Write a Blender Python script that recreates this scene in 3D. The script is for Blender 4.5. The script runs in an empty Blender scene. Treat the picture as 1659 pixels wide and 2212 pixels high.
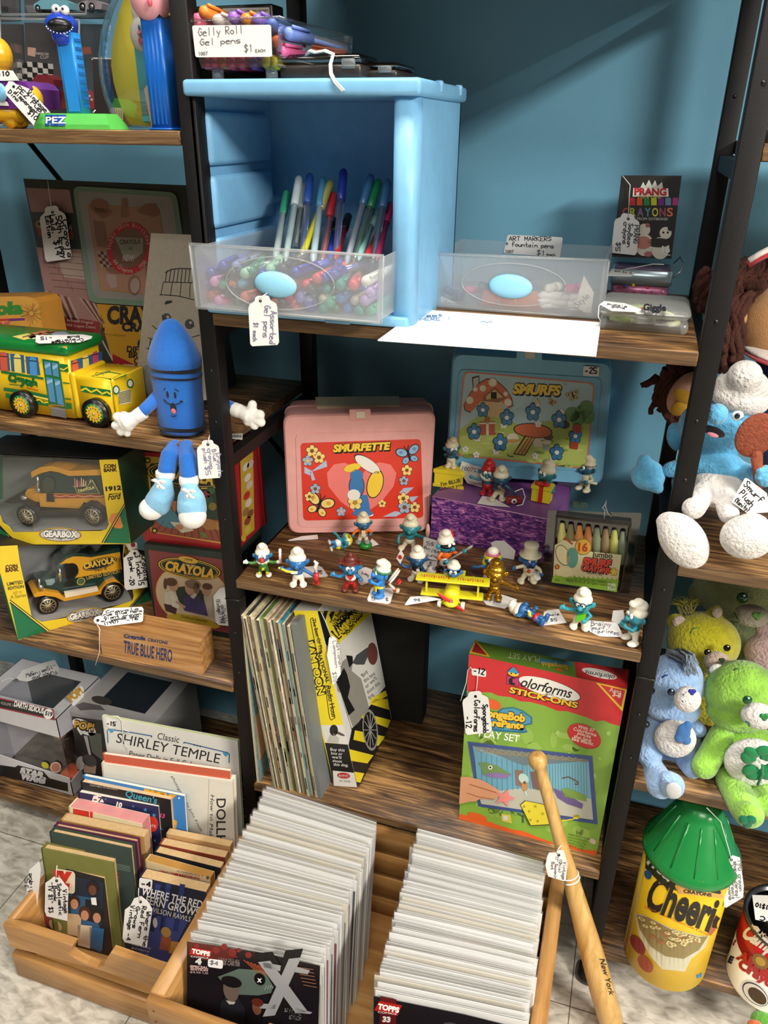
import bpy,bmesh,math,random
from mathutils import Vector as V,Matrix,Euler
random.seed(7)
scn=bpy.context.scene
COL=scn.collection
R=math.radians
# ---------------------------------------------------------------- camera
S=0.55 # one shelf bay in metres
CAM=V((0.87608678,-1.46486022,2.11245679))*S
FW=V((-0.26789032,0.85602989,-0.44209456));RT=V((0.95301367,0.3027987,0.00882525));UP=V((-0.14142033,0.41895797,0.89692503))
FPX=1675.8917
cd=bpy.data.cameras.new('camera');cam=bpy.data.objects.new('camera',cd);COL.objects.link(cam)
cam.matrix_world=Matrix(((RT.x,UP.x,-FW.x,CAM.x),(RT.y,UP.y,-FW.y,CAM.y),(RT.z,UP.z,-FW.z,CAM.z),(0,0,0,1)))
cd.sensor_fit='HORIZONTAL';cd.sensor_width=36;cd.lens=36*FPX/1659;cd.clip_start=.02;cd.clip_end=50
scn.camera=cam
# ---------------------------------------------------------------- light
scn.view_settings.view_transform='Standard';scn.view_settings.look='None';scn.view_settings.gamma=1
scn.view_settings.use_curve_mapping=False
scn.view_settings.exposure=0.0
wd=bpy.data.worlds.new('shop');scn.world=wd;wd.use_nodes=True
wd.node_tree.nodes['Background'].inputs[0].default_value=(1.0,.95,.88,1);wd.node_tree.nodes['Background'].inputs[1].default_value=0.1
def area(name,loc,sx,sy,watts,aim=None,col=(1,.95,.87)):
    l=bpy.data.lights.new(name,'AREA');l.shape='RECTANGLE';l.size=sx;l.size_y=sy;l.energy=watts;l.color=col
    o=bpy.data.objects.new(name,l);COL.objects.link(o);o.location=loc
    if aim:o.rotation_euler=(V(aim)-V(loc)).to_track_quat('-Z','Y').to_euler()
    return o
area('ceiling_tube_light',(3.1,-2.0,2.6),.6,1.2,300)
area('ceiling_tube_light.001',(.35,-.45,2.6),1.2,.3,36)
area('ceiling_tube_light.002',(-1.0,-1.3,2.6),.6,1.2,10)
area('ceiling_tube_light.003',(.75,-2.1,2.6),1.2,.6,38)
cy=scn.cycles
cy.use_denoising=True;cy.max_bounces=8;cy.transparent_max_bounces=24;cy.caustics_reflective=False;cy.caustics_refractive=False
cy.sample_clamp_indirect=4
# ---------------------------------------------------------------- pixel rays -> real planes
def ray(px,py):return FW+RT*((px-829.5)/FPX)-UP*((py-1106)/FPX)
def at(px,py,z=None,Y=None,X=None):
    d=ray(px,py)
    t=(z-CAM.z)/d.z if z is not None else((Y-CAM.y)/d.y if Y is not None else(X-CAM.x)/d.x)
    return CAM+d*t
def mpp(p):return(p-CAM).dot(FW)/FPX # metres per photo pixel at a point
def ZF(x0,y0,s):return lambda*c:[(x0+c[i]/s,y0+c[i+1]/s)for i in range(0,len(c),2)]
# ---------------------------------------------------------------- materials
def lin(h):
    if isinstance(h,str):
        h=h.lstrip('#');h=[int(h[i:i+2],16)/255 for i in(0,2,4)]
        return tuple(c/12.92 if c<=.04045 else((c+.055)/1.055)**2.4 for c in h)
    return tuple(h)
MC={}
def mk(key):
    m=bpy.data.materials.new(key);m.use_nodes=True;nt=m.node_tree
    return m,nt,nt.nodes['Principled BSDF'],nt.nodes['Material Output']
def M(hexc,rough=.5,metal=0,noise=.06,nscale=60,bump=0,bscale=400,sheen=0,spec=.5,coat=0,emit=0,sss=0):
    key=f'm_{hexc}_{rough}_{metal}_{noise}_{nscale}_{bump}_{bscale}_{sheen}_{spec}_{coat}'
    if key in MC:return MC[key]
    m,nt,b,out=mk(key[:60]);c=lin(hexc);N=nt.nodes.new;L=nt.links.new
    b.inputs['Roughness'].default_value=rough;b.inputs['Metallic'].default_value=metal
    b.inputs['Specular IOR Level'].default_value=spec;b.inputs['Coat Weight'].default_value=coat
    b.inputs['Sheen Weight'].default_value=sheen
    if sss:b.inputs['Subsurface Weight'].default_value=sss;b.inputs['Subsurface Radius'].default_value=(.004,.003,.003)
    tc=N('ShaderNodeTexCoord');n=N('ShaderNodeTexNoise');n.inputs['Scale'].default_value=nscale;n.inputs['Detail'].default_value=3
    L(tc.outputs['Object'],n.inputs['Vector'])
    mr=N('ShaderNodeMapRange');mr.inputs[1].default_value=.25;mr.inputs[2].default_value=.75;mr.inputs[3].default_value=1-noise;mr.inputs[4].default_value=1+noise
    L(n.outputs[0],mr.inputs[0])
    mx=N('ShaderNodeVectorMath');mx.operation='SCALE';mx.inputs[0].default_value=c;L(mr.outputs[0],mx.inputs['Scale'])
    L(mx.outputs[0],b.inputs['Base Color'])
    if bump:
        n2=N('ShaderNodeTexNoise');n2.inputs['Scale'].default_value=bscale;n2.inputs['Detail'].default_value=4;L(tc.outputs['Object'],n2.inputs['Vector'])
        bp=N('ShaderNodeBump');bp.inputs['Strength'].default_value=bump;bp.inputs['Distance'].default_value=.004
        L(n2.outputs[0],bp.inputs['Height']);L(bp.outputs[0],b.inputs['Normal'])
    MC[key]=m;return m
def PL(h,rough=.35,**k):return M(h,rough,**k) # moulded plastic
def PA(h,rough=.55,**k):return M(h,rough,noise=.03,**k) # print on paper or card
def FUR(h,**k):return M(h,.9,noise=.16,nscale=90,bump=.9,bscale=260,sheen=.5,spec=.15,**k)
def CL(h,**k):return M(h,.9,noise=.07,nscale=200,bump=.35,bscale=900,sheen=.3,spec=.2,**k)
def clear(key,tint=(1,1,1),gl=.14,rough=.08,white=0,wcol=(.8,.85,.9),fr=.5):
    if key in MC:return MC[key]
    m,nt,b,out=mk(key);N=nt.nodes.new;L=nt.links.new
    tr=N('ShaderNodeBsdfTransparent');tr.inputs[0].default_value=(*tint,1)
    b.inputs['Base Color'].default_value=(*wcol,1);b.inputs['Roughness'].default_value=rough
    gls=N('ShaderNodeBsdfGlossy');gls.inputs['Roughness'].default_value=rough
    lw=N('ShaderNodeLayerWeight');lw.inputs[0].default_value=.35
    n=N('ShaderNodeTexNoise');n.inputs['Scale'].default_value=25
    ad=N('ShaderNodeMath');ad.operation='MULTIPLY_ADD';ad.inputs[1].default_value=fr;ad.inputs[2].default_value=gl*.5
    L(lw.outputs['Fresnel'],ad.inputs[0])
    m1=N('ShaderNodeMixShader');L(ad.outputs[0],m1.inputs[0]);L(tr.outputs[0],m1.inputs[1]);L(gls.outputs[0],m1.inputs[2])
    if white:
        df=N('ShaderNodeBsdfDiffuse');df.inputs[0].default_value=(*wcol,1);tl=N('ShaderNodeBsdfTranslucent');tl.inputs[0].default_value=(*wcol,1)
        m2=N('ShaderNodeMixShader');m2.inputs[0].default_value=.45;L(df.outputs[0],m2.inputs[1]);L(tl.outputs[0],m2.inputs[2])
        m3=N('ShaderNodeMixShader')
        mr=N('ShaderNodeMapRange');mr.inputs[3].default_value=white*.9;mr.inputs[4].default_value=white*1.1;L(n.outputs[0],mr.inputs[0]);L(mr.outputs[0],m3.inputs[0])
        L(m1.outputs[0],m3.inputs[1]);L(m2.outputs[0],m3.inputs[2]);L(m3.outputs[0],out.inputs[0])
    else:L(m1.outputs[0],out.inputs[0])
    MC[key]=m;return m
def woodmat(key,dark,mid,light,grain=(3,60,60),rough=.45,warp=1.2,pos=(.3,.5,.72),patch=0):
    if key in MC:return MC[key]
    m,nt,b,out=mk(key);N=nt.nodes.new;L=nt.links.new
    tc=N('ShaderNodeTexCoord');mp=N('ShaderNodeMapping');mp.inputs['Scale'].default_value=grain;L(tc.outputs['Object'],mp.inputs[0])
    n=N('ShaderNodeTexNoise');n.inputs['Scale'].default_value=1;n.inputs['Detail'].default_value=7;n.inputs['Roughness'].default_value=.62;n.inputs['Distortion'].default_value=warp;L(mp.outputs[0],n.inputs['Vector'])
    f=n.outputs[0]
    if patch:
        n2=N('ShaderNodeTexNoise');n2.inputs['Scale'].default_value=9;n2.inputs['Detail'].default_value=2;L(tc.outputs['Object'],n2.inputs['Vector'])
        a=N('ShaderNodeMath');a.operation='MULTIPLY_ADD';a.inputs[1].default_value=patch;L(n2.outputs[0],a.inputs[0])
        s=N('ShaderNodeMath');s.operation='SUBTRACT';s.inputs[1].default_value=patch*.5;L(f,s.inputs[0]);L(s.outputs[0],a.inputs[2]);f=a.outputs[0]
    cr=N('ShaderNodeValToRGB');e=cr.color_ramp.elements
    e[0].position=pos[0];e[0].color=(*lin(dark),1);e[1].position=pos[2];e[1].color=(*lin(light),1);k=e.new(pos[1]);k.color=(*lin(mid),1)
    L(f,cr.inputs[0]);L(cr.outputs[0],b.inputs['Base Color']);b.inputs['Roughness'].default_value=rough
    bp=N('ShaderNodeBump');bp.inputs['Strength'].default_value=.15;bp.inputs['Distance'].default_value=.001;L(f,bp.inputs['Height']);L(bp.outputs[0],b.inputs['Normal'])
    MC[key]=m;return m
RUST=woodmat('rustic_brown_board','#2b1b11','#634528','#ab8250',grain=(6,85,85),warp=2.2,pos=(.34,.5,.68),patch=.5)
RUSTE=woodmat('rustic_board_edge','#3a2718','#664c31','#8d6f4a',grain=(6,120,160),pos=(.3,.5,.7))
PINE=woodmat('honey_pine','#a87438','#c79552','#dcb070',grain=(6,80,80),rough=.4,warp=.5)
PINEY=woodmat('honey_pine_along','#a87438','#c79552','#dcb070',grain=(80,6,80),rough=.4,warp=.5)
CRATEW=woodmat('orange_pine','#976a38','#b08048','#c69a62',grain=(6,60,70),rough=.4,warp=.5)
CRATEY=woodmat('orange_pine_along','#976a38','#b08048','#c69a62',grain=(60,6,70),rough=.4,warp=.5)
CEDAR=woodmat('cedar','#8e5f34','#b5824c','#cb9f6a',grain=(9,130,130),rough=.4,warp=.4)
ASH=woodmat('ash_bat','#a9803f','#c39a58','#d6b273',grain=(120,120,7),rough=.3,warp=.6)
BLK=M('#100e0e',.55,noise=.1,bump=.1,bscale=900,spec=.28);BLKS=M('#0e0e0e',.3)
INK=PA('#15141a',.6);WHT=PA('#f2f0ea',.6);CARD=PA('#ece9e4',.5)
CLEAR=clear('clear_plastic');CLEARG=clear('clear_glossy',gl=.3,rough=.05)
FROST=clear('frosted_plastic',white=.21,gl=.06,rough=.3,wcol=(.9,.93,.96),fr=.3)
FROSTY=clear('frosted_case',white=.2,gl=.1,rough=.3,wcol=(.9,.93,.9))
BAG=clear('comic_bag',gl=.05,rough=.25,white=.05,wcol=(.95,.95,.95),fr=.15)
SHRINK=clear('shrink_wrap',gl=.02,rough=.12,fr=.06)
WINDOW=clear('window_film',gl=.03,rough=.06,fr=.12)
SMOKE=clear('smoked_plastic',tint=(.45,.42,.38),gl=.2)
# ---------------------------------------------------------------- mesh building
class MB:
    def __init__(s):s.v=[];s.f=[];s.m=[];s.sm=[];s.mats=[]
    def mi(s,m):
        if m not in s.mats:s.mats.append(m)
        return s.mats.index(m)
    def add(s,vs,fs,m,smooth=False,xf=None):
        o=len(s.v);s.v+=[(xf@V(p)if xf else V(p))for p in vs];i=s.mi(m)
        for f in fs:s.f.append([o+k for k in f]);s.m.append(i);s.sm.append(smooth)
        return s
    def box(s,a,b,m,xf=None):
        x0,y0,z0=a;x1,y1,z1=b
        return s.add([(x0,y0,z0),(x1,y0,z0),(x1,y1,z0),(x0,y1,z0),(x0,y0,z1),(x1,y0,z1),(x1,y1,z1),(x0,y1,z1)],
                     [(3,2,1,0),(4,5,6,7),(0,1,5,4),(1,2,6,5),(2,3,7,6),(3,0,4,7)],m,False,xf)
    def rbox(s,a,b,m,r=.003,seg=2,xf=None,edges=None):
        bm=bmesh.new();bmesh.ops.create_cube(bm,size=1)
        a=V(a);b=V(b)
        for v in bm.verts:v.co=V(((a[i]+b[i])/2+v.co[i]*(b[i]-a[i]))for i in range(3))
        es=[e for e in bm.edges if edges is None or edges in ''.join('xyz'[i]for i in range(3)if abs(e.verts[0].co[i]-e.verts[1].co[i])>1e-9)]
        bmesh.ops.bevel(bm,geom=es,offset=r,segments=seg,profile=.5,affect='EDGES')
        bm.verts.index_update();s.add([v.co.copy()for v in bm.verts],[[v.index for v in f.verts]for f in bm.faces],m,True,xf);bm.free();return s
    def tube(s,pts,rad,m,n=10,caps=True,smooth=True):
        pts=[V(p)for p in pts];k=len(pts);rad=rad if isinstance(rad,(list,tuple))else[rad]*k
        T=[(pts[min(i+1,k-1)]-pts[max(i-1,0)]).normalized()for i in range(k)]
        u=T[0].orthogonal().normalized();vs=[];fs=[]
        for i in range(k):
            u=(u-T[i]*u.dot(T[i]))
            u=u.normalized()if u.length>1e-6 else T[i].orthogonal().normalized()
            w=T[i].cross(u)
            for j in range(n):
                a=2*math.pi*j/n;vs.append(pts[i]+(u*math.cos(a)+w*math.sin(a))*rad[i])
        for i in range(k-1):
            for j in range(n):fs.append((i*n+j,i*n+(j+1)%n,(i+1)*n+(j+1)%n,(i+1)*n+j))
        if caps:fs.append(tuple(range(n))[::-1]);fs.append(tuple((k-1)*n+j for j in range(n)))
        return s.add(vs,fs,m,smooth)
    def lathe(s,prof,m,n=24,xf=None,smooth=True): # profile of (r, z)
        vs=[];fs=[];k=len(prof)
        for r,z in prof:
            for j in range(n):a=2*math.pi*j/n;vs.append((r*math.cos(a),r*math.sin(a),z))
        for i in range(k-1):
            for j in range(n):fs.append((i*n+j,i*n+(j+1)%n,(i+1)*n+(j+1)%n,(i+1)*n+j))
        fs.append(tuple(range(n))[::-1]);fs.append(tuple((k-1)*n+j for j in range(n)))
        return s.add(vs,fs,m,smooth,xf)
    def ell(s,c,r,m,rot=None,n=16,k=10):
        if not isinstance(r,(list,tuple,V)):r=(r,r,r)
        vs=[(0,0,-1)];fs=[]
        for i in range(1,k):
            t=-math.pi/2+math.pi*i/k
            for j in range(n):a=2*math.pi*j/n;vs.append((math.cos(t)*math.cos(a),math.cos(t)*math.sin(a),math.sin(t)))
        vs.append((0,0,1));q=lambda i,j:1+i*n+j%n
        for j in range(n):fs.append((0,q(0,j+1),q(0,j)));fs.append((len(vs)-1,q(k-2,j),q(k-2,j+1)))
        for i in range(k-2):
            for j in range(n):fs.append((q(i,j),q(i,j+1),q(i+1,j+1),q(i+1,j)))
        rm=(rot if isinstance(rot,Matrix)else Euler(rot).to_matrix())if rot is not None else Matrix.Identity(3)
        c=V(c);return s.add([c+rm@V((p[0]*r[0],p[1]*r[1],p[2]*r[2]))for p in vs],fs,m,True)
    def prism(s,front,back,m,side=None,smooth=False):
        n=len(front);vs=list(front)+list(back)
        s.add(vs,[tuple(range(n)),tuple(range(2*n-1,n-1,-1))],m,smooth)
        return s.add(vs,[(i,n+i,n+(i+1)%n,(i+1)%n)for i in range(n)],side or m,smooth)
    def build(s,name,parent=None,mods=None):
        me=bpy.data.meshes.new(name);me.from_pydata([tuple(v)for v in s.v],[],s.f)
        for m in s.mats:me.materials.append(m)
        me.polygons.foreach_set('material_index',s.m);me.polygons.foreach_set('use_smooth',s.sm);me.update()
        o=bpy.data.objects.new(name,me);COL.objects.link(o)
        if parent:o.parent=parent;o.matrix_parent_inverse=world_of(parent).inverted()
        return o
def world_of(o):
    m=o.matrix_basis.copy()
    if o.parent:m=world_of(o.parent)@o.matrix_parent_inverse@m
    return m
def thing(name,label,cat,loc=(0,0,0),group=None):
    o=bpy.data.objects.new(name,None);COL.objects.link(o);o.location=loc;o.empty_display_size=.01
    return tag(o,label,cat,group)
def tag(o,label,cat,group=None):
    o['label']=label;o['category']=cat
    if group:o['group']=group
    return o
def struct(mb,name):o=mb.build(name);o['kind']='structure';return o
def dup(o,parent=None):
    c=o.copy();COL.objects.link(c)
    if parent:c.parent=parent
    for ch in[x for x in o.children]:dup(ch,c)
    return c
def soft(o,voxel,smooth=6,fac=.5): # fuse overlapping masses into one skin
    m=o.modifiers.new('fuse','REMESH');m.mode='VOXEL';m.voxel_size=voxel;m.use_smooth_shade=True
    m=o.modifiers.new('smooth','SMOOTH');m.factor=fac;m.iterations=smooth
    return o
# ---------------------------------------------------------------- lettering
_T={}
def glyphs(s,bold=0,shear=0,sp=1):
    k=(s,bold,shear,sp)
    if k not in _T:
        c=bpy.data.curves.new('t','FONT');c.body=s;c.offset=bold;c.shear=shear;c.resolution_u=3;c.fill_mode='FRONT';c.space_character=sp
        o=bpy.data.objects.new('t',c);me=o.to_mesh()
        vs=[(v.co.x,v.co.y)for v in me.vertices];fs=[tuple(p.vertices)for p in me.polygons];o.to_mesh_clear()
        bpy.data.objects.remove(o);bpy.data.curves.remove(c)
        x0=min((v[0]for v in vs),default=0);x1=max((v[0]for v in vs),default=1)
        _T[k]=([(x-x0,y)for x,y in vs],fs,max(x1-x0,.01))
    return _T[k]
SF={}
for _l in """A 02 28 42|14 34;B 02 08 37 35 05|35 43 32 02;C 47 28 17 05 13 22 43;D 02 08 37 45 33 02;E 48 08 02 42|05 35;F 48 08 02|05 35;G 47 28 05 13 22 43 45 25;H 02 08|42 48|05 45;I 22 28;J 48 43 22 03;K 02 08|48 05 42;L 08 02 42;M 02 08 24 48 42;N 02 08 42 48;O 28 17 05 13 22 33 45 37 28;P 02 08 38 46 35 05;Q 28 05 22 45 28|33 42;R 02 08 38 46 35 05 42;S 47 28 07 25 44 22 03;T 08 48|28 22;U 08 03 22 43 48;V 08 22 48;W 08 12 25 32 48;X 08 42|02 48;Y 08 25 48|25 22;Z 08 48 02 42;a 44 25 03 22 43|45 42;b 08 02 32 43 35 04;c 45 25 04 03 22 42;d 44 25 03 22 43|48 42;e 04 44 35 15 03 12 42;f 47 28 17 12|05 35;g 44 25 03 22 43|45 41 20 01;h 08 02|04 25 35 44 42;i 25 22|27 28;j 25 21 10|27 28;k 08 02|45 03 42;l 28 22;m 05 02|04 15 24 22|24 35 44 42;n 05 02|04 25 44 42;o 25 04 03 22 43 44 25;p 05 00|04 25 44 43 22 03;q 44 25 03 22 43|45 40;r 05 02|04 25 45;s 45 15 04 43 32 02;t 28 23 42|05 45;u 05 03 22 43|45 42;v 05 22 45;w 05 12 24 32 45;x 05 42|02 45;y 05 23|45 10;z 05 45 02 42;0 28 06 04 22 44 46 28;1 17 28 22;2 07 28 47 02 42;3 08 38 25 44 22 03;4 38 04 44|38 32;5 48 08 05 35 43 32 02;6 38 05 03 22 43 35 04;7 08 48 12;8 25 07 28 47 25 03 22 43 25;9 45 25 07 28 47 42;$ 47 28 07 25 44 22 03|29 21;- 04 34;. 22 23;! 28 24|22 23;/ 02 48;( 38 15 32;) 18 35 12;& 42 07 28 26 03 22 44;' 28 27;" 18 17|38 37;+ 05 45|27 23;: 23 22|25 26""".split(';'):
    SF[_l[0]]=[[(int(p[0]),int(p[1])-2)for p in st.split()]for st in _l[2:].split('|')]
class Face:
    """A flat printed surface: photo rays are met with the surface's own plane, so print keeps its true place and size on it."""
    def __init__(s,O,N):s.O=V(O);s.N=V(N).normalized();s.mb=None
    def p(s,q,off=0):
        d=ray(*q);O=s.O+s.N*off;return CAM+d*((O-CAM).dot(s.N)/d.dot(s.N))
    def e(s,layer):return .00025*layer
    def addf(s,q,fs,m,layer):s.mb.add([s.p(a,s.e(layer))for a in q],fs,m)
    def poly(s,pts,m,layer=1):s.mb.add([s.p(q,s.e(layer))for q in pts],[tuple(range(len(pts)))],m);return s
    def ell(s,c,a,b,m,layer=1,n=24,a0=0,a1=360):
        f=lambda t:(c[0]+a[0]*math.cos(t)+b[0]*math.sin(t),c[1]+a[1]*math.cos(t)+b[1]*math.sin(t))
        full=a1-a0>=360
        return s.poly([f(R(a0+(a1-a0)*i/(n if full else n-1)))for i in range(n)],m,layer)
    def circ(s,c,r,m,layer=1,ry=None,n=20):return s.ell(c,(r,0),(0,-(ry or r)),m,layer,n)
    def line(s,pts,w,m,layer=2,closed=False):
        pts=[V((*q,0))for q in pts]
        if closed:pts=pts+[pts[0]]
        for a,b in zip(pts,pts[1:]):
            d=(b-a)
            if d.length<1e-6:continue
            d.normalize();n=V((-d.y,d.x,0))*w/2;d=d*w*.25
            s.poly([(a-d+n)[:2],(b+d+n)[:2],(b+d-n)[:2],(a-d-n)[:2]],m,layer)
        return s
    def _map(s,p0,p1,w,h0,h):
        d=V((p1[0]-p0[0],p1[1]-p0[1]));u=V((d.y,-d.x)).normalized()
        k=(h/h0)if h else d.length/w
        return lambda x,y:(p0[0]+d.x*x/w+u.x*y*k,p0[1]+d.y*x/w+u.y*y*k)
    def text(s,t,p0,p1,m,layer=2,h=None,bold=0,shear=0,sp=1,up=None):
        vs,fs,w=glyphs(t,bold,shear,sp);g=s._map(p0,p1,w,.7,h)
        if up:d=(p1[0]-p0[0],p1[1]-p0[1]);g=lambda x,y:(p0[0]+d[0]*x/w+up[0]*y/.7,p0[1]+d[1]*x/w+up[1]*y/.7)
        s.addf([g(x,y)for x,y in vs],fs,m,layer);return s
    def hand(s,t,p0,p1,m=None,layer=2,w=2.2,h=None):
        W=len(t)*5.2-1.2;g=s._map(p0,p1,W,6,h);m=m or INK
        for i,ch in enumerate(t):
            for st in SF.get(ch,[]):s.line([g(i*5.2+x,y)for x,y in st],w,m,layer)
        return s
    def arc(s,t,c,r,a0,a1,m,layer=2,h=10,ky=1,bold=0,flip=False): # letters round an ellipse, angles clockwise from the top
        for i,ch in enumerate(t):
            if ch==' ':continue
            a=R(a0+(a1-a0)*(i/max(1,len(t)-1)));x,y=c[0]+r*math.sin(a),c[1]-r*ky*math.cos(a)
            vs,fs,w=glyphs(ch,bold);tx,ty=math.cos(a),math.sin(a)
            if flip:tx,ty=-tx,-ty
            k=h/.7;s.mb.add([s.p((x+tx*(vx-w/2)*k+ty*vy*k,y+ty*(vx-w/2)*k-tx*vy*k),s.e(layer))for vx,vy in vs],fs,m)
        return s
    def slab(s,pts,thick,m,side=None,off=0):
        fr=[s.p(q,off)for q in pts];s.mb.prism(fr,[a-s.N*thick for a in fr],m,side);return s
def vface(a,b,tilt=0):
    """Upright plane through two points of its foot line, leaning back by tilt degrees."""
    a=V(a);b=V(b);d=(b-a);d.z=0;d.normalize();n=V((d.y,-d.x,0))
    return Face(a,n*math.cos(R(tilt))+V((0,0,1))*math.sin(R(tilt)))
def rrect(pts,r,n=5):
    """Quad in pixels with rounded corners (r as a share of the shorter side)."""
    P=[V(p)for p in pts];out=[];k=len(P)
    L=min((P[i]-P[(i+1)%k]).length for i in range(k))*r
    for i in range(k):
        a=(P[i-1]-P[i]).normalized()*L;b=(P[(i+1)%k]-P[i]).normalized()*L
        for j in range(n+1):
            t=j/n;q=P[i]+a*(1-t)**2+b*t**2;out.append((q.x,q.y))
    return out
def lerp(a,b,t):return tuple(a[i]+(b[i]-a[i])*t for i in range(len(a)))
def quadpt(q,u,v): # q: tl tr br bl ; u right, v down
    return lerp(lerp(q[0],q[1],u),lerp(q[3],q[2],u),v)
STRING=PA('#e6e3dc',.7)
def hangtag(name_label,shape,face,strings=(),writing=(),hole=None,ink=None,group=None,wpx=2.2,card=None,thick=.0005,stand=0):
    """Paper tag: card (with writing), string."""
    c=face.p(shape[0]);t=thing('price_tag',name_label,'tag',c,group)
    mb=MB();face.mb=mb;face.slab(shape,thick,card or CARD)
    if hole:face.circ(hole,3.2,INK,1)
    for(s,p0,p1,h)in writing:face.hand(s,p0,p1,ink,1,wpx,h)
    mb.build('tag_card',t)
    if strings:
        mb=MB()
        for st in strings:mb.tube([V(q)for q in st],.0006,STRING,5)
        mb.build('string',t)
    return t
def tagshape(top,w,L,ang,neck=.28):
    """Outline of a scalloped merchandise tag: top centre, width, length, direction (deg, 90 = straight down in the photo)."""
    d=V((math.cos(R(ang)),math.sin(R(ang))));n=V((-d.y,d.x));T=V(top);o=[]
    prof=[(0,.16),(.03,.24),(.10,.27),(.13,.36),(.17,.46),(.24,.5),(.95,.5),(1,.44)]
    for t,x in prof:o.append(T+d*(t*L)+n*(x*w))
    for t,x in reversed(prof):o.append(T+d*(t*L)-n*(x*w))
    return[(q.x,q.y)for q in o]
# ================================================================ setting
ZA,ZB,ZC=.96978,.61063,.2353
LT,L2,L3,LB=1.1589,.7981,.4246,.0374
R1,R2,R3,R4=1.1539,.735,.4142,.0776
XR=.55;TH=.0145;WALL=.372
def floor_mat():
    m,nt,b,out=mk('vinyl_tile');N=nt.nodes.new;L=nt.links.new
    tc=N('ShaderNodeTexCoord')
    mp=N('ShaderNodeMapping');mp.inputs['Scale'].default_value=(26,60,1);mp.inputs['Rotation'].default_value=(0,0,R(55));L(tc.outputs['Object'],mp.inputs[0])
    n=N('ShaderNodeTexNoise');n.inputs['Scale'].default_value=1.6;n.inputs['Detail'].default_value=6;n.inputs['Distortion'].default_value=.6;L(mp.outputs[0],n.inputs['Vector'])
    cr=N('ShaderNodeValToRGB');e=cr.color_ramp.elements;e[0].position=.3;e[0].color=(*lin('#968f82'),1);e[1].position=.62;e[1].color=(*lin('#cbc4b6'),1);L(n.outputs[0],cr.inputs[0])
    mo=N('ShaderNodeMapping');mo.inputs['Location'].default_value=(.07,.046+.305,0);L(tc.outputs['Object'],mo.inputs[0])
    br=N('ShaderNodeTexBrick');br.offset=0;br.inputs['Scale'].default_value=1;br.inputs['Brick Width'].default_value=.305;br.inputs['Row Height'].default_value=.305
    br.inputs['Mortar Size'].default_value=.0009;br.inputs['Mortar Smooth'].default_value=.2;br.inputs['Color1'].default_value=(1,1,1,1);br.inputs['Color2'].default_value=(.95,.95,.95,1);br.inputs['Mortar'].default_value=(.25,.23,.2,1)
    L(mo.outputs[0],br.inputs['Vector'])
    mx=N('ShaderNodeMix');mx.data_type='RGBA';mx.blend_type='MULTIPLY';mx.inputs[0].default_value=1;L(cr.outputs[0],mx.inputs[6]);L(br.outputs[0],mx.inputs[7])
    L(mx.outputs[2],b.inputs['Base Color']);b.inputs['Roughness'].default_value=.35
    return m
TEAL=M('#70a8c2',.45,noise=.03,nscale=6,bump=.06,bscale=500)
mb=MB();mb.box((-2.2,-3.2,-.05),(3,WALL+.05,0),floor_mat());struct(mb,'floor')
mb=MB();mb.box((-2.2,WALL,0),(3,WALL+.1,2.6),TEAL);struct(mb,'wall_back')
# ---------------------------------------------------------------- shelving
sh=thing('shelving_unit','tall three-bay shelving unit of black metal posts and rustic brown boards against the teal wall','shelving',(0,0,0))
PW,PD=.0205,.021
for i,x in enumerate((-.572,0,XR,1.122)):
    for y in(0,.288):
        mb=MB();mb.rbox((x,y,.022),(x+PW,y+PD,1.9),BLK,.0015,2,edges='z')
        mb.rbox((x-.0006,y-.0006,.574),(x+PW+.0006,y+PD+.0006,.5765),BLKS,.0005,1)
        for zz in(.45,.52,.70,.835,.90,1.0,1.2):mb.tube([(x+PW/2,y-.0006,zz),(x+PW/2,y+.001,zz)],.0021,BLKS,10)
        p=mb.build('post',sh)
        mb=MB();mb.lathe([(.017,0),(.0185,.004),(.0185,.014),(.015,.019),(.012,.03)],BLKS,20,Matrix.Translation((x+PW/2,y+PD/2,0)));mb.build('foot',p)
bays=[(-.5515,-.002,(LT,L2,L3,LB)),(PW-.002,XR,(ZA,ZB,ZC)),(XR+PW,1.12,(R1,R2,R3,R4)),(PW-.002,XR,(1.36,)),(-.5515,-.002,(1.8,)),(XR+PW,1.12,(1.8,))]
for x0,x1,zs in bays:
    for z in zs:
        mb=MB();mb.rbox((x0,0,z-TH),(x1,.312 if z<1.3 else .37,z),RUST,.0009,1)  # unseen top boards run back to the wall to stop light leaking behind
        mb.box((x0+.001,-.0004,z-TH+.001),(x1-.001,.0002,z-.001),RUSTE);mb.box((x1-.0002,.001,z-TH+.001),(x1+.0004,.311,z-.001),RUSTE)
        mb.build('shelf_board',sh)
        for xa in((x0-.0185+.003)if x0>-.5 else-.57,(x1 if x1!=XR else XR)+.003):
            if z>1.4 and xa>0:continue
            mb=MB();mb.box((xa,PD,z-TH-.018),(xa+.014,.288,z-TH-.001),BLK);mb.build('side_rail',sh)
mb=MB();mb.tube([(-.56,.300,1.27),(0,.300,.62)],.004,BLK,8);mb.tube([(-.56,.300,.55),(-.0,.300,1.15)],.004,BLK,8);mb.build('cross_brace',sh)
for(px,py,s)in((1345,1484,-1),(1335,1554,-1),(1403,1491,1),(1392,1564,1)):
    mb=MB();w_=.010 if s<0 else .002;q=at(px,py,X=XR if s<0 else XR+PW);mb.tube([q-V((s*.002,0,0)),q+V((s*w_,0,0))],.0035,BLKS,10);mb.ell(q+V((s*w_,0,0)),.0048,BLKS,n=12,k=8);mb.build('bolt',sh)
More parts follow.
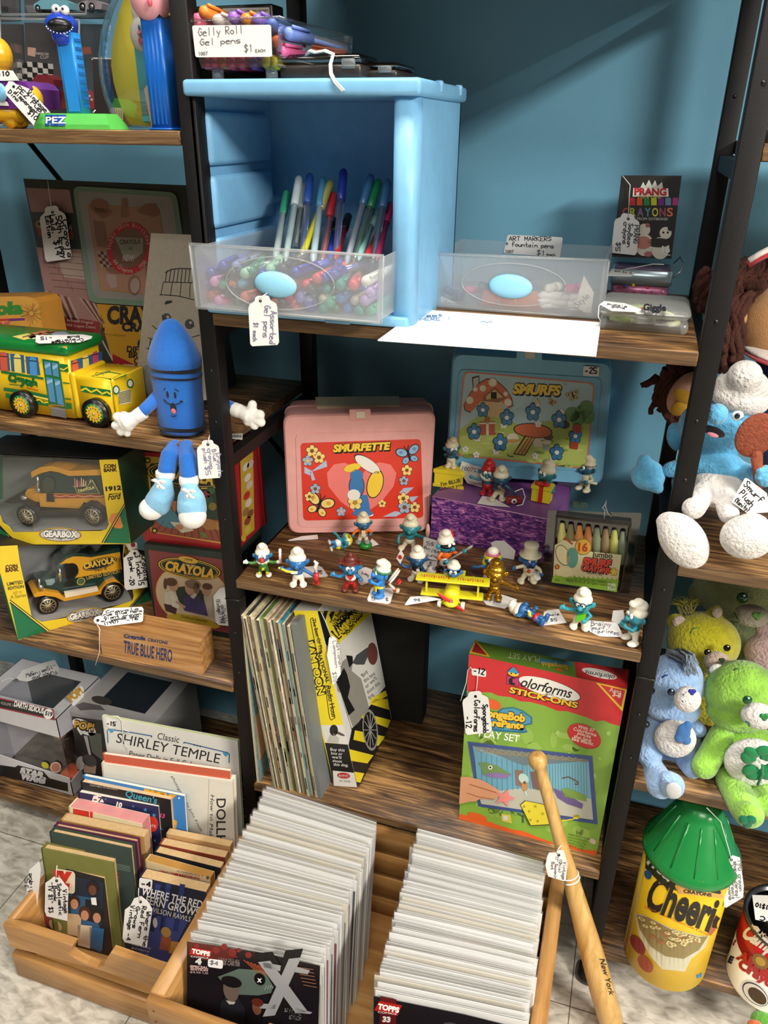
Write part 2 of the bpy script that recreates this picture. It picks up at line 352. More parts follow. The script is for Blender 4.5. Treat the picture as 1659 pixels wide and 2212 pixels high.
# ================================================================ blue drawer unit and what stands on the middle bay's top board
SKY=PL('#7fb9e0',.38);SKYH=PL('#8fcbe6',.35)
un=thing('drawer_unit','sky blue plastic drawer unit with its frosted drawer pulled out, upper openings empty','drawer unit',(.135,.1,ZA))
X0,X1,Y1,ZT=.0125,.259,.195,1.192
mb=MB()
mb.rbox((X1-.0255,.0,ZA),(X1,.03,ZT),SKY,.009,3,edges='z');mb.box((X1-.012,.015,ZA),(X1-.001,Y1,ZT),SKY)
mb.rbox((X0,.0,ZA),(X0+.007,.012,ZT),SKY,.002,2,edges='z');mb.box((X0,.01,ZA),(X0+.004,Y1,ZT),SKY)
mb.box((X0,Y1-.004,ZA),(X1-.001,Y1,ZT),SKY);mb.rbox((X0+.002,-.004,ZA+.0005),(X1-.004,.19,ZA+.012),SKY,.003,2)
for z0,z1 in((1.125,1.178),(1.06,1.115),(.992,1.05)):
    mb.rbox((X0+.002,.018,z0),(X0+.013,.17,z1),SKY,.006,3)
    mb.rbox((X1-.022,.05,z0),(X1-.008,.17,z1),SKY,.006,3)
mb.rbox((.16,-.0045,ZA-.0),(.19,.003,ZA+.005),SKY,.001,1)
mb.build('housing',un)
mb=MB();mb.rbox((X0-.0015,-.008,ZT-.001),(X1+.005,Y1+.003,1.2062),SKY,.004,3)
for y in(.07,.16):mb.rbox((X1-.002,y,1.196),(X1+.0065,y+.008,1.2075),SKY,.002,2)
mb.build('lid',un)
def drawer(t,q,Yf,depth,ring,hnd,name='drawer'):
    """Frosted drawer with front quad q (photo pixels on the plane Y = Yf)."""
    f=Face((0,Yf,0),(0,-1,0));f.mb=mb=MB()
    f.slab(q,.0022,FROST)
    a,b,c,d=[f.p(p)for p in q];k=V((0,depth,0));th=.0018
    for p,r,sx in((d,a,1),(c,b,-1)):
        i=V((sx*.004,.002,.0));j=V((sx*th,0,0))
        fr=[p+i,p+i+k,r+i+k-V((0,0,.003)),r+i-V((0,0,.003))];mb.prism(fr,[v+j for v in fr],FROST)
    mb.box((d.x+.004,Yf+depth-th,d.z),(c.x-.004,Yf+depth,a.z-.003),FROST);mb.box((d.x+.004,Yf+.002,d.z),(c.x-.004,Yf+depth,d.z+.002),FROST)
    for p,r in((a,b),(d,c)):mb.tube([p,r],.0016,FROSTY,8)
    mb.tube([a,d],.0012,FROSTY,8);mb.tube([b,c],.0012,FROSTY,8)
    (cx,cy_),rx,ry=ring
    mb.tube([f.p((cx+rx*math.cos(R(i*10)),cy_+ry*math.sin(R(i*10))+rx*.05*math.cos(R(i*10))))for i in range(37)],.0008,FROSTY,6)
    o=mb.build(name,t)
    m2=MB();c=f.p(hnd[0]);s=mpp(c);m2.ell(c,(hnd[1]*s,.006,hnd[2]*s),SKYH,Euler((0,R(hnd[3]),0)).to_matrix(),28,12);m2.build('handle',o if name=='drawer' else t)
    return a,b,c,d
drawer(un,[(409,527),(829,553),(824,697),(425,664)],-.055,.225,((605,612),117,57),((595,615),50,28,3))
def pen(name,label,group,a,b,col,cap=None,r=.0052,body=None,clearb=False):
    """Pen from its cap end a to its tip b."""
    a,b=V(a),V(b);t=thing(name,label,'pen',a,group);d=(b-a);L=d.length;P=lambda k:a+d*k
    cm=PL(cap or col,.25)
    mb=MB();mb.tube([P(0),P(.03),P(.34),P(.345)],[r*.75,r*1.05,r*1.05,r*.8],cm,12)
    n=d.normalized().orthogonal().normalized()
    mb.tube([P(.02)+n*r*1.35,P(.27)+n*r*1.35],r*.3,cm,6);mb.build('pen_cap',t)
    mb=MB();mb.tube([P(.345),P(.93),P(.97),P(1)],[r*.85,r*.85,r*.4,r*.15],clear('clear_pen',gl=.2,white=.12)if clearb else PL(body or col,.3),10)
    if clearb:mb.tube([P(.36),P(.96)],r*.4,PL(col,.4),8)
    mb.build('barrel',t)
z=ZF(390,470,3.19)
CN={'#3b3f9e':'dark blue','#d88cc0':'pink','#5a3f8e':'violet','#3f9a78':'sea green','#f08048':'orange','#9cd0b0':'pale green','#1f7d5e':'emerald','#58b8dc':'light blue','#2b3aa8':'royal blue','#d9484a':'red','#efece0':'white','#b79ad0':'lilac','#f0607a':'hot pink','#2f8f80':'teal','#3f7fc8':'mid blue','#2d6e48':'bottle green','#ddd6bc':'cream','#c06038':'rust','#40414a':'black','#4cb38c':'mint','#7a7fb0':'slate blue'}
PENS=[(285,335,'#3b3f9e'),(200,385,'#3b3f9e'),(172,470,'#5a3f8e'),(225,445,'#d88cc0'),(282,465,'#3f9a78'),(355,465,'#f08048'),(430,390,'#9cd0b0'),(490,375,'#1f7d5e'),(420,460,'#58b8dc'),(430,548,'#f08048'),(205,545,'#c06038'),(293,602,'#f0607a'),(250,598,'#d88cc0'),(385,605,'#2d6e48'),(855,468,'#d9484a'),(930,425,'#d9484a'),(975,418,'#2b3aa8'),(1060,400,'#3b3f9e'),(1190,470,'#d9484a'),(1270,443,'#efece0'),(970,565,'#ddd6bc'),(1015,592,'#4cb38c'),(1087,558,'#3f7fc8'),(1195,575,'#ddd6bc'),(1260,580,'#b79ad0'),(1300,520,'#b79ad0'),(795,643,'#f0607a'),(985,640,'#2f8f80'),(1065,655,'#2d6e48'),(1140,650,'#3f7fc8'),(1222,648,'#2f8f80'),(1300,645,'#4cb38c'),(745,560,'#d9484a'),(820,560,'#7a7fb0'),(880,580,'#7a7fb0'),(560,400,'#2b3aa8'),(700,360,'#40414a'),(780,380,'#2b3aa8'),(640,600,'#c06038'),(320,520,'#40414a'),(560,610,'#40414a'),(470,620,'#7a7fb0'),(1100,470,'#2f8f80'),(900,500,'#40414a'),(1010,500,'#2f8f80'),(340,380,'#40414a'),(380,340,'#7a7fb0'),(700,620,'#40414a'),(880,640,'#3b3f9e'),(620,360,'#9cd0b0')]
for i,(x,y,c)in enumerate(PENS):
    p=at(*z(x,y)[0],Y=-.046+(i%3)*.004);p.z=max(p.z,ZA+.024)
    dx=random.uniform(-.05,.05);dx=min(max(dx,.045-p.x),.225-p.x)
    pen('gel_pen',f'{CN[c]} capped gel pen lying in the frosted drawer of the blue unit',f'{CN[c]} pens in the frosted drawer',p,p+V((dx,random.uniform(.12,.135),random.uniform(-.004,.006))),c,r=.0054,clearb=(i%2==0))
z=ZF(380,0,2.676)
STAND=[((642,1110),(585,1440),'#2f8a6a','#9fb0b0'),((712,1025),(645,1440),'#b9c6c6','#9fb5b5'),((775,1012),(735,1440),'#2a4fa0',None),((852,1035),(800,1450),'#4f90b4','#a6bfc4'),((897,1052),(740,1450),'#b8b060','#c9c42e'),((912,1120),(855,1460),'#c2303a',None),((970,985),(930,1440),'#27379a',None),((920,1270),(900,1455),'#18181c','#2338a8'),((998,1245),(935,1450),'#18181c','#a02028'),((1128,1018),(1005,1455),'#3c6c9c','#8f9aa4'),((1172,1045),(1050,1450),'#1f7a48',None),((1158,1215),(1075,1450),'#88b8b4','#8fc0bc'),((1225,1045),(1150,1450),'#3d6c96',None),((1240,1180),(1175,1450),'#a02a58','#a02a58'),((1180,1340),(1120,1450),'#b02a34','#b02a34'),((745,1060),(690,1440),'#78868a',None),((725,1200),(690,1440),'#1d2c30','#1d3c40')]
WH=['green-capped','pale grey','dark blue-capped clear','blue-grey capped','yellow','red clear','dark blue topped clear','short royal blue','dark red black-tipped','grey star-printed','green-topped clear','pale turquoise','blue-topped clear','magenta','short red barcoded','smoky clear','dark bottle green']
for(a,b,c,d),w in zip(STAND,WH):
    p=at(*z(*a)[0],Y=.125);q=at(*z(*b)[0],Y=.04);q=q+(q-p).normalized()*.02;q.z=max(q.z,ZA+.022)
    pen('ballpoint_pen',f'{w} pen standing upright in the pulled out drawer',None,p,q,c,r=.0046,body=d,clearb=d is None)
# price tag on the drawer
z=ZF(390,470,3.19)
f=Face((0,-.064,ZA),(0,-1,.05))
hangtag('white scalloped tag hanging in front of the blue oval drawer handle',[*tagshape(z(562,538)[0],62,108,87)],f,
        [[f.p(z(550,572)[0],.001),f.p(z(560,545)[0],.004),at(*z(600,520)[0],Y=-.058)]],
        [('Assorted',*z(622,645,612,868),13),('Gel pens',*z(580,605,568,825),13),('$1 each',*z(505,725,498,850),9)],z(550,574)[0],PA('#8a84a0'))
# ---- on the lid
LZ=1.2064
bb=thing('black_box','flat black boxed item with a white warning label standing behind the clear pen tray','box',(.05,.12,LZ))
f=Face((0,.105,0),(0,-1,0));f.mb=mb=MB();zz=ZF(380,0,2.676)
a=f.p((406,14));b=f.p((588,10));mb.rbox((a.x,.105,LZ),(b.x,.135,a.z),BLKS,.002,2)
f.poly(zz(270,48,540,42,544,120,272,125),PA('#b9b6b4'),6);f.text('WARNING: CHOKING HAZARD',*zz(315,70,535,66),INK,8,h=4.5);f.line(zz(284,85,300,60,306,84),1.2,INK,2,True)
mb.build('carton',bb)
gb=thing('pen_tray','clear plastic tray heaped with bright gel pens and a hand-written price label','tray',(.06,.06,LZ))
f=Face((0,.004,0),(0,-1,0));q=[f.p(p)for p in((404,44),(602,36),(600,156),(436,160))]
for v in q[2:]:v.z=LZ+.010
mb=MB();k=V((.022,.15,-.004));bk=[v+k for v in q]
def pane(m,P,n,th=.0012):n=V(n)*th;m.prism(P,[v+n for v in P],CLEARG)
pane(mb,q,(0,1,0));pane(mb,bk,(0,-1,0));pane(mb,[q[1],bk[1],bk[2],q[2]],(-1,0,0));pane(mb,[q[0],bk[0],bk[3],q[3]],(1,0,0));pane(mb,[q[3],q[2],bk[2],bk[3]],(0,0,1))
for i in range(4):mb.tube([(q+q)[i]if 0 else[q[0],q[1],bk[1],bk[0]][i],[q[1],bk[1],bk[0],q[0]][i]],.0013,CLEARG,6)
mb.build('tray_shell',gb)
for i,v in enumerate((q[2],q[3])):
    mb=MB();p=v+V((-.012 if i==0 else .012,.012,0));mb.lathe([(.006,0),(.006,.0095)],FROSTY,14,Matrix.Translation((p.x,p.y,LZ)));mb.build('foot',gb)
f=Face((0,.0034,0),(0,-1,0));f.mb=MB();z=ZF(380,0,2.676)
f.slab(rrect(z(93,147,549,143,556,328,113,331),.07),.0003,CARD)
G=PA('#77757a')
f.hand('Gelly Roll',*z(130,208,388,192),G,1,1.8,17);f.hand('Gel pens',*z(140,262,372,248),G,1,1.8,14);f.hand('1007',*z(130,320,182,318),G,1,1.4,7);f.hand('$1',*z(396,300,445,298),G,1,1.8,15);f.hand('EACH',*z(460,302,515,300),G,1,1.4,6)
f.mb.build('label',gb)
GP=[(150,62,'#f2923c','orange',0),(112,105,'#e0688a','rose',0),(320,95,'#9a6ac8','purple',0),(395,105,'#f2923c','orange',0),(460,110,'#8d70cc','purple',0),(230,112,'#e6d6cc','pearl',0),(545,135,'#6a86d8','blue',0),(600,295,'#e86aa0','hot pink',0),(110,130,'#e06a80','rose',0),(640,190,'#7c96e0','blue',0),
      (165,365,'#d8405c','red',0),(210,368,'#dc4862','red',0),(262,362,'#e0622e','orange',0),(312,365,'#dc4862','red',0),(370,365,'#d8405c','red',0),(440,365,'#7a4a90','purple',0),(515,362,'#d8cc34','yellow',0),(560,362,'#d8cc34','yellow',0),(570,240,'#e8703c','orange',0)]
for x,y,c,n,_ in GP:
    p=at(*z(x,y)[0],Y=.012);e=V((random.uniform(.01,.03),.13,random.uniform(-.006,.001)))
    if y<160:e.z=-.02
    pen('gel_pen',f'{n} gel pen heaped in the clear tray on top of the blue unit',f'{n} pens in the clear tray',p,p+e,c,r=.0058,clearb=n in('blue','purple','hot pink'))
for nm,lab,pts,d in(('slide_case','smoked plastic case with a clear hinged lid and white string lying beside the pen tray',((603,160),(780,160),.022),.055),('slide_case','second smoked plastic case lying farther right on the blue lid',((768,163),(858,163),.016),.07)):
    a=at(*pts[0],Y=.018 if d<.06 else .045);b=at(*pts[1],Y=.018 if d<.06 else .045);h=pts[2];y0=.018 if d<.06 else .045
    t=thing(nm,lab,'case',(a.x,y0,LZ));mb=MB();mb.rbox((a.x,y0,LZ),(b.x,y0+d,LZ+h*.6),M('#2e2824',.35),.003,2);mb.build('case_base',t)
    mb=MB();mb.rbox((a.x,y0,LZ+h*.6),(b.x,y0+d,LZ+h),SMOKE,.004,2);mb.build('case_lid',t)
    mb=MB();mb.rbox((b.x-.02,y0-.002,LZ+h*.4),(b.x-.006,y0+.002,LZ+h*.8),FROSTY,.001,1);mb.build('latch',t)
mb=MB();P=[at(*p,Y=yy)for p,yy in(((660,120),.02),((668,110),.014),((680,114),.014),((700,110),.014),((718,118),.014),((712,140),.012),((713,160),-.006),((722,178),-.012),((740,197),-.012))]
mb.tube(P,.0011,STRING,6);mb.tube([v+V((.0018,0,.0006))for v in P],.0011,STRING,6);tag(mb.build('cotton_string'),'loose white cotton string draped over the smoked case and the blue lid edge','string')
# ---- second frosted drawer
d2=thing('loose_drawer','frosted plastic drawer of art markers standing alone right of the blue unit','drawer',(.35,.2,ZA))
drawer(d2,[(921,547),(1316,563),(1301,688),(918,660)],.112,.17,((1110,615),113,46),((1103,619),48,26,2),'drawer_shell')
f=Face((0,.279,0),(0,-1,0));f.mb=MB();z=ZF(880,360,2.13)
f.slab(rrect(z(462,313,716,325,702,418,442,398),.12),.0003,CARD);W_=PA('#4a4a52')
f.hand('ART MARKERS',*z(468,340,662,342),W_,1,1.6,9);f.hand('+ fountain pens',*z(452,365,672,375),W_,1,1.6,10);f.hand('1007',*z(450,396,488,398),W_,1,1.3,6);f.hand('$1',*z(595,405,632,410),W_,1,1.5,10);f.hand('each',*z(640,408,680,412),W_,1,1.3,6)
f.mb.build('label',d2)
for a,b,c,n in(((600,590),(820,600),'#e8e6e0','white'),((600,615),(800,640),'#e2e0da','white'),((610,640),(760,665),'#d8d6d2','white'),((730,560),(800,558),'#c83080','magenta'),((640,560),(700,552),'#e8e4d0','cream'),((170,560),(250,600),'#30406a','dark blue'),((260,565),(380,570),'#c04878','pink'),((330,545),(420,560),'#3a3a40','black')):
    p,q_=at(*z(*a)[0],Y=.125),at(*z(*b)[0],Y=.15);p.z=max(p.z,ZA+.008);q_.z=max(q_.z,ZA+.008)
    pen('art_marker',f'{n} marker lying inside the loose frosted drawer',f'{n} markers in the loose drawer',q_,p,c,r=.0055)
OR=PA('#dd6a2a')
def packet(name,label,cat,pts,Yp,m,wr=()):
    f=Face((0,Yp,ZA),(0,-1,.15));f.mb=MB();f.slab(pts,.0012,m)
    for w in wr:f.text(*w)
    return tag(f.mb.build(name),label,cat)
packet('candy_wrapper','orange paper wrapper with pale lettering inside the loose frosted drawer','wrapper',z(350,560,600,575,632,668,340,640),.135,OR,(('coffee',*z(505,640,500,600),PA('#f0e0b0'),1),('Color',*z(430,650,425,590),PA('#f0d0a0'),1)))
packet('pen_packet','white and tan packet with blue script standing at the drawer corner','packet',z(812,500,858,580,842,690,770,640),.128,PA('#d9d2c4'),(('Style',*z(785,650,840,600),PA('#3a3a68'),1),))
packet('card_slip','white card slip with grey script lying at the left of the loose drawer','card',z(122,585,145,590,250,640,118,645),.13,PA('#dcdad6'),(('Life',*z(150,640,200,640),PA('#777780'),1),))
# ---- paper, crayon carton, tin, case
f=Face((0,0,ZA+.0022),(0,0,1));f.mb=MB();f.slab([(906,668),(1298,696),(1288,768),(816,734)],.0012,PA('#f6f5f2'))
BL=PA('#7fa6cc');z=ZF(880,360,2.13)
f.hand('Test',*z(62,692,160,688),BL,1,1.6,6);f.hand('HERE !',*z(60,708,200,706),BL,1,1.6,7);f.line(z(335,715,350,711,365,717,380,712,392,716),1.6,BL,1)
tag(f.mb.build('test_paper'),'white scribble paper sheet hanging over the board edge before the loose drawer','paper')
f=Face((0,.2893,ZA+.04),(0,-1,.04));f.mb=MB();z=ZF(880,360,2.13)
q=z(985,40,1262,42,1215,424,940,415);f.slab(q,.018,M('#252220',.45))
RD=PA('#c3222e')
f.poly(z(1070,100,1085,70,1095,90,1112,60,1125,88,1140,62,1150,90,1172,70,1178,110),PA('#d9d6cc'),1)
f.poly(z(1040,98,1200,100,1202,138,1036,138),WHT,2);f.text('PRANG',*z(1044,130,1192,132),RD,3,bold=.05)
for i,c in enumerate(('#c23','#d52','#284','#cc2','#728','#68a','#a37')):
    c=''.join(k*2 for k in c[1:]);x=1022+i*33;f.poly(z(x,150,x+26,150,x+26,178,x,178),PA('#'+c),1);f.poly(z(x+3,143,x+23,143,x+26,150,x,150),PA('#'+c),1)
f.text('FUN PRO',*z(1062,146,1168,146),PA('#e8d860'),3)
for i,(ch,c)in enumerate(zip('CRAYONS',('#b04050','#b8b838','#8a6a9a','#5a9aaa','#d8d048','#a85068','#d8784a'))):f.text(ch,*z(990+i*34,228,990+i*34+28,228),PA(c),1,h=18,bold=.02)
f.text('MADE FROM SOYBEANS!',*z(1005,245,1198,247),PA('#d8d4cc'),1)
PANDA=PA('#dcd5c4');
for(c,k)in(((1090,290),1),((1188,305),0)):
    f.circ(z(*c)[0],13,PANDA,1);f.ell(z(c[0]-(0 if k else 25),c[1]+70)[0],(20,0),(0,-24),PANDA,1)
    if k:f.ell(z(1085,350)[0],(18,0),(0,-14),PA('#c07a6c'),2);f.circ(z(1105,270)[0],5,PA('#b05a60'),2);f.ell(z(1108,402)[0],(9,0),(0,-6),PA('#b56a70'),2)
    else:
        f.ell(z(1155,350)[0],(26,0),(0,-10),PA('#2a2622'),2);f.circ(z(1208,285)[0],5,PA('#1b1917'),2)
        for x in(1178,1198):f.circ(z(x,303)[0],2.4,PA('#1b1917'),2)
f.text('16',*z(1172,395,1208,395),WHT,3,bold=.03);f.line(z(1165,405,1210,407),1.5,WHT,3)
tag(f.mb.build('crayon_carton'),'upright black crayon carton with rainbow lettering leaning on the teal wall','crayon box')
f2=Face((0,.2855,ZA+.04),(0,-1,.04))
hangtag('white tag hanging over the front of the black crayon carton',tagshape(z(1015,216)[0],55,88,96),f2,[[f2.p(z(1016,240)[0],.0008),f2.p(z(1022,120)[0],.001),f2.p(z(1025,85)[0],.001),f2.p(z(990,42)[0],.0)]],
        [('PRANG',*z(1045,270,1040,352),11),('SoyBean',*z(1018,262,1010,368),10),('crayons',*z(996,255,990,355),10),('$5',*z(962,348,958,388),9)],z(1016,240)[0],PA('#55525a'))
tn=thing('tin_box','small pictured tin with a wire bail lying under the black crayon carton','tin',(.487,.29,ZA))
mb=MB();mb.rbox((.4515,.255,ZA),(.522,.312,ZA+.018),M('#b06a8a',.3,.3,noise=.5,nscale=160),.008,3,edges='z');mb.build('tin_body',tn)
mb=MB();mb.rbox((.450,.2535,ZA+.018),(.5245,.3145,ZA+.036),M('#a9bcc4',.3,.5,noise=.1),.008,3,edges='z');mb.rbox((.453,.257,ZA+.036),(.521,.311,ZA+.0375),M('#6d5a78',.35,.2,noise=.7,nscale=110),.006,2,edges='z')
f=Face((0,.2533,0),(0,-1,0));f.mb=mb
for x,y,c in((972,557,'#d03a4a'),(1040,545,'#e0c83a'),(1105,555,'#d03a4a'),(1005,548,'#4a6ab0')):
    c0=z(x,y)[0];f.poly([(c0[0]+(5 if i%2==0 else 2.2)*math.sin(i*math.pi/5),c0[1]-(5 if i%2==0 else 2.2)*math.cos(i*math.pi/5))for i in range(10)],PA(c),1)
mb.build('tin_lid',tn)
mb=MB();WIRE=M('#b8bcc0',.25,.9)
mb.tube([(.5245,.262,ZA+.028),(.533,.264,ZA+.036),(.535,.27,ZA+.046),(.531,.29,ZA+.05),(.525,.305,ZA+.04)],.0011,WIRE,8);mb.build('wire_bail',tn)
f=Face((0,0,ZA+.0385),(0,0,1))
hangtag('small white tag lying on the pictured tin lid',z(940,470,1052,487,1030,503,922,500),f,[[f.p(z(985,475)[0],.001),f.p(z(1060,462)[0],.006),f.p(z(1130,448)[0],.012),f.p(z(1180,450)[0],.014)]],[('mini tin -4',*z(955,482,1030,494),5)],None,G,wpx=1.2)
kc=thing('clear_case','frosted hinged case of yellow-green pieces at the board corner','case',(.495,.11,ZA))
mb=MB();mb.rbox((.450,.064,ZA),(.541,.158,ZA+.014),FROSTY,.006,3);mb.build('case_base',kc)
mb=MB();mb.rbox((.4495,.0635,ZA+.0145),(.5415,.1585,ZA+.0255),FROSTY,.007,3);mb.rbox((.485,.0615,ZA+.010),(.507,.065,ZA+.017),FROSTY,.001,1)
f=Face((0,0,ZA+.0256),(0,0,1));f.mb=mb;f.text('Giggle',*z(1085,660,1190,664),INK,1,bold=.04);f.poly(z(1072,648,1095,650,1080,655),RD,1);mb.build('case_lid',kc)
for i in range(16):
    mb=MB();x,y=random.uniform(.462,.53),random.uniform(.076,.145);zz_=ZA+.004+(i%3)*.0045;a=random.uniform(0,3.1);d=V((math.cos(a),math.sin(a),0))*random.uniform(.006,.012)
    c=V((x,y,zz_));mb.tube([c-d,c,c+d+V((0,0,.001))],.0032,PL('#c6d47e' if i%2 else '#dbe2a4',.5),8)
    tag(mb.build('chalk_piece'),'pale yellow-green stick inside the frosted hinged case','chalk','sticks in the frosted case')
f=Face((0,0,ZA+.0272),(0,0,1));
hangtag('white tag lying on the lid of the frosted hinged case',z(905,618,1000,628,1078,655,1065,668,940,662,885,632),f,[[f.p(z(900,625)[0]),at(*z(882,640)[0],Y=.07,),at(*z(878,690)[0],Y=.058),at(*z(890,712)[0],Y=.06)]],[('puzzle',*z(920,634,1010,648),5),('game',*z(940,645,1000,655),5)],None,G,wpx=1.2)
# ================================================================ middle bay, figure shelf: lunch boxes, carton, crayon pack
def flower(f,c,r,pet,ctr,layer=2,n=5,ol=True,a0=0,ky=1):
    for s_,m,l in(((1.0,INK,layer),)if ol else())+((.84,pet,layer+1),):
        for i in range(n):
            a=2*math.pi*i/n+a0;f.circ((c[0]+.58*r*math.sin(a),c[1]-.58*r*ky*math.cos(a)),r*.42*s_,m,l,r*.42*s_*ky,10)
    f.circ(c,r*.3,ctr,layer+2,None,10);return f
def butterfly(f,c,s_,ang,m,m2,layer=2):
    ca,sa=math.cos(R(ang)),math.sin(R(ang));T=lambda x,y:(c[0]+s_*(x*ca-y*sa),c[1]+s_*(x*sa+y*ca))
    vec=lambda x,y:(s_*(x*ca-y*sa),s_*(x*sa+y*ca))
    for(x,y,rx,ry,t)in((-.5,-.35,.52,.36,30),(.5,-.35,.52,.36,-30),(-.35,.35,.34,.27,-35),(.35,.35,.34,.27,35)):
        ct,st=math.cos(R(t)),math.sin(R(t))
        f.ell(T(x,y),vec(rx*ct,rx*st),vec(-ry*st,ry*ct),INK,layer,16);f.ell(T(x,y),vec(rx*ct*.85,rx*st*.85),vec(-ry*st*.82,ry*ct*.82),m,layer+1,16)
        f.ell(T(x*1.1,y*1.1),vec(rx*.3,0),vec(0,rx*.25),m2,layer+2,10)
    f.ell(T(0,0),vec(.08,0),vec(0,.5),INK,layer+3,12)
    f.line([T(0,-.4),T(-.2,-.8)],s_*.05,INK,layer+3);f.line([T(0,-.4),T(.2,-.8)],s_*.05,INK,layer+3)
def wordart(f,t,p0,p1,h,fill,layer=3,bold=.06,sh=.2,off=(2.2,2.6)):
    f.text(t,(p0[0]+off[0],p0[1]+off[1]),(p1[0]+off[0],p1[1]+off[1]),INK,layer,h=h*1.04,bold=bold+.03,shear=sh)
    f.text(t,(p0[0]-.6,p0[1]+.6),(p1[0]+.6,p1[1]+.6),INK,layer,h=h*1.08,bold=bold+.035,shear=sh)
    f.text(t,p0,p1,fill,layer+1,h=h,bold=bold,shear=sh)
z=ZF(580,740,2.127)
def lunchbox(name,label,f,outer,panel,latch,depth,m,mlatch,base):
    t=thing(name,label,'lunch box',base)
    f.mb=mb=MB();o=rrect(outer,.09)
    front=[f.p(q)for q in o];cen=sum(front,V())/len(front)
    def ring(k,off):return[cen+(v-cen)*k-f.N*off for v in front]
    L=[ring(.972,0),ring(.994,.003),ring(1,.008),ring(1,depth*.47),ring(.985,depth*.49),ring(1.012,depth*.5),ring(1.012,depth*.56),ring(.992,depth*.57),ring(.975,depth*.94),ring(.95,depth)]
    n=len(front);vs=[v for l in L for v in l];fs=[tuple(range(n)),tuple(range(len(vs)-1,len(vs)-n-1,-1))]
    for i in range(len(L)-1):fs+=[(i*n+j,(i+1)*n+j,(i+1)*n+(j+1)%n,i*n+(j+1)%n)for j in range(n)]
    mb.add(vs,fs,m)
    mb.build('lunchbox_shell',t)
    f.mb=mb=MB();pr=[f.p(q)for q in rrect(panel,.07)];c2=sum(pr,V())/len(pr);a=[v+f.N*.0012 for v in pr];mb.prism([c2+(v-c2)*.985 for v in a],[v-f.N*.001 for v in pr],m)
    mb.build('raised_panel',t)
    f.mb=mb=MB();f.slab(latch[0],.01,m,off=.002);f.slab(latch[1],.006,mlatch,off=.0035);mb.build('latch',t)
    return t
PINK=PL('#e3a49c',.42)
a,b=at(628,1155,z=ZB),at(926,1151,z=ZB);f=vface(a,b,3)
pk=lunchbox('lunch_box','pink plastic lunch box with red flower and butterfly panel standing on the figure shelf',f,z(63,335,772,318,738,872,90,882),z(120,415,732,402,735,842,132,850),
              (z(372,308,468,306,470,352,374,356),z(402,318,442,316,444,345,404,347)),.095,PINK,PL('#e0d4b4',.4),a)
f2=Face(f.O+f.N*.0013,f.N);f=f2;f.mb=mb=MB()
f.poly(rrect(z(146,462,700,443,712,805,160,818),.06),PA('#d93a28',.3),1)
HP=PA('#ea7b72',.3)
hp=[(425,800),(330,730),(275,660),(268,600),(300,560),(350,552),(400,575),(428,612),(455,570),(510,550),(560,560),(588,600),(575,660),(520,730)]
f.poly(z(*[k for p in hp for k in p]),HP,2)
YL=PA('#efc83c',.4);GR=PA('#9fb0c4',.4);YO=PA('#f2d07a',.4)
wordart(f,'SMURFETTE',*z(296,502,562,490),15,YL)
for x,y,r,m,k in((200,498,30,YO,'#7a4a1c'),(232,528,30,YO,'#7a4a1c'),(180,543,27,GR,'#e8c24a'),(215,672,26,GR,'#7a4a1c'),(188,708,24,YO,'#7a4a1c'),(334,777,24,GR,'#f0a48a'),(636,587,27,YO,'#7a4a1c'),(622,635,24,GR,'#7a4a1c'),(522,740,20,YO,'#7a4a1c'),(620,717,30,YO,'#7a4a1c'),(625,757,32,GR,'#7a4a1c'),(672,757,27,YO,'#7a4a1c'),(398,735,36,YO,'#b9862c')):flower(f,z(x,y)[0],r/2.127,m,PA(k),3)
BOW=PA('#b4b9d0',.4)
for p in((165,570,200,590,190,610,165,600),(200,590,265,540,270,570,210,590),(200,588,215,630,200,635,190,595),(580,775,620,780,585,800,525,800),(640,710,690,705,660,735),(600,690,622,668,668,665,630,700)):f.poly(z(*p),BOW if p[1]>500 else GR,2)
butterfly(f,z(645,518)[0],27,-15,PA('#8fb4d0',.4),PA('#6a8cb4',.4));butterfly(f,z(232,750)[0],32,20,YO,PA('#d8a838',.4))
# plain vase of flowers stands in for the printed figure
BV=PA('#3f78ae',.4)
f.ell(z(405,660)[0],(17,0),(0,-26),INK,3);f.ell(z(405,660)[0],(15.5,0),(0,-24.5),BV,4);f.poly(z(375,700,455,700,470,780,400,790),BV,3);f.ell(z(432,785)[0],(22,0),(0,-7),BV,4);f.ell(z(440,792)[0],(20,0),(0,-4),WHT,3)
f.ell(z(455,560)[0],(27,10),(-10,-20),INK,3);f.ell(z(455,560)[0],(25.5,9),(-9,-18),PA('#e9e2d6'),4)
f.ell(z(490,650)[0],(16,8),(10,-30),INK,3);f.ell(z(490,650)[0],(14.5,7),(9,-28),YL,4);f.ell(z(385,575)[0],(18,-3),(2,-9),YL,5);f.circ(z(405,612)[0],14,BV,5);f.ell(z(392,700)[0],(14,0),(0,-12),PA('#e9e2d6'),5)
mb.build('picture_panel',pk)
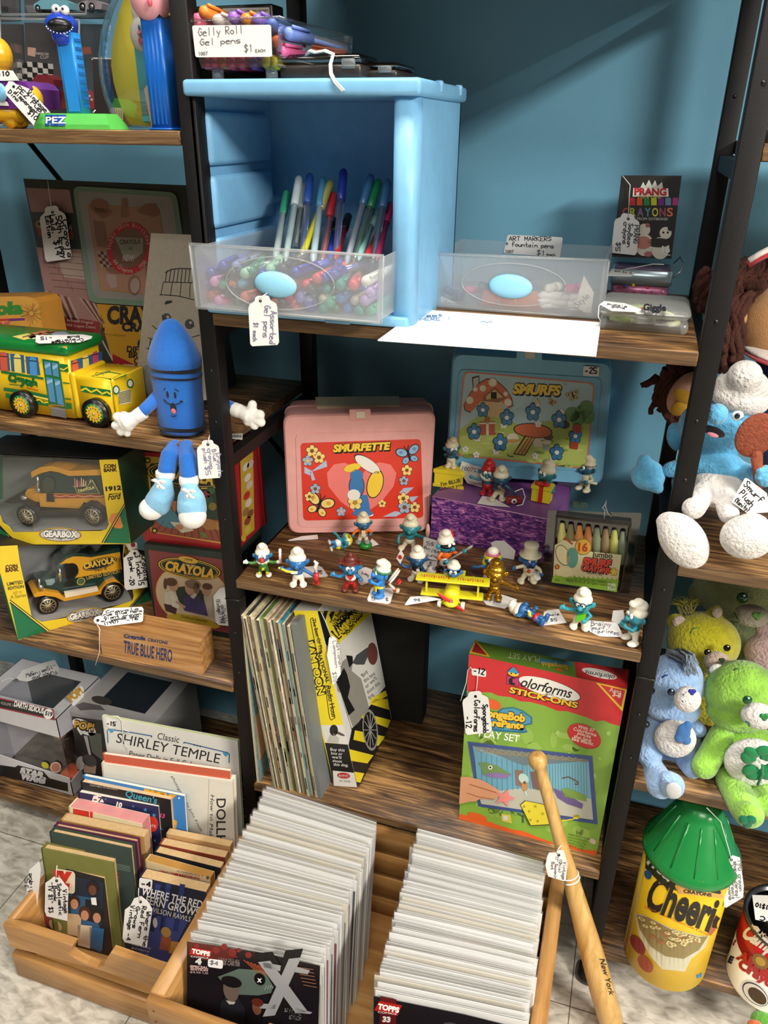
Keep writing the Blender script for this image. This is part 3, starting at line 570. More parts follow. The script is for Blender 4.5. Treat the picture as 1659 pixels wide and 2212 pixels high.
# cream handle in the lid
q=z(215,250,600,246,606,288,222,292);mb=MB();zt=at(*z(400,325)[0],Y=.18).z
hp_=Face((0,0,at(*z(400,300)[0],Y=.215).z),(0,0,1));hp_.mb=mb;hp_.slab(q,.02,PL('#cfc4a4',.4),off=.003);mb.build('handle',pk)
LBL=PL('#74b2d0',.42)
a,b=at(965,1040,z=.679),at(1300,1066,z=.679);f=vface(a,b,2)
bl=lunchbox('lunch_box','blue plastic lunch box with mushroom meadow panel standing on the purple carton',f,z(842,45,1586,92,1535,660,812,610),z(872,118,1536,160,1498,596,842,555),
              (z(1140,42,1256,48,1256,86,1140,82),z(1180,44,1224,46,1224,74,1180,72)),.08,LBL,PL('#c9c2ae',.4),a)
f2=Face(f.O+f.N*.0013,f.N);f=f2;f.mb=mb=MB()
f.poly(rrect(z(897,130,1500,185,1465,582,862,520),.07),PA('#d9764e',.35),1);f.poly(rrect(z(903,137,1493,191,1458,575,868,513),.07),PA('#a9c8cc',.35),2)
GRN=PA('#a8bc58',.4);GRN2=PA('#7f9c3e',.4)
f.poly(z(880,400,960,340,1050,330,1150,380,1300,360,1400,350,1475,370,1456,560,1440,572,880,513,870,500),GRN,3)
f.poly(z(880,430,1000,420,1120,450,1260,470,1462,470,1456,565,880,510),PA('#bccb6a',.4),4)
random.seed(3)
for i in range(26):x,y=random.uniform(890,1440),random.uniform(400,540);f.ell(z(x,y+(x-890)*.06)[0],(random.uniform(6,16),1),(0,-random.uniform(2,4)),GRN2 if i%2 else PA('#cdd67e',.4),5,10)
for x,y in((1395,330),(1440,320),(1465,340),(1420,350),(1460,300)):f.circ(z(x,y)[0],16,PA('#5f8f4a',.4),4)
MUSH=PA('#d06a3c',.4);CRM=PA('#e4dcc0',.4)
f.poly(z(935,160,968,152,970,235,940,232),INK,4);f.poly(z(940,165,965,158,966,232,943,230),PA('#b9bcae',.4),5)
cap=[(900,285),(905,310),(930,320),(980,265),(1060,260),(1100,300),(1122,290),(1115,255),(1090,215),(1050,180),(1005,168),(965,190),(930,230)]
f.poly(z(*[k for p in cap for k in(p[0]+(p[0]-1010)*.03,p[1]+(p[1]-240)*.04)]),INK,5);f.poly(z(*[k for p in cap for k in p]),MUSH,6)
for x,y,r in((1030,183,9),(925,265,8),(985,210,7),(1100,275,8),(1090,235,5),(950,215,5)):f.circ(z(x,y)[0],r,CRM,7)
f.poly(z(985,250,1040,205,1090,255,1060,275,990,270),PA('#8a5a34',.4),8);f.poly(z(1000,245,1040,215,1078,252,1000,262),PA('#d8b070',.4),9);f.poly(z(1022,228,1048,228,1048,258,1022,258),INK,10)
f.poly(z(960,268,1070,268,1085,330,1060,345,975,335),PA('#d2b27c',.4),5)
f.ell(z(1215,405)[0],(42,3),(-2,-16),INK,6);f.ell(z(1215,405)[0],(40,3),(-2,-14.5),MUSH,7);f.ell(z(1280,430)[0],(13,3),(0,-8),PA('#6b4a34',.4),6);f.poly(z(1205,420,1285,430,1290,480,1220,480),CRM,5)
f.poly(z(1180,428,1228,436,1178,520,1125,512),INK,8);f.poly(z(1183,432,1224,438,1175,516,1130,509),PA('#c69a48',.4),9);f.line(z(1196,436,1148,511),1.2,INK,10);f.line(z(1210,437,1162,513),1.2,INK,10)
f.poly(z(970,365,1040,362,1040,425,972,425),PA('#b9553a',.4),7);f.poly(z(1000,362,1012,362,1012,425,1000,425),CRM,8);f.line(z(968,372,1044,370),3,CRM,8);f.circ(z(1005,355)[0],6,PA('#b9553a',.4),8)
f.ell(z(1122,440)[0],(13,0),(0,-11),CRM,7);f.ell(z(1122,452)[0],(14,0),(0,-4),PA('#d79a4c',.4),8);f.line(z(1090,462,1152,460),2.5,CRM,7)
f.poly(z(1258,460,1290,455,1292,495,1264,498),PA('#9aa39c',.4),7);f.ell(z(1278,458)[0],(10,0),(0,-5),CRM,8)
f.ell(z(1362,378)[0],(10,0),(0,-9),PA('#2c3238',.4),7);f.poly(z(1240,268,1222,250,1232,280,1245,280),YL,7)
# plain blue-and-white flowers where the printed figures stand
for x,y,r in((985,310,30),(945,410,34),(1095,345,34),(1065,460,36),(1215,320,36),(1335,355,36),(1410,430,32),(1325,505,34)):
    flower(f,z(x,y)[0],r/2.127,PA('#3f7fa8',.4),WHT,8,ky=1.2)
for x,y in((960,440),(1080,380),(1045,500),(1230,290),(1345,320),(1240,375),(1310,530),(905,490),(955,515),(1225,520),(1300,545)):flower(f,z(x,y)[0],8,WHT,PA('#d8c8a0'),6,ol=False)
f.poly(z(1390,455,1425,460,1420,492,1385,485),PA('#b04a34',.4),11);f.circ(z(1418,395)[0],10,PA('#b04a34',.4),11)
wordart(f,'SMURFS',*z(1120,232,1345,242),20,YL);butterfly(f,z(1300,275)[0],10,30,PA('#d8a458',.4),PA('#8a5a2c'));butterfly(f,z(1400,245)[0],15,-20,PA('#d8c070',.4),PA('#3a3a2c'))
f.text('TM',*z(1356,195,1370,196),INK,4);f.hand('Peyo',*z(1098,525,1125,527),INK,6,1,5)
mb.build('picture_panel',bl)
f.mb=MB();f.slab(rrect(z(1447,108,1520,112,1517,156,1444,152),.2),.0004,CARD,off=.001);f.hand('-25',*z(1455,140,1508,142),INK,5,2.6,12);f.mb.build('price_sticker',bl)
# purple carton
def cartonbox(name,label,cat,f,q,depth,m,mside=None,tag_=True):
    f.mb=MB();f.slab(q,depth,m,mside);return f.mb
def watermat():
    m,nt,b,out=mk('purple_water_print');N=nt.nodes.new;L=nt.links.new
    tc=N('ShaderNodeTexCoord');mp=N('ShaderNodeMapping');mp.inputs['Scale'].default_value=(90,90,240);L(tc.outputs['Object'],mp.inputs[0])
    n=N('ShaderNodeTexNoise');n.inputs['Scale'].default_value=1;n.inputs['Detail'].default_value=4;n.inputs['Distortion'].default_value=1.2;L(mp.outputs[0],n.inputs['Vector'])
    cr=N('ShaderNodeValToRGB');e=cr.color_ramp.elements;e[0].position=.42;e[0].color=(*lin('#46266a'),1);e[1].position=.68;e[1].color=(*lin('#d58fc0'),1);k=e.new(.55);k.color=(*lin('#8a4a96'),1)
    L(n.outputs[0],cr.inputs[0]);L(cr.outputs[0],b.inputs['Base Color']);b.inputs['Roughness'].default_value=.4;return m
WATER=watermat();PURP=PA('#7d4a8a',.45)
a,b=at(930,1160,z=ZB),at(1180,1215,z=ZB);f=vface(a,b,0);f.mb=mb=MB()
ta,tb=V((a.x,a.y,.6785)),V((b.x,b.y,.6785));k=-f.N*.125;mb.prism([ta,tb,b,a],[v+k for v in(ta,tb,b,a)],WATER,PURP)
mb.tube([ta,tb],.0006,PA('#e0b0c8'),6)
tag(mb.build('purple_carton'),'purple rippled-water carton under the blue lunch box, crowd of figures on top','carton')
# crayon pack
z=ZF(820,1080,2.765);a,b=at(1183,1262,z=ZB),at(1352,1287,z=ZB);f=vface(a,b,4)
cp=thing('crayon_pack','clear hanging pack of fat crayons with green and cream label beside the purple carton','crayon pack',a)
f.mb=mb=MB();f.slab(rrect(z(1005,62,1566,78,1492,560,968,492),.03),.0006,SMOKE);
mb.build('blister_card',cp)
f.mb=mb=MB();DK=M('#3a3026',.4)
fr=[f.p(q,.012)for q in z(1052,100,1505,150,1442,552,1020,492)];bk=[v-f.N*.012 for v in fr]
for i in range(4):mb.prism([fr[i],fr[(i+1)%4],fr[(i+1)%4]+(fr[(i+2)%4]-fr[(i+1)%4])*.02,fr[i]+(fr[i-1]-fr[i])*.02],[bk[i],bk[(i+1)%4],bk[(i+1)%4],bk[i]],DK)
f.poly(z(1052,100,1505,150,1442,552,1020,492),DK,-1);mb.build('tray',cp)
f.mb=mb=MB();fo=Face(f.O+f.N*.0125,f.N);fo.mb=mb;f3=fo
f3.poly(z(1046,270,1100,240,1190,250,1230,305,1445,328,1425,480,1036,458),PA('#dfd3a4'),1);f3.poly(z(1036,452,1427,478,1416,550,1026,492),PA('#8fb83e'),2)
for i in range(14):x=1040+i*28;f3.poly(z(x,462+i*1.7,x+12,440+i*1.9,x+26,464+i*1.8),PA('#8fb83e'),3)
f3.circ(z(1216,280)[0],18,PA('#8a7a3a'),3);f3.circ(z(1216,280)[0],16.4,PA('#e8b442'),4);f3.text('16',*z(1184,304,1242,308),PA('#c2452a'),5,bold=.04)
f3.text('Jumbo',*z(1268,338,1390,350),PA('#3a3628'),4,bold=.015);wordart(f3,'SMURF',*z(1212,384,1384,400),14,PA('#d84a3a'),4,.07,.1,(1.4,1.6));wordart(f3,'CRAYONS',*z(1202,416,1376,442),12,PA('#d84a3a'),4,.07,.1,(1.4,1.6));f3.text('NON-TOXIC',*z(1238,440,1332,454),INK,4)
for i,(p,q)in enumerate((((1160,468),(1360,490)),((1110,478),(1385,502)),((1115,488),(1380,516)))):f3.text(('Easy to open enclosed storage box','LICENSED BY WALLACE BERRIE CO','Made in U.S.A. all rights reserved')[i],*z(*p,*q),PA('#4a6a20'),4)
f3.text('$16',*z(1050,482,1075,484),PA('#3a5018'),4);f3.poly(z(1362,495,1410,500,1408,540,1360,535),PA('#c9d8a8'),4);f3.text('TM',*z(1368,530,1402,534),PA('#5a6a3a'),5)
flower(f3,z(1400,430)[0],9,YL,PA('#e8d8a0'),4);flower(f3,z(1060,400)[0],6,PA('#d0602e'),YL,4)
f3.ell(z(1095,330)[0],(16,4),(-3,-22),PA('#4a5a3a'),3);f3.ell(z(1095,330)[0],(14.6,4),(-3,-20.6),PA('#e9dca8'),4);f3.ell(z(1150,345)[0],(13,0),(0,-22),PA('#5f9a86'),4);f3.ell(z(1105,430)[0],(18,2),(0,-11),PA('#e9dca8'),4);f3.line(z(1105,225,1150,262),4,PA('#b04a30'),4)
mb.build('label',cp)
f.mb=mb=MB();f.text('GET WELL',*z(1154,22,1248,34),PA('#6a7a4a'),1);f.text('SOON!!',*z(1155,40,1240,54),PA('#6a7a4a'),1);mb.build('header_print',cp)
for i,c in enumerate(('#e0d680','#8d8458','#d8914a','#c07842','#7f8a6a','#86704a','#a8aa58','#76826e')):
    x0=1090+i*52;y0=138+i*7;mb=MB();t=f.p(z(x0,y0)[0],.004);e=f.p(z(x0-6,y0+190)[0],.004);d=e-t
    mb.tube([t,t+d*.06,t+d*.3,t+d*.32,t+d],[.0028,.0036,.0052,.0060,.0060],M(c,.6),12)
    n_=('pale yellow','olive grey','orange','burnt orange','sage','brown','yellow-green','grey-green')[i]
    tag(mb.build('crayon'),f'fat {n_} crayon tip showing behind the clear pack window','crayon','crayons in the clear pack')
mb=MB();p=[f.p(q,.003)for q in z(1340,120,1345,60,1330,45,1340,38,1356,0,1350,40,1362,75,1384,100)];mb.tube(p,.0006,STRING,5);mb.build('string',cp)
# ================================================================ figures
BLU,BLU2,BLU3=PL('#2f6f9e',.3),PL('#2f8aa0',.35),PL('#2f83cf',.35)
IV,IV2=PL('#efe8d6',.4),PL('#d8cfb0',.45);YEL=PL('#e2cf2e',.35);REDP=PL('#c22b28',.35);EYE=PL('#f4f1e8',.25);PUP=PL('#121214',.2)
def figure(label,base,zz,H,rz,skin=BLU,cap=IV,pants=IV,shoes=None,top=None,arms=(((.22,-.02,.36),(.26,-.08,.30)),((-.22,-.02,.36),(-.26,-.08,.30))),gloves=None,legs=(.08,.08),extra=None,hat='cap',eyes=True,openh=(0,0),lie=None,headturn=0,look=0,name='toy_figure',beard=None,ground=None,droop=(0,-.05)):
    p=at(*base,z=zz);p.z=zz+(ground or 0)
    t=thing(name,label,'figurine',p)
    Mx=Matrix.Translation(p)@Matrix.Rotation(R(rz),4,'Z')
    if lie:Mx=Mx@Matrix.Translation((0,0,H*.2))@lie
    Mx=Mx@Matrix.Scale(H,4)
    HM=Matrix.Translation((0,0,.46))@Matrix.Rotation(R(headturn),4,'Z')@Matrix.Rotation(R(look),4,'X')@Matrix.Translation((0,0,-.46))
    vx=H*.014
    def fin(mb,nm,fuse=True,head=False,sm=4):
        X=Mx@HM if head else Mx
        mb.v=[X@V(v)for v in mb.v];o=mb.build(nm,t)
        if fuse:soft(o,vx,sm)
        return o
    hp=lambda v:HM@V(v)
    mb=MB();mb.ell(hp((0,-.01,.585)),(.195,.175,.155),skin,rot=HM.to_3x3());mb.ell(hp((0,-.2,.575)),.058,skin);mb.ell((0,0,.37),(.115,.10,.13),skin);mb.tube([(0,0,.40),hp((0,0,.5))],.08,skin)
    for s_ in(1,-1):mb.ell(hp((.215*s_,.02,.6)),(.055,.03,.075),skin,rot=Euler((0,R(25*s_),0)))
    hb=MB()
    for i,(el,ha)in enumerate(arms):
        s_=1 if i==0 else-1;sl=top or skin
        (hb if top else mb).tube([(.09*s_,0,.43),el,lerp(el,ha,.8)],[.05,.042,.04],sl,10)
        hm_=mb;hm=skin
        if gloves:hm_=hb;hm=gloves
        hm_.tube([lerp(el,ha,.7),ha],[.036,.044],hm,10);hm_.ell(ha,(.052,.045,.052),hm)
        d=(V(ha)-V(el)).normalized();u=V((0,0,1))-d*d.z;u=u.normalized()if u.length>.1 else V((1,0,0));w=d.cross(u)
        for k,aa in enumerate((-35,-5,25,70)):
            dd=d*math.cos(R(aa))+u*math.sin(R(aa));l=.095 if openh[i]else .055
            hm_.tube([V(ha),V(ha)+dd*l*.7,V(ha)+dd*l+(w*0 if openh[i]else w*.03*s_)],[.022,.021,.017],hm,8)
    lm=MB();pm=pants
    lm.ell((0,0,.255),(.125,.11,.095),pm)
    fm=MB()if shoes else lm;sm_=shoes or pm
    for i,lx in enumerate(legs):
        s_=1 if i==0 else-1;lm.tube([(.06*s_,0,.24),(lx*s_,-.005,.07)],[.07,.055],pm,10);fm.ell((lx*s_*1.25,-.06,.055),(.088,.13,.056),sm_)
    fin(mb,'body');fin(lm,'trousers')
    if shoes:fin(fm,'shoes')
    if hb.v:
        if top:hb.ell((0,0,.37),(.128,.113,.135),top)
        for m in list(hb.mats)[:1]:pass
        if top and gloves:
            A=MB();B=MB()
            for i,f_ in enumerate(hb.f):(A if hb.mats[hb.m[i]]is top else B).add([hb.v[k]for k in f_],[tuple(range(len(f_)))],hb.mats[hb.m[i]],True)
            for Q,nm in((A,'shirt'),(B,'gloves')):
                X=Mx;Q.v=[X@V(v)for v in Q.v];o=Q.build(nm,t)
                w=o.modifiers.new('join','WELD');w.merge_threshold=1e-5;soft(o,vx,3)
        else:fin(hb,'shirt' if top else 'gloves')
    if hat=='cap':
        mb=MB();mb.ell((0,.03,.69),(.2,.178,.13),cap);mb.ell((0,.05,.80),(.155,.15,.13),cap);mb.ell((droop[0]*.6,.0,.89),(.11,.11,.085),cap);mb.ell((droop[0],droop[1],.885),(.085,.08,.07),cap);fin(mb,'cap',head=True,sm=5)
    if eyes:
        for s_ in(1,-1):
            mb=MB();mb.ell((.055*s_,-.158,.645),(.048,.03,.058),EYE,n=12,k=8);mb.ell((.042*s_,-.186,.64),(.016,.008,.02),PUP,n=8,k=6);fin(mb,'eye',False,True)
    mb=MB();mb.tube([(-.08,-.155,.515),(-.04,-.172,.492),(0,-.177,.486),(.04,-.172,.492),(.08,-.155,.515)],.008,PUP,6);fin(mb,'mouth',False,True)
    if extra:
        def ex(nm,fn,head=False,fuse=False):m=MB();fn(m);return fin(m,nm,fuse,head)
        extra(ex)
    return t
AO=((.26,-.04,.46),(.38,-.1,.50))
def e1(ex):
    ex('red_nose',lambda m:m.ell((0,-.21,.575),.07,REDP),True)
    ex('ruffle',lambda m:[m.ell((.13*math.sin(i*.7),-.13*math.cos(i*.7),.455),.05,IV)for i in range(9)],fuse=True)
    def cane(m):m.tube([(.46,-.12,.44),(.47,-.12,.82)],.04,EYE,10);[m.tube([(.42,-.12,.54+i*.09),(.515,-.13,.58+i*.09)],.022,REDP,6)for i in range(3)];m.ell((.47,-.12,.82),.042,EYE)
    ex('candy_cane',cane)
    for x,y,z_ in((0,-.13,.27),(.1,-.1,.13),(-.1,-.1,.13)):ex('pompom',lambda m:m.ell((x,y,z_),.042,YEL))
figure('small toy clown with red nose, white gloves and candy cane at the shelf corner',(570,1243),ZB,.052,22,top=PL('#3f7f34',.4),gloves=IV,pants=PL('#3f7f34',.4),shoes=IV,arms=(((.27,-.05,.42),(.40,-.11,.46)),((-.28,-.03,.40),(-.42,-.06,.45))),openh=(0,1),legs=(.11,.1),extra=e1)
def e2(ex):
    ex('toothbrush',lambda m:(m.tube([(-.40,-.22,.58),(-.2,-.25,.50),(.02,-.24,.47)],.028,YEL,8),m.box((-.12,-.3,.47),(.02,-.23,.50),IV)))
    ex('paste_tube',lambda m:(m.tube([(.42,-.16,.16),(.42,-.16,.42)],[.05,.065],REDP,12),m.tube([(.42,-.16,.42),(.42,-.16,.48)],.045,M('#b8bcc0',.3,.8),12),m.tube([(.42,-.16,.48),(.40,-.16,.58),(.44,-.16,.66),(.38,-.16,.72)],[.04,.045,.045,.025],IV,10),m.tube([(.36,-.16,.15),(.48,-.16,.15)],.04,REDP,8)))
figure('blue and white toy figure brushing with a yellow toothbrush beside the clown',(645,1264),ZB,.06,18,skin=PL('#2d6aa6',.28),arms=(((.25,-.05,.36),(.40,-.14,.30)),((-.26,-.12,.46),(-.33,-.2,.55))),eyes=False,extra=e2,legs=(.09,.09))
BRN=PL('#6a2a20',.35)
def e3(ex):
    ex('hat',lambda m:(m.ell((0,.02,.73),(.24,.22,.03),BRN),m.ell((0,.03,.80),(.16,.15,.12),BRN),m.ell((0,-.02,.93),.075,BRN),m.ell((.23,0,.75),(.05,.14,.05),BRN),m.ell((-.23,0,.75),(.05,.14,.05),BRN)),True,True)
    ex('waistcoat',lambda m:(m.ell((0,-.01,.36),(.135,.118,.12),EYE)),fuse=True);ex('neckerchief',lambda m:m.prism([V((-.09,-.13,.45)),V((.09,-.13,.45)),V((0,-.155,.33))],[V((-.09,-.1,.45)),V((.09,-.1,.45)),V((0,-.11,.33))],REDP))
    ex('belt',lambda m:m.tube([(.13*math.cos(i*.524),.115*math.sin(i*.524),.29)for i in range(13)],.02,BRN,6))
figure('toy cowboy figure with brown hat, red neckerchief and one waving hand',(758,1274),ZB,.058,16,skin=PL('#2a76a8',.25),pants=REDP,shoes=BRN,hat='none',arms=(((.22,-.06,.36),(.24,-.14,.36)),((-.26,-.03,.36),(-.38,-.08,.44))),openh=(0,1),legs=(.09,.11),extra=e3)
def e4(ex):
    ex('headband',lambda m:m.tube([(.2*math.cos(i*.524),.02+.18*math.sin(i*.524),.68)for i in range(13)],.03,PL('#2f7a52',.4),8),True)
    for x,c in((.06,IV),(-.02,IV)):ex('feather',lambda m:(m.ell((x+.12,.26,.60),(.05,.03,.2),c,rot=(R(-40),R(-20),0)),m.ell((x+.16,.38,.46),(.045,.028,.07),REDP,rot=(R(-40),R(-20),0))),True)
    ex('loincloth',lambda m:(m.ell((0,-.02,.27),(.135,.12,.05),YEL),m.box((-.07,-.15,.17),(.07,-.12,.27),YEL)))
    ex('pipe',lambda m:(m.tube([(.1,.16,.36),(.16,.34,.14)],[.03,.045],IV2,8),m.tube([(.145,.28,.21),(.152,.31,.18)],.055,REDP,8),m.tube([(.16,.34,.12),(.17,.36,.22)],[.06,.05],IV2,10)))
figure('blue toy figure in profile with feather headband and yellow loincloth standing on a white tag',(822,1287),ZB+.001,.057,-52,skin=BLU3,pants=BLU3,extra=e4,look=-8,arms=(((.17,-.14,.42),(.06,-.24,.45)),((-.17,-.12,.40),(-.06,-.24,.42))),legs=(.07,.07),droop=(0,-.09))
def e5(ex):
    ex('waistcoat',lambda m:m.ell((0,0,.36),(.13,.115,.11),PL('#15181c',.4)),fuse=True)
    ex('playing_card',lambda m:(m.prism([V((-.5,-.1,.58)),V((-.38,-.14,.46)),V((-.30,-.12,.70)),V((-.40,-.08,.82))],[V((-.5,-.085,.58)),V((-.38,-.125,.46)),V((-.30,-.105,.70)),V((-.40,-.065,.82))],EYE),m.ell((-.395,-.125,.64),(.05,.004,.06),REDP)))
    ex('white_daisy',lambda m:m.ell((.06,-.12,.36),(.05,.02,.05),IV))
figure('blue toy figure in black waistcoat holding up a playing card',(900,1254),ZB,.056,-2,skin=PL('#234f78',.3),extra=e5,eyes=False,arms=(((.2,-.08,.34),(.22,-.16,.40)),((-.26,-.08,.36),(-.38,-.10,.44))),headturn=15,legs=(.1,.1))
OG=PL('#dd6a22',.35)
def e6(ex):
    ex('mask',lambda m:m.ell((0,-.035,.62),(.2,.172,.075),PUP,n=20,k=12),True)
    ex('guitar',lambda m:(m.ell((-.08,-.17,.26),(.12,.03,.10),PL('#a9a8a2',.3,metal=.4)),m.tube([(-.05,-.18,.28),(.42,-.2,.56)],.022,PL('#85847e',.35),8),m.ell((.46,-.2,.58),(.08,.02,.035),PL('#9a9992',.3),rot=(0,R(-30),0)),m.tube([(-.08,-.2,.26),(-.08,-.205,.26)],.04,PUP,10)))
    ex('red_feather',lambda m:m.ell((.1,-.05,.86),(.025,.03,.15),REDP,rot=(0,R(-25),0)),True)
figure('masked toy guitarist in orange outfit and black boots before the purple carton',(962,1228),ZB,.064,30,skin=BLU2,top=OG,pants=OG,shoes=PUP,eyes=True,extra=e6,arms=(((.24,-.1,.40),(.34,-.2,.50)),((-.2,-.08,.32),(-.06,-.22,.30))),headturn=25,legs=(.11,.12),droop=(-.05,-.02))
LIE=Matrix.Rotation(R(90),4,'Y')
def e7(ex):
    ex('hair',lambda m:(m.ell((0,.02,.66),(.22,.2,.16),YEL),m.ell((.16,.06,.5),(.1,.13,.2),YEL),m.ell((.17,.04,.34),(.09,.12,.14),YEL)),True,True)
    ex('dress',lambda m:m.ell((0,0,.32),(.14,.12,.15),IV),fuse=True)
figure('small toy figure with long yellow hair lying on its side before the pink lunch box',(735,1183),ZB,.045,22,skin=BLU2,pants=PL('#2f7ab8',.35),shoes=IV2,extra=e7,hat='none',lie=Matrix.Rotation(R(78),4,'Y')@Matrix.Rotation(R(-10),4,'X')@Matrix.Translation((0,0,-.018)),arms=(((.14,-.16,.42),(.1,-.2,.5)),((-.3,-.05,.36),(-.42,-.05,.3))),legs=(.09,.12))
def e8(ex):
    ex('grass_base',lambda m:m.ell((.05,.02,-.08),(.2,.2,.12),PL('#1f7d2a',.3)))
    ex('waistcoat',lambda m:m.box((-.05,-.14,.28),(.05,-.1,.46),IV2))
figure('blue toy footballer in orange shirt standing on a green grass ball',(785,1185),ZB,.052,20,skin=PL('#2c5f7c',.35),top=OG,pants=IV2,shoes=PL('#84888c',.4),gloves=PL('#2c5f7c',.35),cap=IV2,extra=e8,ground=.010,eyes=False,arms=(((.23,-.06,.36),(.2,-.16,.34)),((-.25,-.04,.36),(-.3,-.08,.26))),legs=(.08,.12),headturn=10)
def e9(ex):ex('quill',lambda m:(m.ell((.44,-.14,.62),(.05,.02,.2),PL('#d8a8a0',.5)),m.tube([(.44,-.14,.24),(.44,-.14,.6)],[.006,.015],IV,6)))
figure('teal toy figure holding a pink quill, standing before the pink lunch box corner',(885,1187),ZB,.06,8,skin=PL('#2c7f86',.38),cap=IV2,pants=IV2,eyes=False,extra=e9,arms=(((.25,-.05,.42),(.42,-.13,.42)),((-.27,-.02,.36),(-.27,-.1,.24))),legs=(.1,.16))
def e10(ex):
    ex('goggle_band',lambda m:m.ell((0,-.02,.635),(.2,.172,.05),PUP,n=20,k=10),True)
GOLD=M('#b88a2a',.28,.85,noise=.05)
figure('metallic gold toy figure with both arms spread wide behind the yellow biplane',(1066,1292),ZB+.001,.062,6,skin=GOLD,cap=GOLD,pants=GOLD,eyes=False,arms=(((.27,-.05,.42),(.42,-.12,.38)),((-.27,-.05,.42),(-.44,-.1,.46))),openh=(1,1),legs=(.08,.09))
def e11(ex):
    ex('hair',lambda m:(m.ell((0,.03,.65),(.22,.19,.15),YEL),m.ell((-.17,.05,.5),(.08,.12,.17),YEL),m.ell((.17,.05,.5),(.08,.12,.17),YEL)),True,True)
    ex('hat',lambda m:(m.ell((0,.02,.80),(.14,.13,.12),IV),m.tube([(.16*math.cos(i*.524),.02+.15*math.sin(i*.524),.75)for i in range(13)],.03,PL('#cf6a88',.4),8)),True)
    ex('dress',lambda m:m.lathe([(.11,.42),(.14,.3),(.21,.05),(.2,.03)],IV,20));ex('flower',lambda m:m.ell((.06,-.15,.4),.05,PL('#cf6a88',.4)))
figure('toy bride figure with yellow hair and pink hatband behind the gold figure',(1060,1254),ZB,.056,8,skin=PL('#2b628e',.3),shoes=IV,extra=e11,hat='none',arms=(((.25,-.05,.42),(.3,-.12,.44)),((-.25,-.05,.40),(-.40,-.08,.38))),openh=(0,1))
def e12(ex):
    ex('top_hat',lambda m:m.lathe([(.0,.70),(.25,.70),(.255,.725),(.16,.74),(.155,.88),(.17,.96),(.16,.985),(.0,.985)],IV2,24),True)
    ex('jacket',lambda m:m.ell((0,.01,.34),(.138,.125,.17),IV2),fuse=True);ex('rose',lambda m:m.ell((-.03,-.13,.36),.04,REDP));ex('bow_tie',lambda m:(m.ell((.045,-.13,.46),(.05,.02,.035),PL('#1d2f50',.4)),m.ell((-.045,-.13,.46),(.05,.02,.035),PL('#1d2f50',.4))))
figure('toy groom figure in cream suit and top hat before the crayon pack',(1140,1257),ZB,.06,18,skin=PL('#2b62a0',.3),top=IV2,pants=IV2,gloves=PL('#2b62a0',.3),hat='none',extra=e12,arms=(((.23,-.05,.36),(.27,-.08,.26)),((-.25,-.05,.42),(-.36,-.1,.42))),legs=(.09,.14),headturn=10)
def e13(ex):
    ex('shorts',lambda m:m.ell((0,0,.26),(.132,.118,.085),REDP),fuse=True);ex('duck_ring',lambda m:(m.ell((-.16,-.13,.36),(.07,.07,.06),YEL),m.ell((-.16,-.18,.42),.03,IV)))
figure('blue toy figure in red shorts lying on its back at the board front',(1137,1338),ZB,.055,72,skin=PL('#265f96',.3),pants=PL('#265f96',.3),extra=e13,lie=Matrix.Translation((0,0,-.001))@Matrix.Rotation(R(-80),4,'X')@Matrix.Translation((0,0,-.027)),eyes=False,arms=(((.2,-.12,.36),(.06,-.2,.34)),((-.2,-.1,.36),(-.16,-.16,.33))),legs=(.08,.1))
def e14(ex):
    ex('spectacles',lambda m:[m.tube([(.055*s_+.06*math.cos(i*.524),-.188,.645+.066*math.sin(i*.524))for i in range(13)],.009,PUP,6)for s_ in(1,-1)]+[m.tube([(.11*s_,-.18,.66),(.2*s_,-.02,.64)],.009,PUP,6)for s_ in(1,-1)],True)
    ex('green_book',lambda m:m.prism([V((-.1,-.2,.26)),V((.08,-.22,.36)),V((.10,-.2,.48)),V((-.08,-.18,.40))],[V((-.1,-.15,.26)),V((.08,-.17,.36)),V((.10,-.15,.48)),V((-.08,-.13,.40))],PL('#57b822',.3)))
figure('teal toy figure in spectacles pointing up with a green book under its arm',(1250,1356),ZB,.06,4,skin=PL('#2f93a2',.3),extra=e14,arms=(((.2,-.06,.36),(.08,-.2,.30)),((-.25,-.05,.44),(-.36,-.1,.50))),openh=(0,1),headturn=-12,legs=(.1,.09),droop=(.0,-.08))
figure('teal toy figure in profile holding both hands to its chin at the board end',(1365,1387),ZB,.063,-58,skin=PL('#2f7f8e',.33),eyes=True,arms=(((.18,-.16,.40),(.06,-.26,.44)),((-.18,-.16,.38),(-.06,-.25,.40))),legs=(.1,.09),droop=(0,-.12))
ZP=.6792
def e17(ex):
    tri=lambda k,z_:[V((-.42*k,-.26*k,z_)),V((.42*k,-.26*k,z_)),V((0,.36*k,z_))]
    ex('plinth',lambda m:(m.prism(tri(1,0),tri(1,-.52),YEL),m.prism(tri(1.08,.02),tri(1.08,-.1),YEL),m.prism(tri(1.08,-.44),tri(1.08,-.53),YEL)))
t=figure('toy figure on a yellow plinth with black lettering at the purple carton corner',(972,1045),ZP,.052,2,skin=PL('#2c6478',.35),cap=IV2,pants=IV2,extra=e17,ground=.027,arms=(((.2,.0,.38),(.16,.1,.28)),((-.2,0,.38),(-.16,.1,.28))),look=8,headturn=30,legs=(.07,.07))
z=ZF(900,930,3.77);c=at(972,1045,z=ZP+.027);f=Face((0,c.y-.0178,ZP),(0,-1,0));f.mb=MB()
f.text("I'm BLUE",*z(200,455,360,420),INK,1,bold=.03);f.text('without you',*z(178,495,378,452),INK,1,bold=.02);f.mb.build('lettering',t)
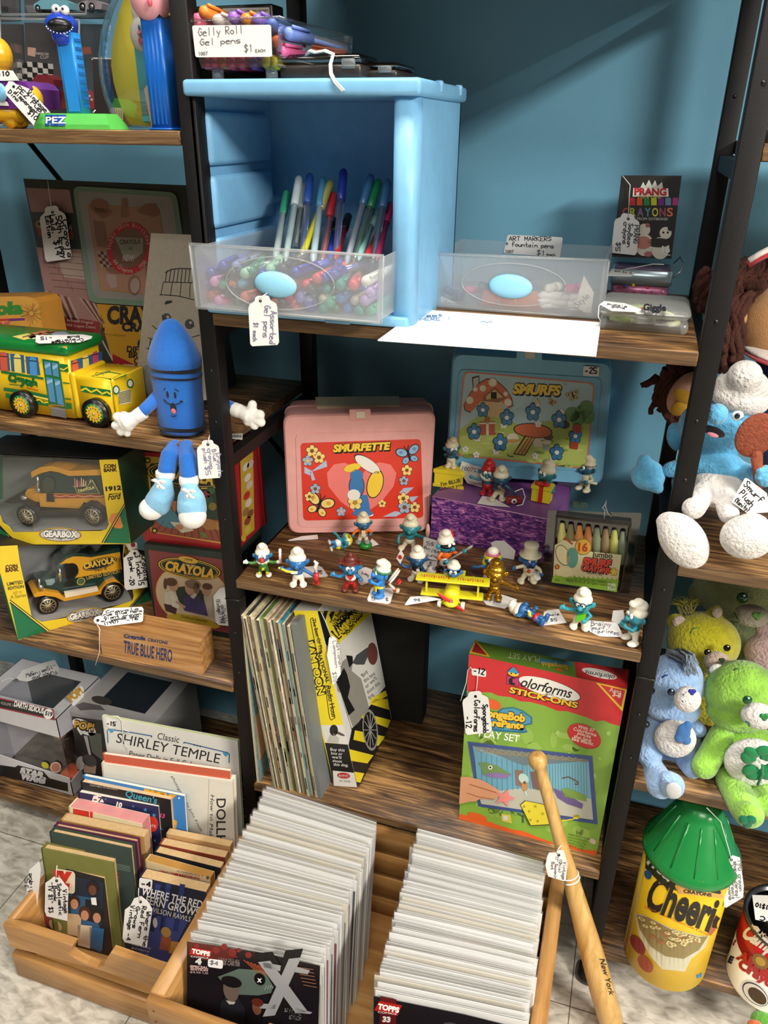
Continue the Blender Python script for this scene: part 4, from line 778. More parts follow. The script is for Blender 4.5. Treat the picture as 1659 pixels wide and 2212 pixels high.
def e18(ex):
    ex('beard',lambda m:(m.ell((0,-.07,.50),(.17,.13,.10),IV),m.ell((.14,-.03,.53),(.07,.1,.09),IV),m.ell((-.14,-.03,.53),(.07,.1,.09),IV)),True,True);ex('moustache',lambda m:(m.ell((.05,-.2,.525),(.05,.02,.022),IV),m.ell((-.05,-.2,.525),(.05,.02,.022),IV)),True)
figure('toy figure with red cap, red trousers and white beard on the purple carton',(1052,1068),ZP,.058,0,skin=PL('#2d727c',.35),cap=PL('#b8252a',.35),pants=PL('#b8252a',.35),extra=e18,arms=(((.24,-.04,.38),(.34,-.1,.44)),((-.27,-.04,.40),(-.42,-.08,.46))),openh=(0,0),legs=(.08,.08))
def e19(ex):
    ex('telephone',lambda m:(m.rbox((.12,-.32,.02),(.5,-.14,.2),PL('#8e2620',.35),.03,2),m.tube([(.3,-.325,.11),(.3,-.335,.11)],.07,EYE,14),m.tube([(.3,-.334,.11),(.3,-.34,.11)],.03,PUP,10)))
    ex('receiver',lambda m:(m.tube([(-.08,-.24,.46),(.02,-.27,.38),(.08,-.25,.34)],.03,PL('#7a5a3a',.4),8),m.ell((-.08,-.24,.47),.05,PL('#7a5a3a',.4))))
    ex('cord',lambda m:m.tube([(.3,-.3,.36),(.5,-.25,.42),(.58,-.28,.2),(.52,-.34,.02),(.36,-.38,.01)],.014,EYE,6))
figure('seated toy figure with a red rotary telephone on the purple carton',(1078,1080),ZP,.058,22,skin=PL('#1f4a60',.35),cap=IV2,pants=IV2,extra=e19,arms=(((.24,-.1,.34),(.34,-.22,.28)),((-.18,-.12,.36),(-.06,-.22,.42))),legs=(.05,.16),headturn=-10,eyes=False,look=8)
def e20(ex):
    ex('gift_box',lambda m:(m.box((-.22,-.36,.02),(.22,-.1,.34),YEL),m.box((-.24,-.38,.34),(.24,-.08,.42),YEL),m.box((-.05,-.385,.02),(.05,-.37,.43),REDP),m.box((-.05,-.385,.418),(.05,-.08,.43),REDP)))
    ex('ribbon_bow',lambda m:(m.ell((.09,-.3,.46),(.1,.06,.05),REDP,rot=(0,R(-20),0)),m.ell((-.09,-.3,.46),(.1,.06,.05),REDP,rot=(0,R(20),0)),m.ell((0,-.3,.45),.045,REDP)))
figure('toy figure behind a yellow gift box tied with red ribbon',(1175,1074),ZP,.062,-8,skin=PL('#2c6f76',.35),cap=IV2,pants=IV2,extra=e20,headturn=-25,arms=(((.22,-.08,.36),(.24,-.2,.28)),((-.22,-.08,.36),(-.24,-.2,.28))),droop=(0,-.02))
def e21(ex):
    ex('head_mirror',lambda m:(m.tube([(-.1,-.2,.72),(-.1,-.21,.725)],.06,M('#b8bab4',.2,.9),14),m.tube([(.2*math.cos(i*.524),.02+.18*math.sin(i*.524),.70)for i in range(13)],.015,M('#9a9c96',.3,.9),6)),True);ex('coat',lambda m:m.ell((0,.0,.34),(.136,.122,.16),IV2),fuse=True)
    ex('mug',lambda m:(m.lathe([(.06,.0),(.06,.12),(.05,.12),(.05,.02)],M('#8f928c',.3,.6),14,Matrix.Translation((-.32,-.2,.58))),));ex('banjo',lambda m:m.tube([(0,-.16,.30),(.4,-.14,.36)],.03,IV2,8))
figure('toy figure in white coat with head mirror at the far end of the purple carton',(1262,1060),ZP,.062,-30,skin=PL('#255a72',.35),cap=IV2,top=IV2,gloves=PL('#255a72',.35),pants=IV2,extra=e21,arms=(((.22,-.06,.36),(.14,-.2,.32)),((-.22,-.1,.44),(-.3,-.18,.56))),headturn=-20,legs=(.08,.1))
# yellow biplane with pilot
p0=at(975,1306,z=ZB);bp=thing('toy_biplane','yellow toy biplane with red propeller and masked pilot on the board front','toy plane',p0)
YP=PL('#e0d622',.3);Mx=Matrix.Translation(p0)@Matrix.Rotation(R(8),4,'Z')@Matrix.Scale(.001,4)
def bpart(nm,fn,fuse=0,parent=bp):
    m=MB();fn(m);m.v=[Mx@V(v)for v in m.v];o=m.build(nm,parent)
    if fuse:soft(o,fuse,3)
    return o
bpart('fuselage',lambda m:(m.tube([(0,-14,17),(0,-8,17),(0,8,18),(0,28,22),(0,40,25)],[9,11,10,6,3],YP,18),m.ell((0,-12,11),(10,10,5),YP)))
uw=bpart('upper_wing',lambda m:m.rbox((-47,-10,37),(47,10,39.5),YP,1.2,2));bpart('lower_wing',lambda m:m.rbox((-40,-9,15),(40,9,17.5),YP,1.2,2))
for x in(-33,33):bpart('wing_strut',lambda m:m.box((x-1.2,-3,17),(x+1.2,3,37.5),YP))
bpart('tail_fin',lambda m:(m.box((-14,32,26),(14,42,28),YP),m.prism([V((-1,30,27)),V((-1,43,27)),V((-1,43,42)),V((-1,36,40))],[V((1,30,27)),V((1,43,27)),V((1,43,42)),V((1,36,40))],YP)))
bpart('propeller',lambda m:(m.ell((0,-16.5,14),(22,1,3),PL('#d8342a',.3),rot=(0,R(33),0)),m.tube([(0,-18.5,14),(0,-13,14)],3,PL('#a8503a',.4),10)))
bpart('pilot_head',lambda m:(m.ell((0,6,46),(9.5,8,7.5),PL('#2868a8',.3)),m.ell((0,-2.5,45),2.6,PL('#2868a8',.3)),m.ell((10,6,46),(3,2,3.5),PL('#2868a8',.3)),m.ell((-10,6,46),(3,2,3.5),PL('#2868a8',.3))),.0008)
bpart('pilot_goggles',lambda m:m.ell((0,5,48.5),(9.3,8.2,2.6),PUP))
for s_ in(-1,1):bpart('eye',lambda m:(m.ell((2.8*s_,-2,49),(2.2,1.4,2.6),EYE),m.ell((2.2*s_,-3.2,48.8),(.8,.5,1),PUP)))
bpart('pilot_cap',lambda m:(m.ell((0,8,53),(9,8,5.5),IV),m.ell((0,8,57),(6.5,6.5,5),IV),m.ell((0,5,60),(4,4,3.5),IV)),.0008)
for x in(-15,15):bpart('wheel',lambda m:(m.tube([(x-2.5,-8,5.2),(x+2.5,-8,5.2)],5.2,EYE,16),m.tube([(x-2.7,-8,5.2),(x+2.7,-8,5.2)],2,PUP,10)))
bpart('axle',lambda m:(m.tube([(-15,-8,5.2),(15,-8,5.2)],1,YP,6),m.tube([(-13,-8,5.2),(-7,-8,15)],1.2,YP,6),m.tube([(13,-8,5.2),(7,-8,15)],1.2,YP,6)))
m=MB()
for i in range(26):
    x=-40+i*3.1;h=(5,7,4,6)[i%4]
    if 11<i<15:continue
    m.box((x,-h/2,39.5),(x+1.2,h/2,39.75),PA('#d8642a'))
    if i%3:m.box((x,(-1)**i*2,39.5),(x+2.6,(-1)**i*2+1.1,39.75),PA('#d8642a'))
m.v=[Mx@V(v)for v in m.v];m.build('lettering',bp)
# price tags of the figures, most lying flat on the board
FT=Face((0,0,ZB+.0007),(0,0,1));TK=PA('#77757e')
def ftag(label,pts,wr=(),face=FT):hangtag(label,pts,face,[],wr,None,TK,None,1.5)
z=ZF(510,1100,6.144)
ftag('white tag lying right of the toothbrush figure, behind its paste tube',z(860,768,1100,748,1140,770,1220,880,1200,895,880,905),[('de',*z(1068,835,1135,825),5),('$5',*z(1075,868,1145,858),5)])
ftag('white tag lying under the reclining yellow-haired figure',z(690,410,870,358,1080,338,1090,390,700,416))
z=ZF(740,1090,6.144)
ftag('white tag lying behind the green grass ball figure',z(330,540,390,450,480,525,345,562))
ftag('white tag lying beside the cowboy figure',z(200,850,310,830,395,862,365,1020,250,1072,212,1030),[('hort',*z(350,935,260,890),6)])
ftag('white tag lying under the feather headband figure',z(385,1100,690,1105,635,1300,600,1316,340,1282,328,1255),[('$',*z(605,1240,570,1240),6),('5',*z(430,1232,385,1228),6)])
c=at(*z(1160,740)[0],z=ZB);f=Face(c,(0.1,-1,.25))
ftag('white tag propped up behind the card holder figure',z(1075,438,1100,432,1340,500,1260,748,1060,702),[('$5',*z(1215,505,1115,490),7),('markling',*z(1330,635,1085,560),7),('smurf',*z(1300,700,1110,650),7)],f)
ftag('white scalloped tag lying between the card holder and the guitarist',z(1075,735,1262,752,1235,895,1080,978,1015,880),[('$5',*z(1245,830,1190,845),6),('playing',*z(1165,760,1090,890),6)])
c=at(*z(840,1335)[0],z=ZB);f=Face(c,(-.25,-.55,1))
ftag('white tag lying left of the yellow biplane',z(818,1332,900,1222,1120,1212,1315,1255,850,1335),[('$6',*z(1030,1248,945,1252),5)],f)
z=ZF(900,1150,5.53)
ftag('white scalloped tag lying under the gold figure',z(740,748,810,733,1030,745,1198,800,1190,830,1050,908,830,862),[('gold',*z(1010,830,880,800),6)])
c=at(*z(1090,440)[0],z=ZB);f=Face(c+V((0,.03,0)),(0,-1,.3))
ftag('grey-white scalloped tag propped behind the bride figure',z(885,125,940,100,1050,102,1182,220,1140,440,1060,430,960,300),(),f)
c=at(*z(1390,600)[0],z=ZB);f=Face(c,(0,-1,.5))
ftag('white scalloped tag leaning beside the groom figure',z(1340,330,1420,360,1480,480,1482,560,1390,606,1330,570,1325,440),[('TUX',*z(1455,460,1390,430),6),('$5',*z(1420,575,1370,560),6)],f)
z=ZF(1060,1240,4.88)
ftag('white tag lying right of the red-shorts figure',z(560,400,600,378,715,370,800,512,545,540),[('male',*z(615,442,720,432),5),('$5',*z(630,500,700,494),6)])
c=at(*z(1150,655)[0],z=ZB);f=Face(c,(0,-.45,1))
ftag('white scalloped tag between the spectacled figure and the board end figure',z(970,525,1040,488,1330,510,1405,665,1150,656,1050,610),[('Brainy',*z(1060,540,1265,550),9),('Smurf',*z(1050,580,1205,590),8),('figurine',*z(1062,615,1290,625),8),('$5',*z(1295,640,1350,645),5)],f)
c=at(*z(1330,600)[0],z=ZB);f=Face(c,(0,-1,.3))
ftag('white tag behind the hands of the board end figure',z(1290,385,1400,380,1425,560,1272,495),(),f)
z=ZF(900,930,3.77);c=at(*z(460,460)[0],z=ZP);f=Face(c,(0,-1,.15))
ftag('numbered white tag propped behind the red-capped figure',z(370,250,545,310,530,462,412,430,345,320),[('100733',*z(362,320,505,345),8)],f)
FP=Face((0,0,ZP+.0006),(0,0,1))
ftag('white tag lying under the seated telephone figure',z(495,592,535,532,620,545,760,622,610,610),(),FP)
c=at(*z(1200,440)[0],z=ZP);f=Face(c,(0,-1,.1))
ftag('white scalloped tag standing beside the white-coated figure',z(1148,440,1150,385,1205,312,1262,310,1300,380,1295,440),[('$5',*z(1205,415,1200,360),8)],f)
# ================================================================ middle bay, record shelf
LPC=[('#6f8a8a','teal seascape'),('#d8cba8','cream-edged'),('#cbbd98','cream-edged'),('#3a3a38','black-edged'),('#d5c8a5','cream-edged'),('#c2b690','cream-edged'),('#2f3a38','black-edged'),('#d8ccac','cream-edged'),('#5f8038','green-edged'),('#cfc2a0','cream-edged'),('#b8907a','pink-edged'),('#d9cdb0','cream-edged'),('#d2c5a2','cream-edged'),('#8c7a60','brown-edged'),('#dccfb0','cream-edged'),('#3f7f8c','teal-edged'),('#d6c8a6','cream-edged'),('#5a4a3a','dark brown-edged'),('#d0c4a2','cream-edged')]
random.seed(11);xb,xt=.052,.020
for i,(c,n)in enumerate(LPC):
    w=random.uniform(.0028,.0045)
    if i==0:b0,t0,y0,hh=.0225,.0195,.004,.312
    else:b0,t0,y0,hh=xb,xt,random.uniform(.002,.008),random.uniform(.310,.316)
    if i:xb+=w+.0004;xt+=w+.0004
    zt=ZC+hh;fr=[V((b0,y0,ZC)),V((b0+w,y0,ZC)),V((t0+w,y0,zt)),V((t0,y0,zt))]
    mb=MB();mb.prism(fr,[v+V((.004,.296,0))for v in fr],PA(('#b9ab8a','#8d8672','#4a4a46','#a39a80','#6a5a48')[i%5],.6),M(c,.7,noise=.35,nscale=130))
    for k in range(5):
        h0=random.uniform(.02,.9);q=lerp(fr[0],fr[3],h0);q2=lerp(fr[0],fr[3],h0+random.uniform(.03,.1));q=V(q);q2=V(q2)
        if i:mb.add([q+V((w*.25,-.0003,0)),q+V((w*.75,-.0003,0)),q2+V((w*.75,-.0003,0)),q2+V((w*.25,-.0003,0))],[(0,1,2,3)],PA(('#4a4038','#7a5a48','#2f3f4a')[k%3]))
    if i==0:
        mb.add([V((b0+w+.0004,.01,ZC+.04)),V((b0+w+.0004,.06,ZC+.04)),V((b0+w-.0004,.06,ZC+.12)),V((b0+w-.0008,.01,ZC+.13))],[(0,1,2,3)],PA('#c29a74'))
    tag(mb.build('record_sleeve'),f'worn {n} record sleeve in the row leaning on the black post' if i else 'teal seascape record sleeve standing alone at the left end of the record row','record',f'{n} record sleeves')
# grey box set
GRY=PA('#6e7372',.45);w=.006;fr=[V((xb,.004,ZC)),V((xb+w,.004,ZC)),V((xt+w+.004,.004,ZC+.316)),V((xt+.002,.004,ZC+.316))]
mb=MB();mb.prism(fr,[v+V((.016,.29,0))for v in fr],GRY,GRY)
tag(mb.build('record_box'),'plain grey record box between the worn sleeves and the yellow boxed set','record')
# yellow boxed set
z=ZF(500,1240,2.9625);YB=PA('#e6cf28',.4);BKP=PA('#1c1b1a',.4);WP=PA('#d8d5cc',.4)
B0=at(*z(655,1355)[0],z=ZC);f=Face(B0,(.12,-1,0))
yb=thing('boxed_set','yellow, black and white boxed set leaning on the records with a white price tag','boxed set',B0)
f.mb=mb=MB();q=[f.p(p)for p in z(398,235,550,235,805,1365,655,1355)]
P2=at(*z(1025,940)[0],z=ZC);dv=(P2-q[2]);dv.z=0;mb.prism(q,[v+dv for v in q],YB,WP)
n_=dv.cross(q[1]-q[2]).normalized();n_=n_ if n_.x>0 else-n_
f.poly(z(598,1080,745,1092,805,1365,655,1355),BKP,1);f.poly(z(572,968,712,965,748,1092,600,1078),WP,1);f.poly(z(648,1258,785,1272,805,1365,655,1355),WP,2)
f.text('The Best Of The',*z(515,288,565,505),BKP,1,bold=.02);f.text('NATIONAL',*z(548,505,608,700),BKP,1,bold=.03,h=8);f.text('LAMPOON',*z(480,430,556,780),BKP,1,h=16,bold=.10);f.text('LAMPOON',*z(483,438,558,776),YB,2,h=13,bold=.03);f.text('Radio Hour',*z(605,720,645,925),BKP,1,bold=.02)
f.line(z(505,290,520,280,580,500,570,510,545,505,505,290),1.3,BKP,2);f.line(z(600,715,620,712,662,920,640,935,628,920,600,715),1.3,BKP,2)
f.circ(z(655,1000)[0],9,BKP,2,12);f.poly(z(610,1075,640,1010,690,1050,685,1085),PA('#b9b4aa'),2);f.ell(z(690,1020)[0],(12,5),(0,-3),PA('#5a4a44'),2)
for i,s_ in enumerate(('Buy this','box or',"we'll",'shoot','this dog.')):f.text(s_,*z(632+i*5,1130+i*24,632+i*5+(92,72,60,60,95)[i],1136+i*24),WP,2,h=6,bold=.01)
f.ell(z(718,1290)[0],(14,1),(0,-6.5),PA('#b03030'),3);f.text('RHINO',*z(688,1297,748,1298),WP,4);f.text('R4 70592',*z(692,1330,760,1334),PA('#6a6660'),3)
f=Face(q[1],n_);f.mb=mb
f.poly(z(550,235,890,250,885,262,650,480,640,395,622,400),YB,1)
f.poly(z(552,238,580,238,640,420,625,470,605,450),BKP,2);f.poly(z(592,236,618,236,600,300,585,270),BKP,2);f.poly(z(640,240,662,242,640,300,625,262),BKP,2)
f.text('The Best',*z(648,325,712,240),BKP,2,bold=.02,h=9);f.text('NATIONAL',*z(672,350,760,245),BKP,2,h=11,bold=.06);f.text('LAMPOON',*z(682,415,830,262),BKP,2,h=20,bold=.10);f.text('LAMPOON',*z(686,408,826,264),YB,3,h=15,bold=.03);f.text('Radio Hour',*z(742,390,850,255),BKP,2,bold=.02,h=9)
f.poly(z(712,560,760,520,778,545,770,620,830,670,880,850,820,940,800,990,780,985,750,900,730,780,680,750,672,690),PA('#8f8a80'),2);f.poly(z(672,690,720,600,740,640,760,720,745,790,790,870,750,905,700,760),BKP,3);f.poly(z(735,520,775,525,778,570,755,600),BKP,3)
f.poly(z(775,570,800,520,870,470,885,500,850,580,800,580),PA('#4a4a4c'),2);f.ell(z(903,510)[0],(11,2),(0,-24),PA('#6a3a34'),3)
for i,s_ in enumerate(('Buy','this box',"or we'll",'shoot this','dog.')):f.text(s_,*z(845+i*10,660+i*36,845+i*10+(30,68,68,78,30)[i],625+i*36-(0,20,25,30,0)[i]),PA('#5a564e'),2,h=8)
f.poly(z(695,760,745,905,770,1000,750,1095,805,1365,835,1335,1025,940,985,720,890,840,820,940,770,990),BKP,2)
for p in((890,800,985,745,1000,780,905,830),(920,800,1000,800,1010,870,880,830),(850,890,1020,935,1000,985,830,920),(790,1000,985,1040,940,1100,780,1060),(752,1120,910,1160,870,1212,765,1195),(785,1265,850,1275,825,1335,800,1330)):f.poly(z(*p),YB,3)
f.ell(z(888,998)[0],(16.5,2),(-3,-45),PA('#8c8a84'),4);f.ell(z(888,998)[0],(14,2),(-2.6,-39),BKP,5)
for a in range(0,180,30):f.line([(z(888,998)[0][0]-14*math.cos(R(a)),z(888,998)[0][1]-38*math.sin(R(a))),(z(888,998)[0][0]+14*math.cos(R(a)),z(888,998)[0][1]+38*math.sin(R(a)))],1.4,PA('#a5a39c'),6)
mb.build('carton',yb)
f2=Face(f.O+n_*.004,n_+V((0,-.8,0)))
hangtag('white scalloped tag hanging on the front edge of the yellow boxed set',z(625,410,640,395,668,410,690,470,700,640,650,712,612,520),f2,[[f2.p(z(640,410)[0],.001),f2.p(z(600,300)[0],.003),f2.p(z(572,240)[0],.002)]],[('National',*z(668,430,690,600),7),('Lampoon',*z(648,430,665,600),7),('$35',*z(645,630,655,690),8)],None,TK,wpx=1.2)
mb=MB();mb.box((.10,.213,ZC),(.235,.245,ZC+.30),M('#080808',.85));tag(mb.build('black_slab'),'plain black upright case standing in the dark behind the yellow boxed set','case')  # black slab added to fill the dark area behind the boxed set
# ---- red and green play set box
z=ZF(960,1360,3.77);a,b=at(*z(118,1540)[0],z=ZC),at(*z(1235,1840)[0],z=ZC);f=vface(a,b,8)
pb=thing('play_set_box','red and green stick-on play set box leaning at the right end of the record shelf','toy box',a)
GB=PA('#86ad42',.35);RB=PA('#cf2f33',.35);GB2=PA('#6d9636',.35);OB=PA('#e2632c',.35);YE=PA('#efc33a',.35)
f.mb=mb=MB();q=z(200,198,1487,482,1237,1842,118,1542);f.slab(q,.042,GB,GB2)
f.poly(z(200,198,1487,482,1430,785,1350,765,1300,740,1230,748,1160,715,1080,690,1000,665,920,662,820,620,700,590,620,585,540,550,440,540,380,512,300,512,184,500),RB,1)
random.seed(5)
for i in range(46):
    u,v=random.uniform(.09,.90),random.uniform(.32,.92);c=quadpt(q,u,v);f.ell(c,(random.uniform(8,22),4),(2,-random.uniform(6,18)),PA(('#93b850','#79a23c','#9cbc58')[i%3],.35),1,12)
for i in range(14):
    c=quadpt(q,random.uniform(.6,.97),random.uniform(.28,.7));f.circ(c,random.uniform(3,8),PA('#a4c468',.35),2)
f.poly(z(118,1542,122,1500,300,1540,420,1585,560,1630,640,1640,760,1690,900,1740,1000,1740,1110,1790,1240,1800,1237,1842),OB,2)
f.ell(z(858,482)[0],(67,20),(3,-19),BKP,2,32);f.ell(z(855,480)[0],(66,20),(3,-18),PA('#f0ece2',.4),3,32)
f.text('olorforms',*z(618,460,1030,560),BKP,4,h=21,shear=.25,bold=.012);f.text('BRAND',*z(825,530,890,542),BKP,4)
f.poly(z(508,372,608,392,604,465,505,442),BKP,3);f.poly(z(511,377,605,396,601,460,508,438),PA('#c23a6c',.4),4);f.circ(z(555,420)[0],8.5,BKP,5);f.poly(z(555,400,600,405,598,440,555,432),PA('#c23a6c',.4),6)
f.ell(z(562,355)[0],(13,2),(0,-8),BKP,5);f.ell(z(562,355)[0],(12,2),(0,-7),YE,6);f.poly(z(512,345,562,303,615,362),PA('#3a9ac0',.4),7)
for x in(545,580):f.circ(z(x,358)[0],1.6,BKP,7)
wordart(f,'STICK-ONS',*z(525,510,1082,640),12,YE,3,.04,0,(1.2,1.6))
f.poly(z(1232,430,1487,490,1450,668),YE,2);f.poly(z(1268,448,1470,497,1440,632),RB,3);f.text('Ages',*z(1340,505,1438,525),PA('#f2e0d0'),4);f.text('3-8',*z(1368,540,1434,556),PA('#f2e0d0'),4,bold=.03)
f.ell(z(400,610)[0],(16,4),(0,-11),OB,3)
BLUR=PA('#4f9ab4',.4)
f.poly(z(330,700,420,680,470,640,560,632,640,660,715,715,715,770,650,785,678,835,640,845,540,835,420,830,330,800),PA('#2f6f8a'),3);f.poly(z(330,708,425,690,475,648,560,640,635,668,703,718,702,760,640,775,665,825,540,822,330,792),BLUR,4)
wordart(f,'SpongeBob',*z(262,695,655,752),16,YE,5,.06,0,(1,1.4));wordart(f,'SquarePants',*z(225,765,645,812),14,YE,5,.06,0,(1,1.4))
f.text('PLAY SET',*z(278,868,608,918),PA('#e8f0d8'),3,bold=.02)
f.ell(z(1138,868)[0],(36,9),(-2,-26),PA('#a82428'),2,28);f.ell(z(1138,865)[0],(35,9),(-2,-25),RB,3,28)
for i,(s_,p)in enumerate((('With 27',(1085,800,1218,835)),('Colorforms',(1048,818,1235,872)),('pieces',(1082,852,1190,885)),('that Stick',(1052,880,1198,918)),('like Magic',(1035,900,1210,945)))):f.text(s_,*z(*p),PA('#f2dcc8'),4,bold=.02,h=7)
NAVY=PA('#3f5388',.35)
f.poly(z(190,912,1205,1032,1248,1585,275,1440),NAVY,3);f.poly(z(230,945,1170,1058,1212,1550,300,1420),PA('#7fa8b8',.35),4)
f.poly(z(230,945,1170,1058,1170,1075,640,1105,330,985),PA('#6a7c80',.35),5)
for i in range(16):x=240+i*55;f.line(z(x,950+i*6,x+60,1000+i*5,x+110,985+i*6),1.3,PA('#b0935c'),6);f.line(z(x+30,1000+i*5,x+60,955+i*6),1.3,PA('#b0935c'),6)
f.poly(z(240,975,660,1110,660,1290,275,1330),PA('#6aa0b4',.35),6);f.poly(z(660,1110,1175,1070,1195,1380,660,1290),PA('#74aabb',.35),6)
for i in range(22):x=672+i*23;f.line(z(x,1112-i*1.7,x+6,1292+i*4),.9,PA('#55808f'),7)
for i in range(9):x=300+i*42;f.line(z(x,1000+i*12,x+4,1325-i*3),.9,PA('#4f7a8c'),7)
f.poly(z(275,1330,660,1290,1195,1380,1212,1550,300,1420),PA('#b9b7a6',.35),6)
f.poly(z(275,1085,330,1080,430,1110,545,1180,500,1210,400,1205,310,1180,300,1130),PA('#6d8a52',.4),8);f.poly(z(315,1180,420,1165,548,1182,500,1212,400,1208),PA('#8a6fa0',.4),9);f.circ(z(374,1123)[0],4.6,PA('#e8e4d0'),9);f.circ(z(374,1123)[0],2.2,BKP,10)
f.poly(z(575,1140,640,1150,650,1280,585,1270),PA('#8a6a5a',.4),8);f.poly(z(700,1160,760,1155,775,1310,720,1290),PA('#7a5a54',.4),8)
f.ell(z(645,1215)[0],(11,3),(0,-11),PA('#b8d2c4'),9);f.ell(z(655,1275)[0],(7,0),(0,-11),PA('#c08a58'),9);f.line(z(650,1300,668,1350),3,PA('#c8dcd0'),9)
f.poly(z(955,1300,1000,1290,1150,1350,1160,1400,980,1360),PA('#7a9a48',.4),8);f.poly(z(885,1290,960,1320,1130,1420,1120,1460,1000,1420,920,1370),PA('#6a5a86',.4),8)
f.line(z(960,1210,1010,1200,1060,1225,1090,1245,1085,1260,1062,1258),2.4,PA('#6a4a34'),8)
FL=PA('#d89a72',.5)
f.poly(z(132,1200,200,1200,300,1225,350,1250,400,1280,445,1310,440,1360,400,1385,300,1375,250,1400,210,1400,120,1420),FL,10);f.line(z(205,1260,300,1290,430,1330),2,PA('#a8643c'),11);f.line(z(180,1330,270,1360,400,1382),1.6,PA('#a8643c'),11)
c=z(490,1370)[0];f.poly([(c[0]+(24 if i%2==0 else 11)*math.sin(i*math.pi/5+.35),c[1]-(20 if i%2==0 else 9)*math.cos(i*math.pi/5+.35))for i in range(10)],PA('#e0857e',.4),12)
# a plain yellow block stands in for the printed figure
f.poly(z(618,1425,660,1392,800,1420,840,1440,880,1590,700,1600),BKP,11);f.poly(z(622,1428,662,1396,798,1424,836,1444,874,1584,703,1594),PA('#e2cf3c',.4),12)
for x,y in((650,1440),(690,1480),(700,1550),(740,1440),(800,1500),(760,1560)):f.circ(z(x,y)[0],3,PA('#b0a428'),13)
f.ell(z(268,1522)[0],(21,6),(0,-7),OB,3);f.poly(z(465,1500,540,1510,550,1580,465,1560),PA('#cfc04a'),3);f.poly(z(475,1515,515,1520,515,1555,478,1550),PA('#d8d4c4'),4);f.line(z(600,1500,640,1520,640,1570),4,PA('#4a5a4a'),3)
f.line(z(950,1560,1040,1545,1090,1530),2.5,PA('#e2cf3c'),5);f.ell(z(1075,1525)[0],(7,0),(0,-5),PA('#e2cf3c'),6)
for i in range(5):f.text(('WARNING: CHOKING HAZARD','small parts not for children','under three years of age','made in china','ages 3 to 8')[i],*z(1005,1672+i*22,1180-i*14,1712+i*21),PA('#3f5a24'),3,h=3.5)
f.ell(z(1208,1725)[0],(7,2),(0,-6),PA('#d8b8b0'),3)
# top face print
up=V((0,0,1));tp=[f.p(p)for p in z(200,198,1487,482)];ft=Face(tp[0],(tp[1]-tp[0]).cross(f.N));ft.N=ft.N if ft.N.z>0 else-ft.N;ft.mb=mb
ft.poly(z(202,190,253,80,375,225),YE,1);ft.poly(z(222,180,258,105,350,210),PA('#a82a2a'),2);ft.poly(z(1062,260,1505,328,1486,478,1440,470,1075,385),RB,1)
ft.ell(z(1262,358)[0],(38,9),(2,-9),PA('#e8e4da'),2);ft.text('olorforms',*z(1390,375,1150,330),BKP,3,h=10,shear=.2);ft.poly(z(775,235,1040,265,1030,300,770,275),BLUR,2);ft.text('SpongeBob',*z(1010,292,790,262),YE,3,bold=.03);ft.text('PLAY SET',*z(780,222,520,185),PA('#c8d8a8'),2);ft.ell(z(935,328)[0],(8,2),(0,-3),OB,2)
mb.build('carton',pb)
f.mb=MB();f.slab(rrect(z(222,316,340,332,338,388,222,370),.25),.0004,CARD,off=.001);f.hand('-12',*z(238,352,322,368),INK,5,2.6,12);f.mb.build('price_sticker',pb)
mb=MB();mb.tube([f.p(p,.002)for p in z(262,372,270,385,266,440,258,505)],.0006,STRING,5);mb.tube([f.p(p,.003)for p in z(225,330,215,305,190,330,178,430,150,520,132,580)],.0006,STRING,5);mb.build('string',pb)
f2=Face(f.O+f.N*.003,f.N)
hangtag('white scalloped tag with black writing hanging on the red and green play set box',tagshape(z(245,503)[0],57,92,84),f2,(),[('Spongebob',*z(312,612,318,840),11),('Colorforms',*z(245,575,240,830),12),('-12',*z(172,712,178,802),12)],z(253,545)[0],INK,wpx=2.4)
# ================================================================ left bay, top board
z=ZF(0,0,5.53)
pz=thing('candy_dispenser','blue candy dispenser with wide-mouthed head on a green lettered base','candy dispenser',at(155,277,Y=.03))
f=Face((0,.018,0),(0,-1,0));GRN_=PL('#5fc85a',.35);b0,b1=f.p(z(400,1530)[0]),f.p(z(1326,1535)[0]);b0.z=b1.z=LT+.0003;t0,t1=f.p(z(455,1352)[0]),f.p(z(1232,1358)[0])
mb=MB();lo=[b0,b1,b1+V((0,.034,0)),b0+V((0,.034,0))];hi=[t0+V((0,.004,0)),t1+V((0,.004,0)),t1+V((0,.026,0)),t0+V((0,.026,0))]
mi_=[v+(w-v)*.3 for v,w in zip(lo,hi)];mi_=[V((v.x+(.0 if i in(0,3)else 0),l.y,v.z))for i,(v,l)in enumerate(zip(mi_,lo))]
mb.prism(lo,mi_,GRN_);mb.prism(mi_,hi,GRN_);mb.build('base',pz)
f=Face((mi_[0]+mi_[1])/2,(hi[1]-hi[0]).cross(mi_[0]-hi[0]));f.N=f.N if f.N.y<0 else-f.N;f.mb=MB()
f.text('PEZ',*z(538,1482,795,1482),PA('#1f4fa0'),2,h=17,bold=.16);f.text('PEZ',*z(545,1472,788,1472),WHT,3,h=14,bold=.02);f.mb.build('lettering',pz)
ST=PL('#2a8ad8',.3);a=f.p(z(885,1335)[0]);a.y=.034;c=at(*z(790,520)[0],Y=.034);ax=V(((a.x+c.x)/2,.034,0));hw=.0118
mb=MB();mb.rbox((ax.x-hw+.001,.027,t0.z),(ax.x+hw-.001,.043,c.z+.01),ST,.0015,2,edges='z');mb.box((ax.x-hw*.55,.0262,t0.z+.002),(ax.x+hw*.7,.028,c.z),ST)
for i in range(9):mb.box((ax.x+hw-.0015,.03,t0.z+.006+i*.008),(ax.x+hw-.0002,.041,t0.z+.009+i*.008),PL('#1f6cb8',.3))
mb.build('stem',pz)
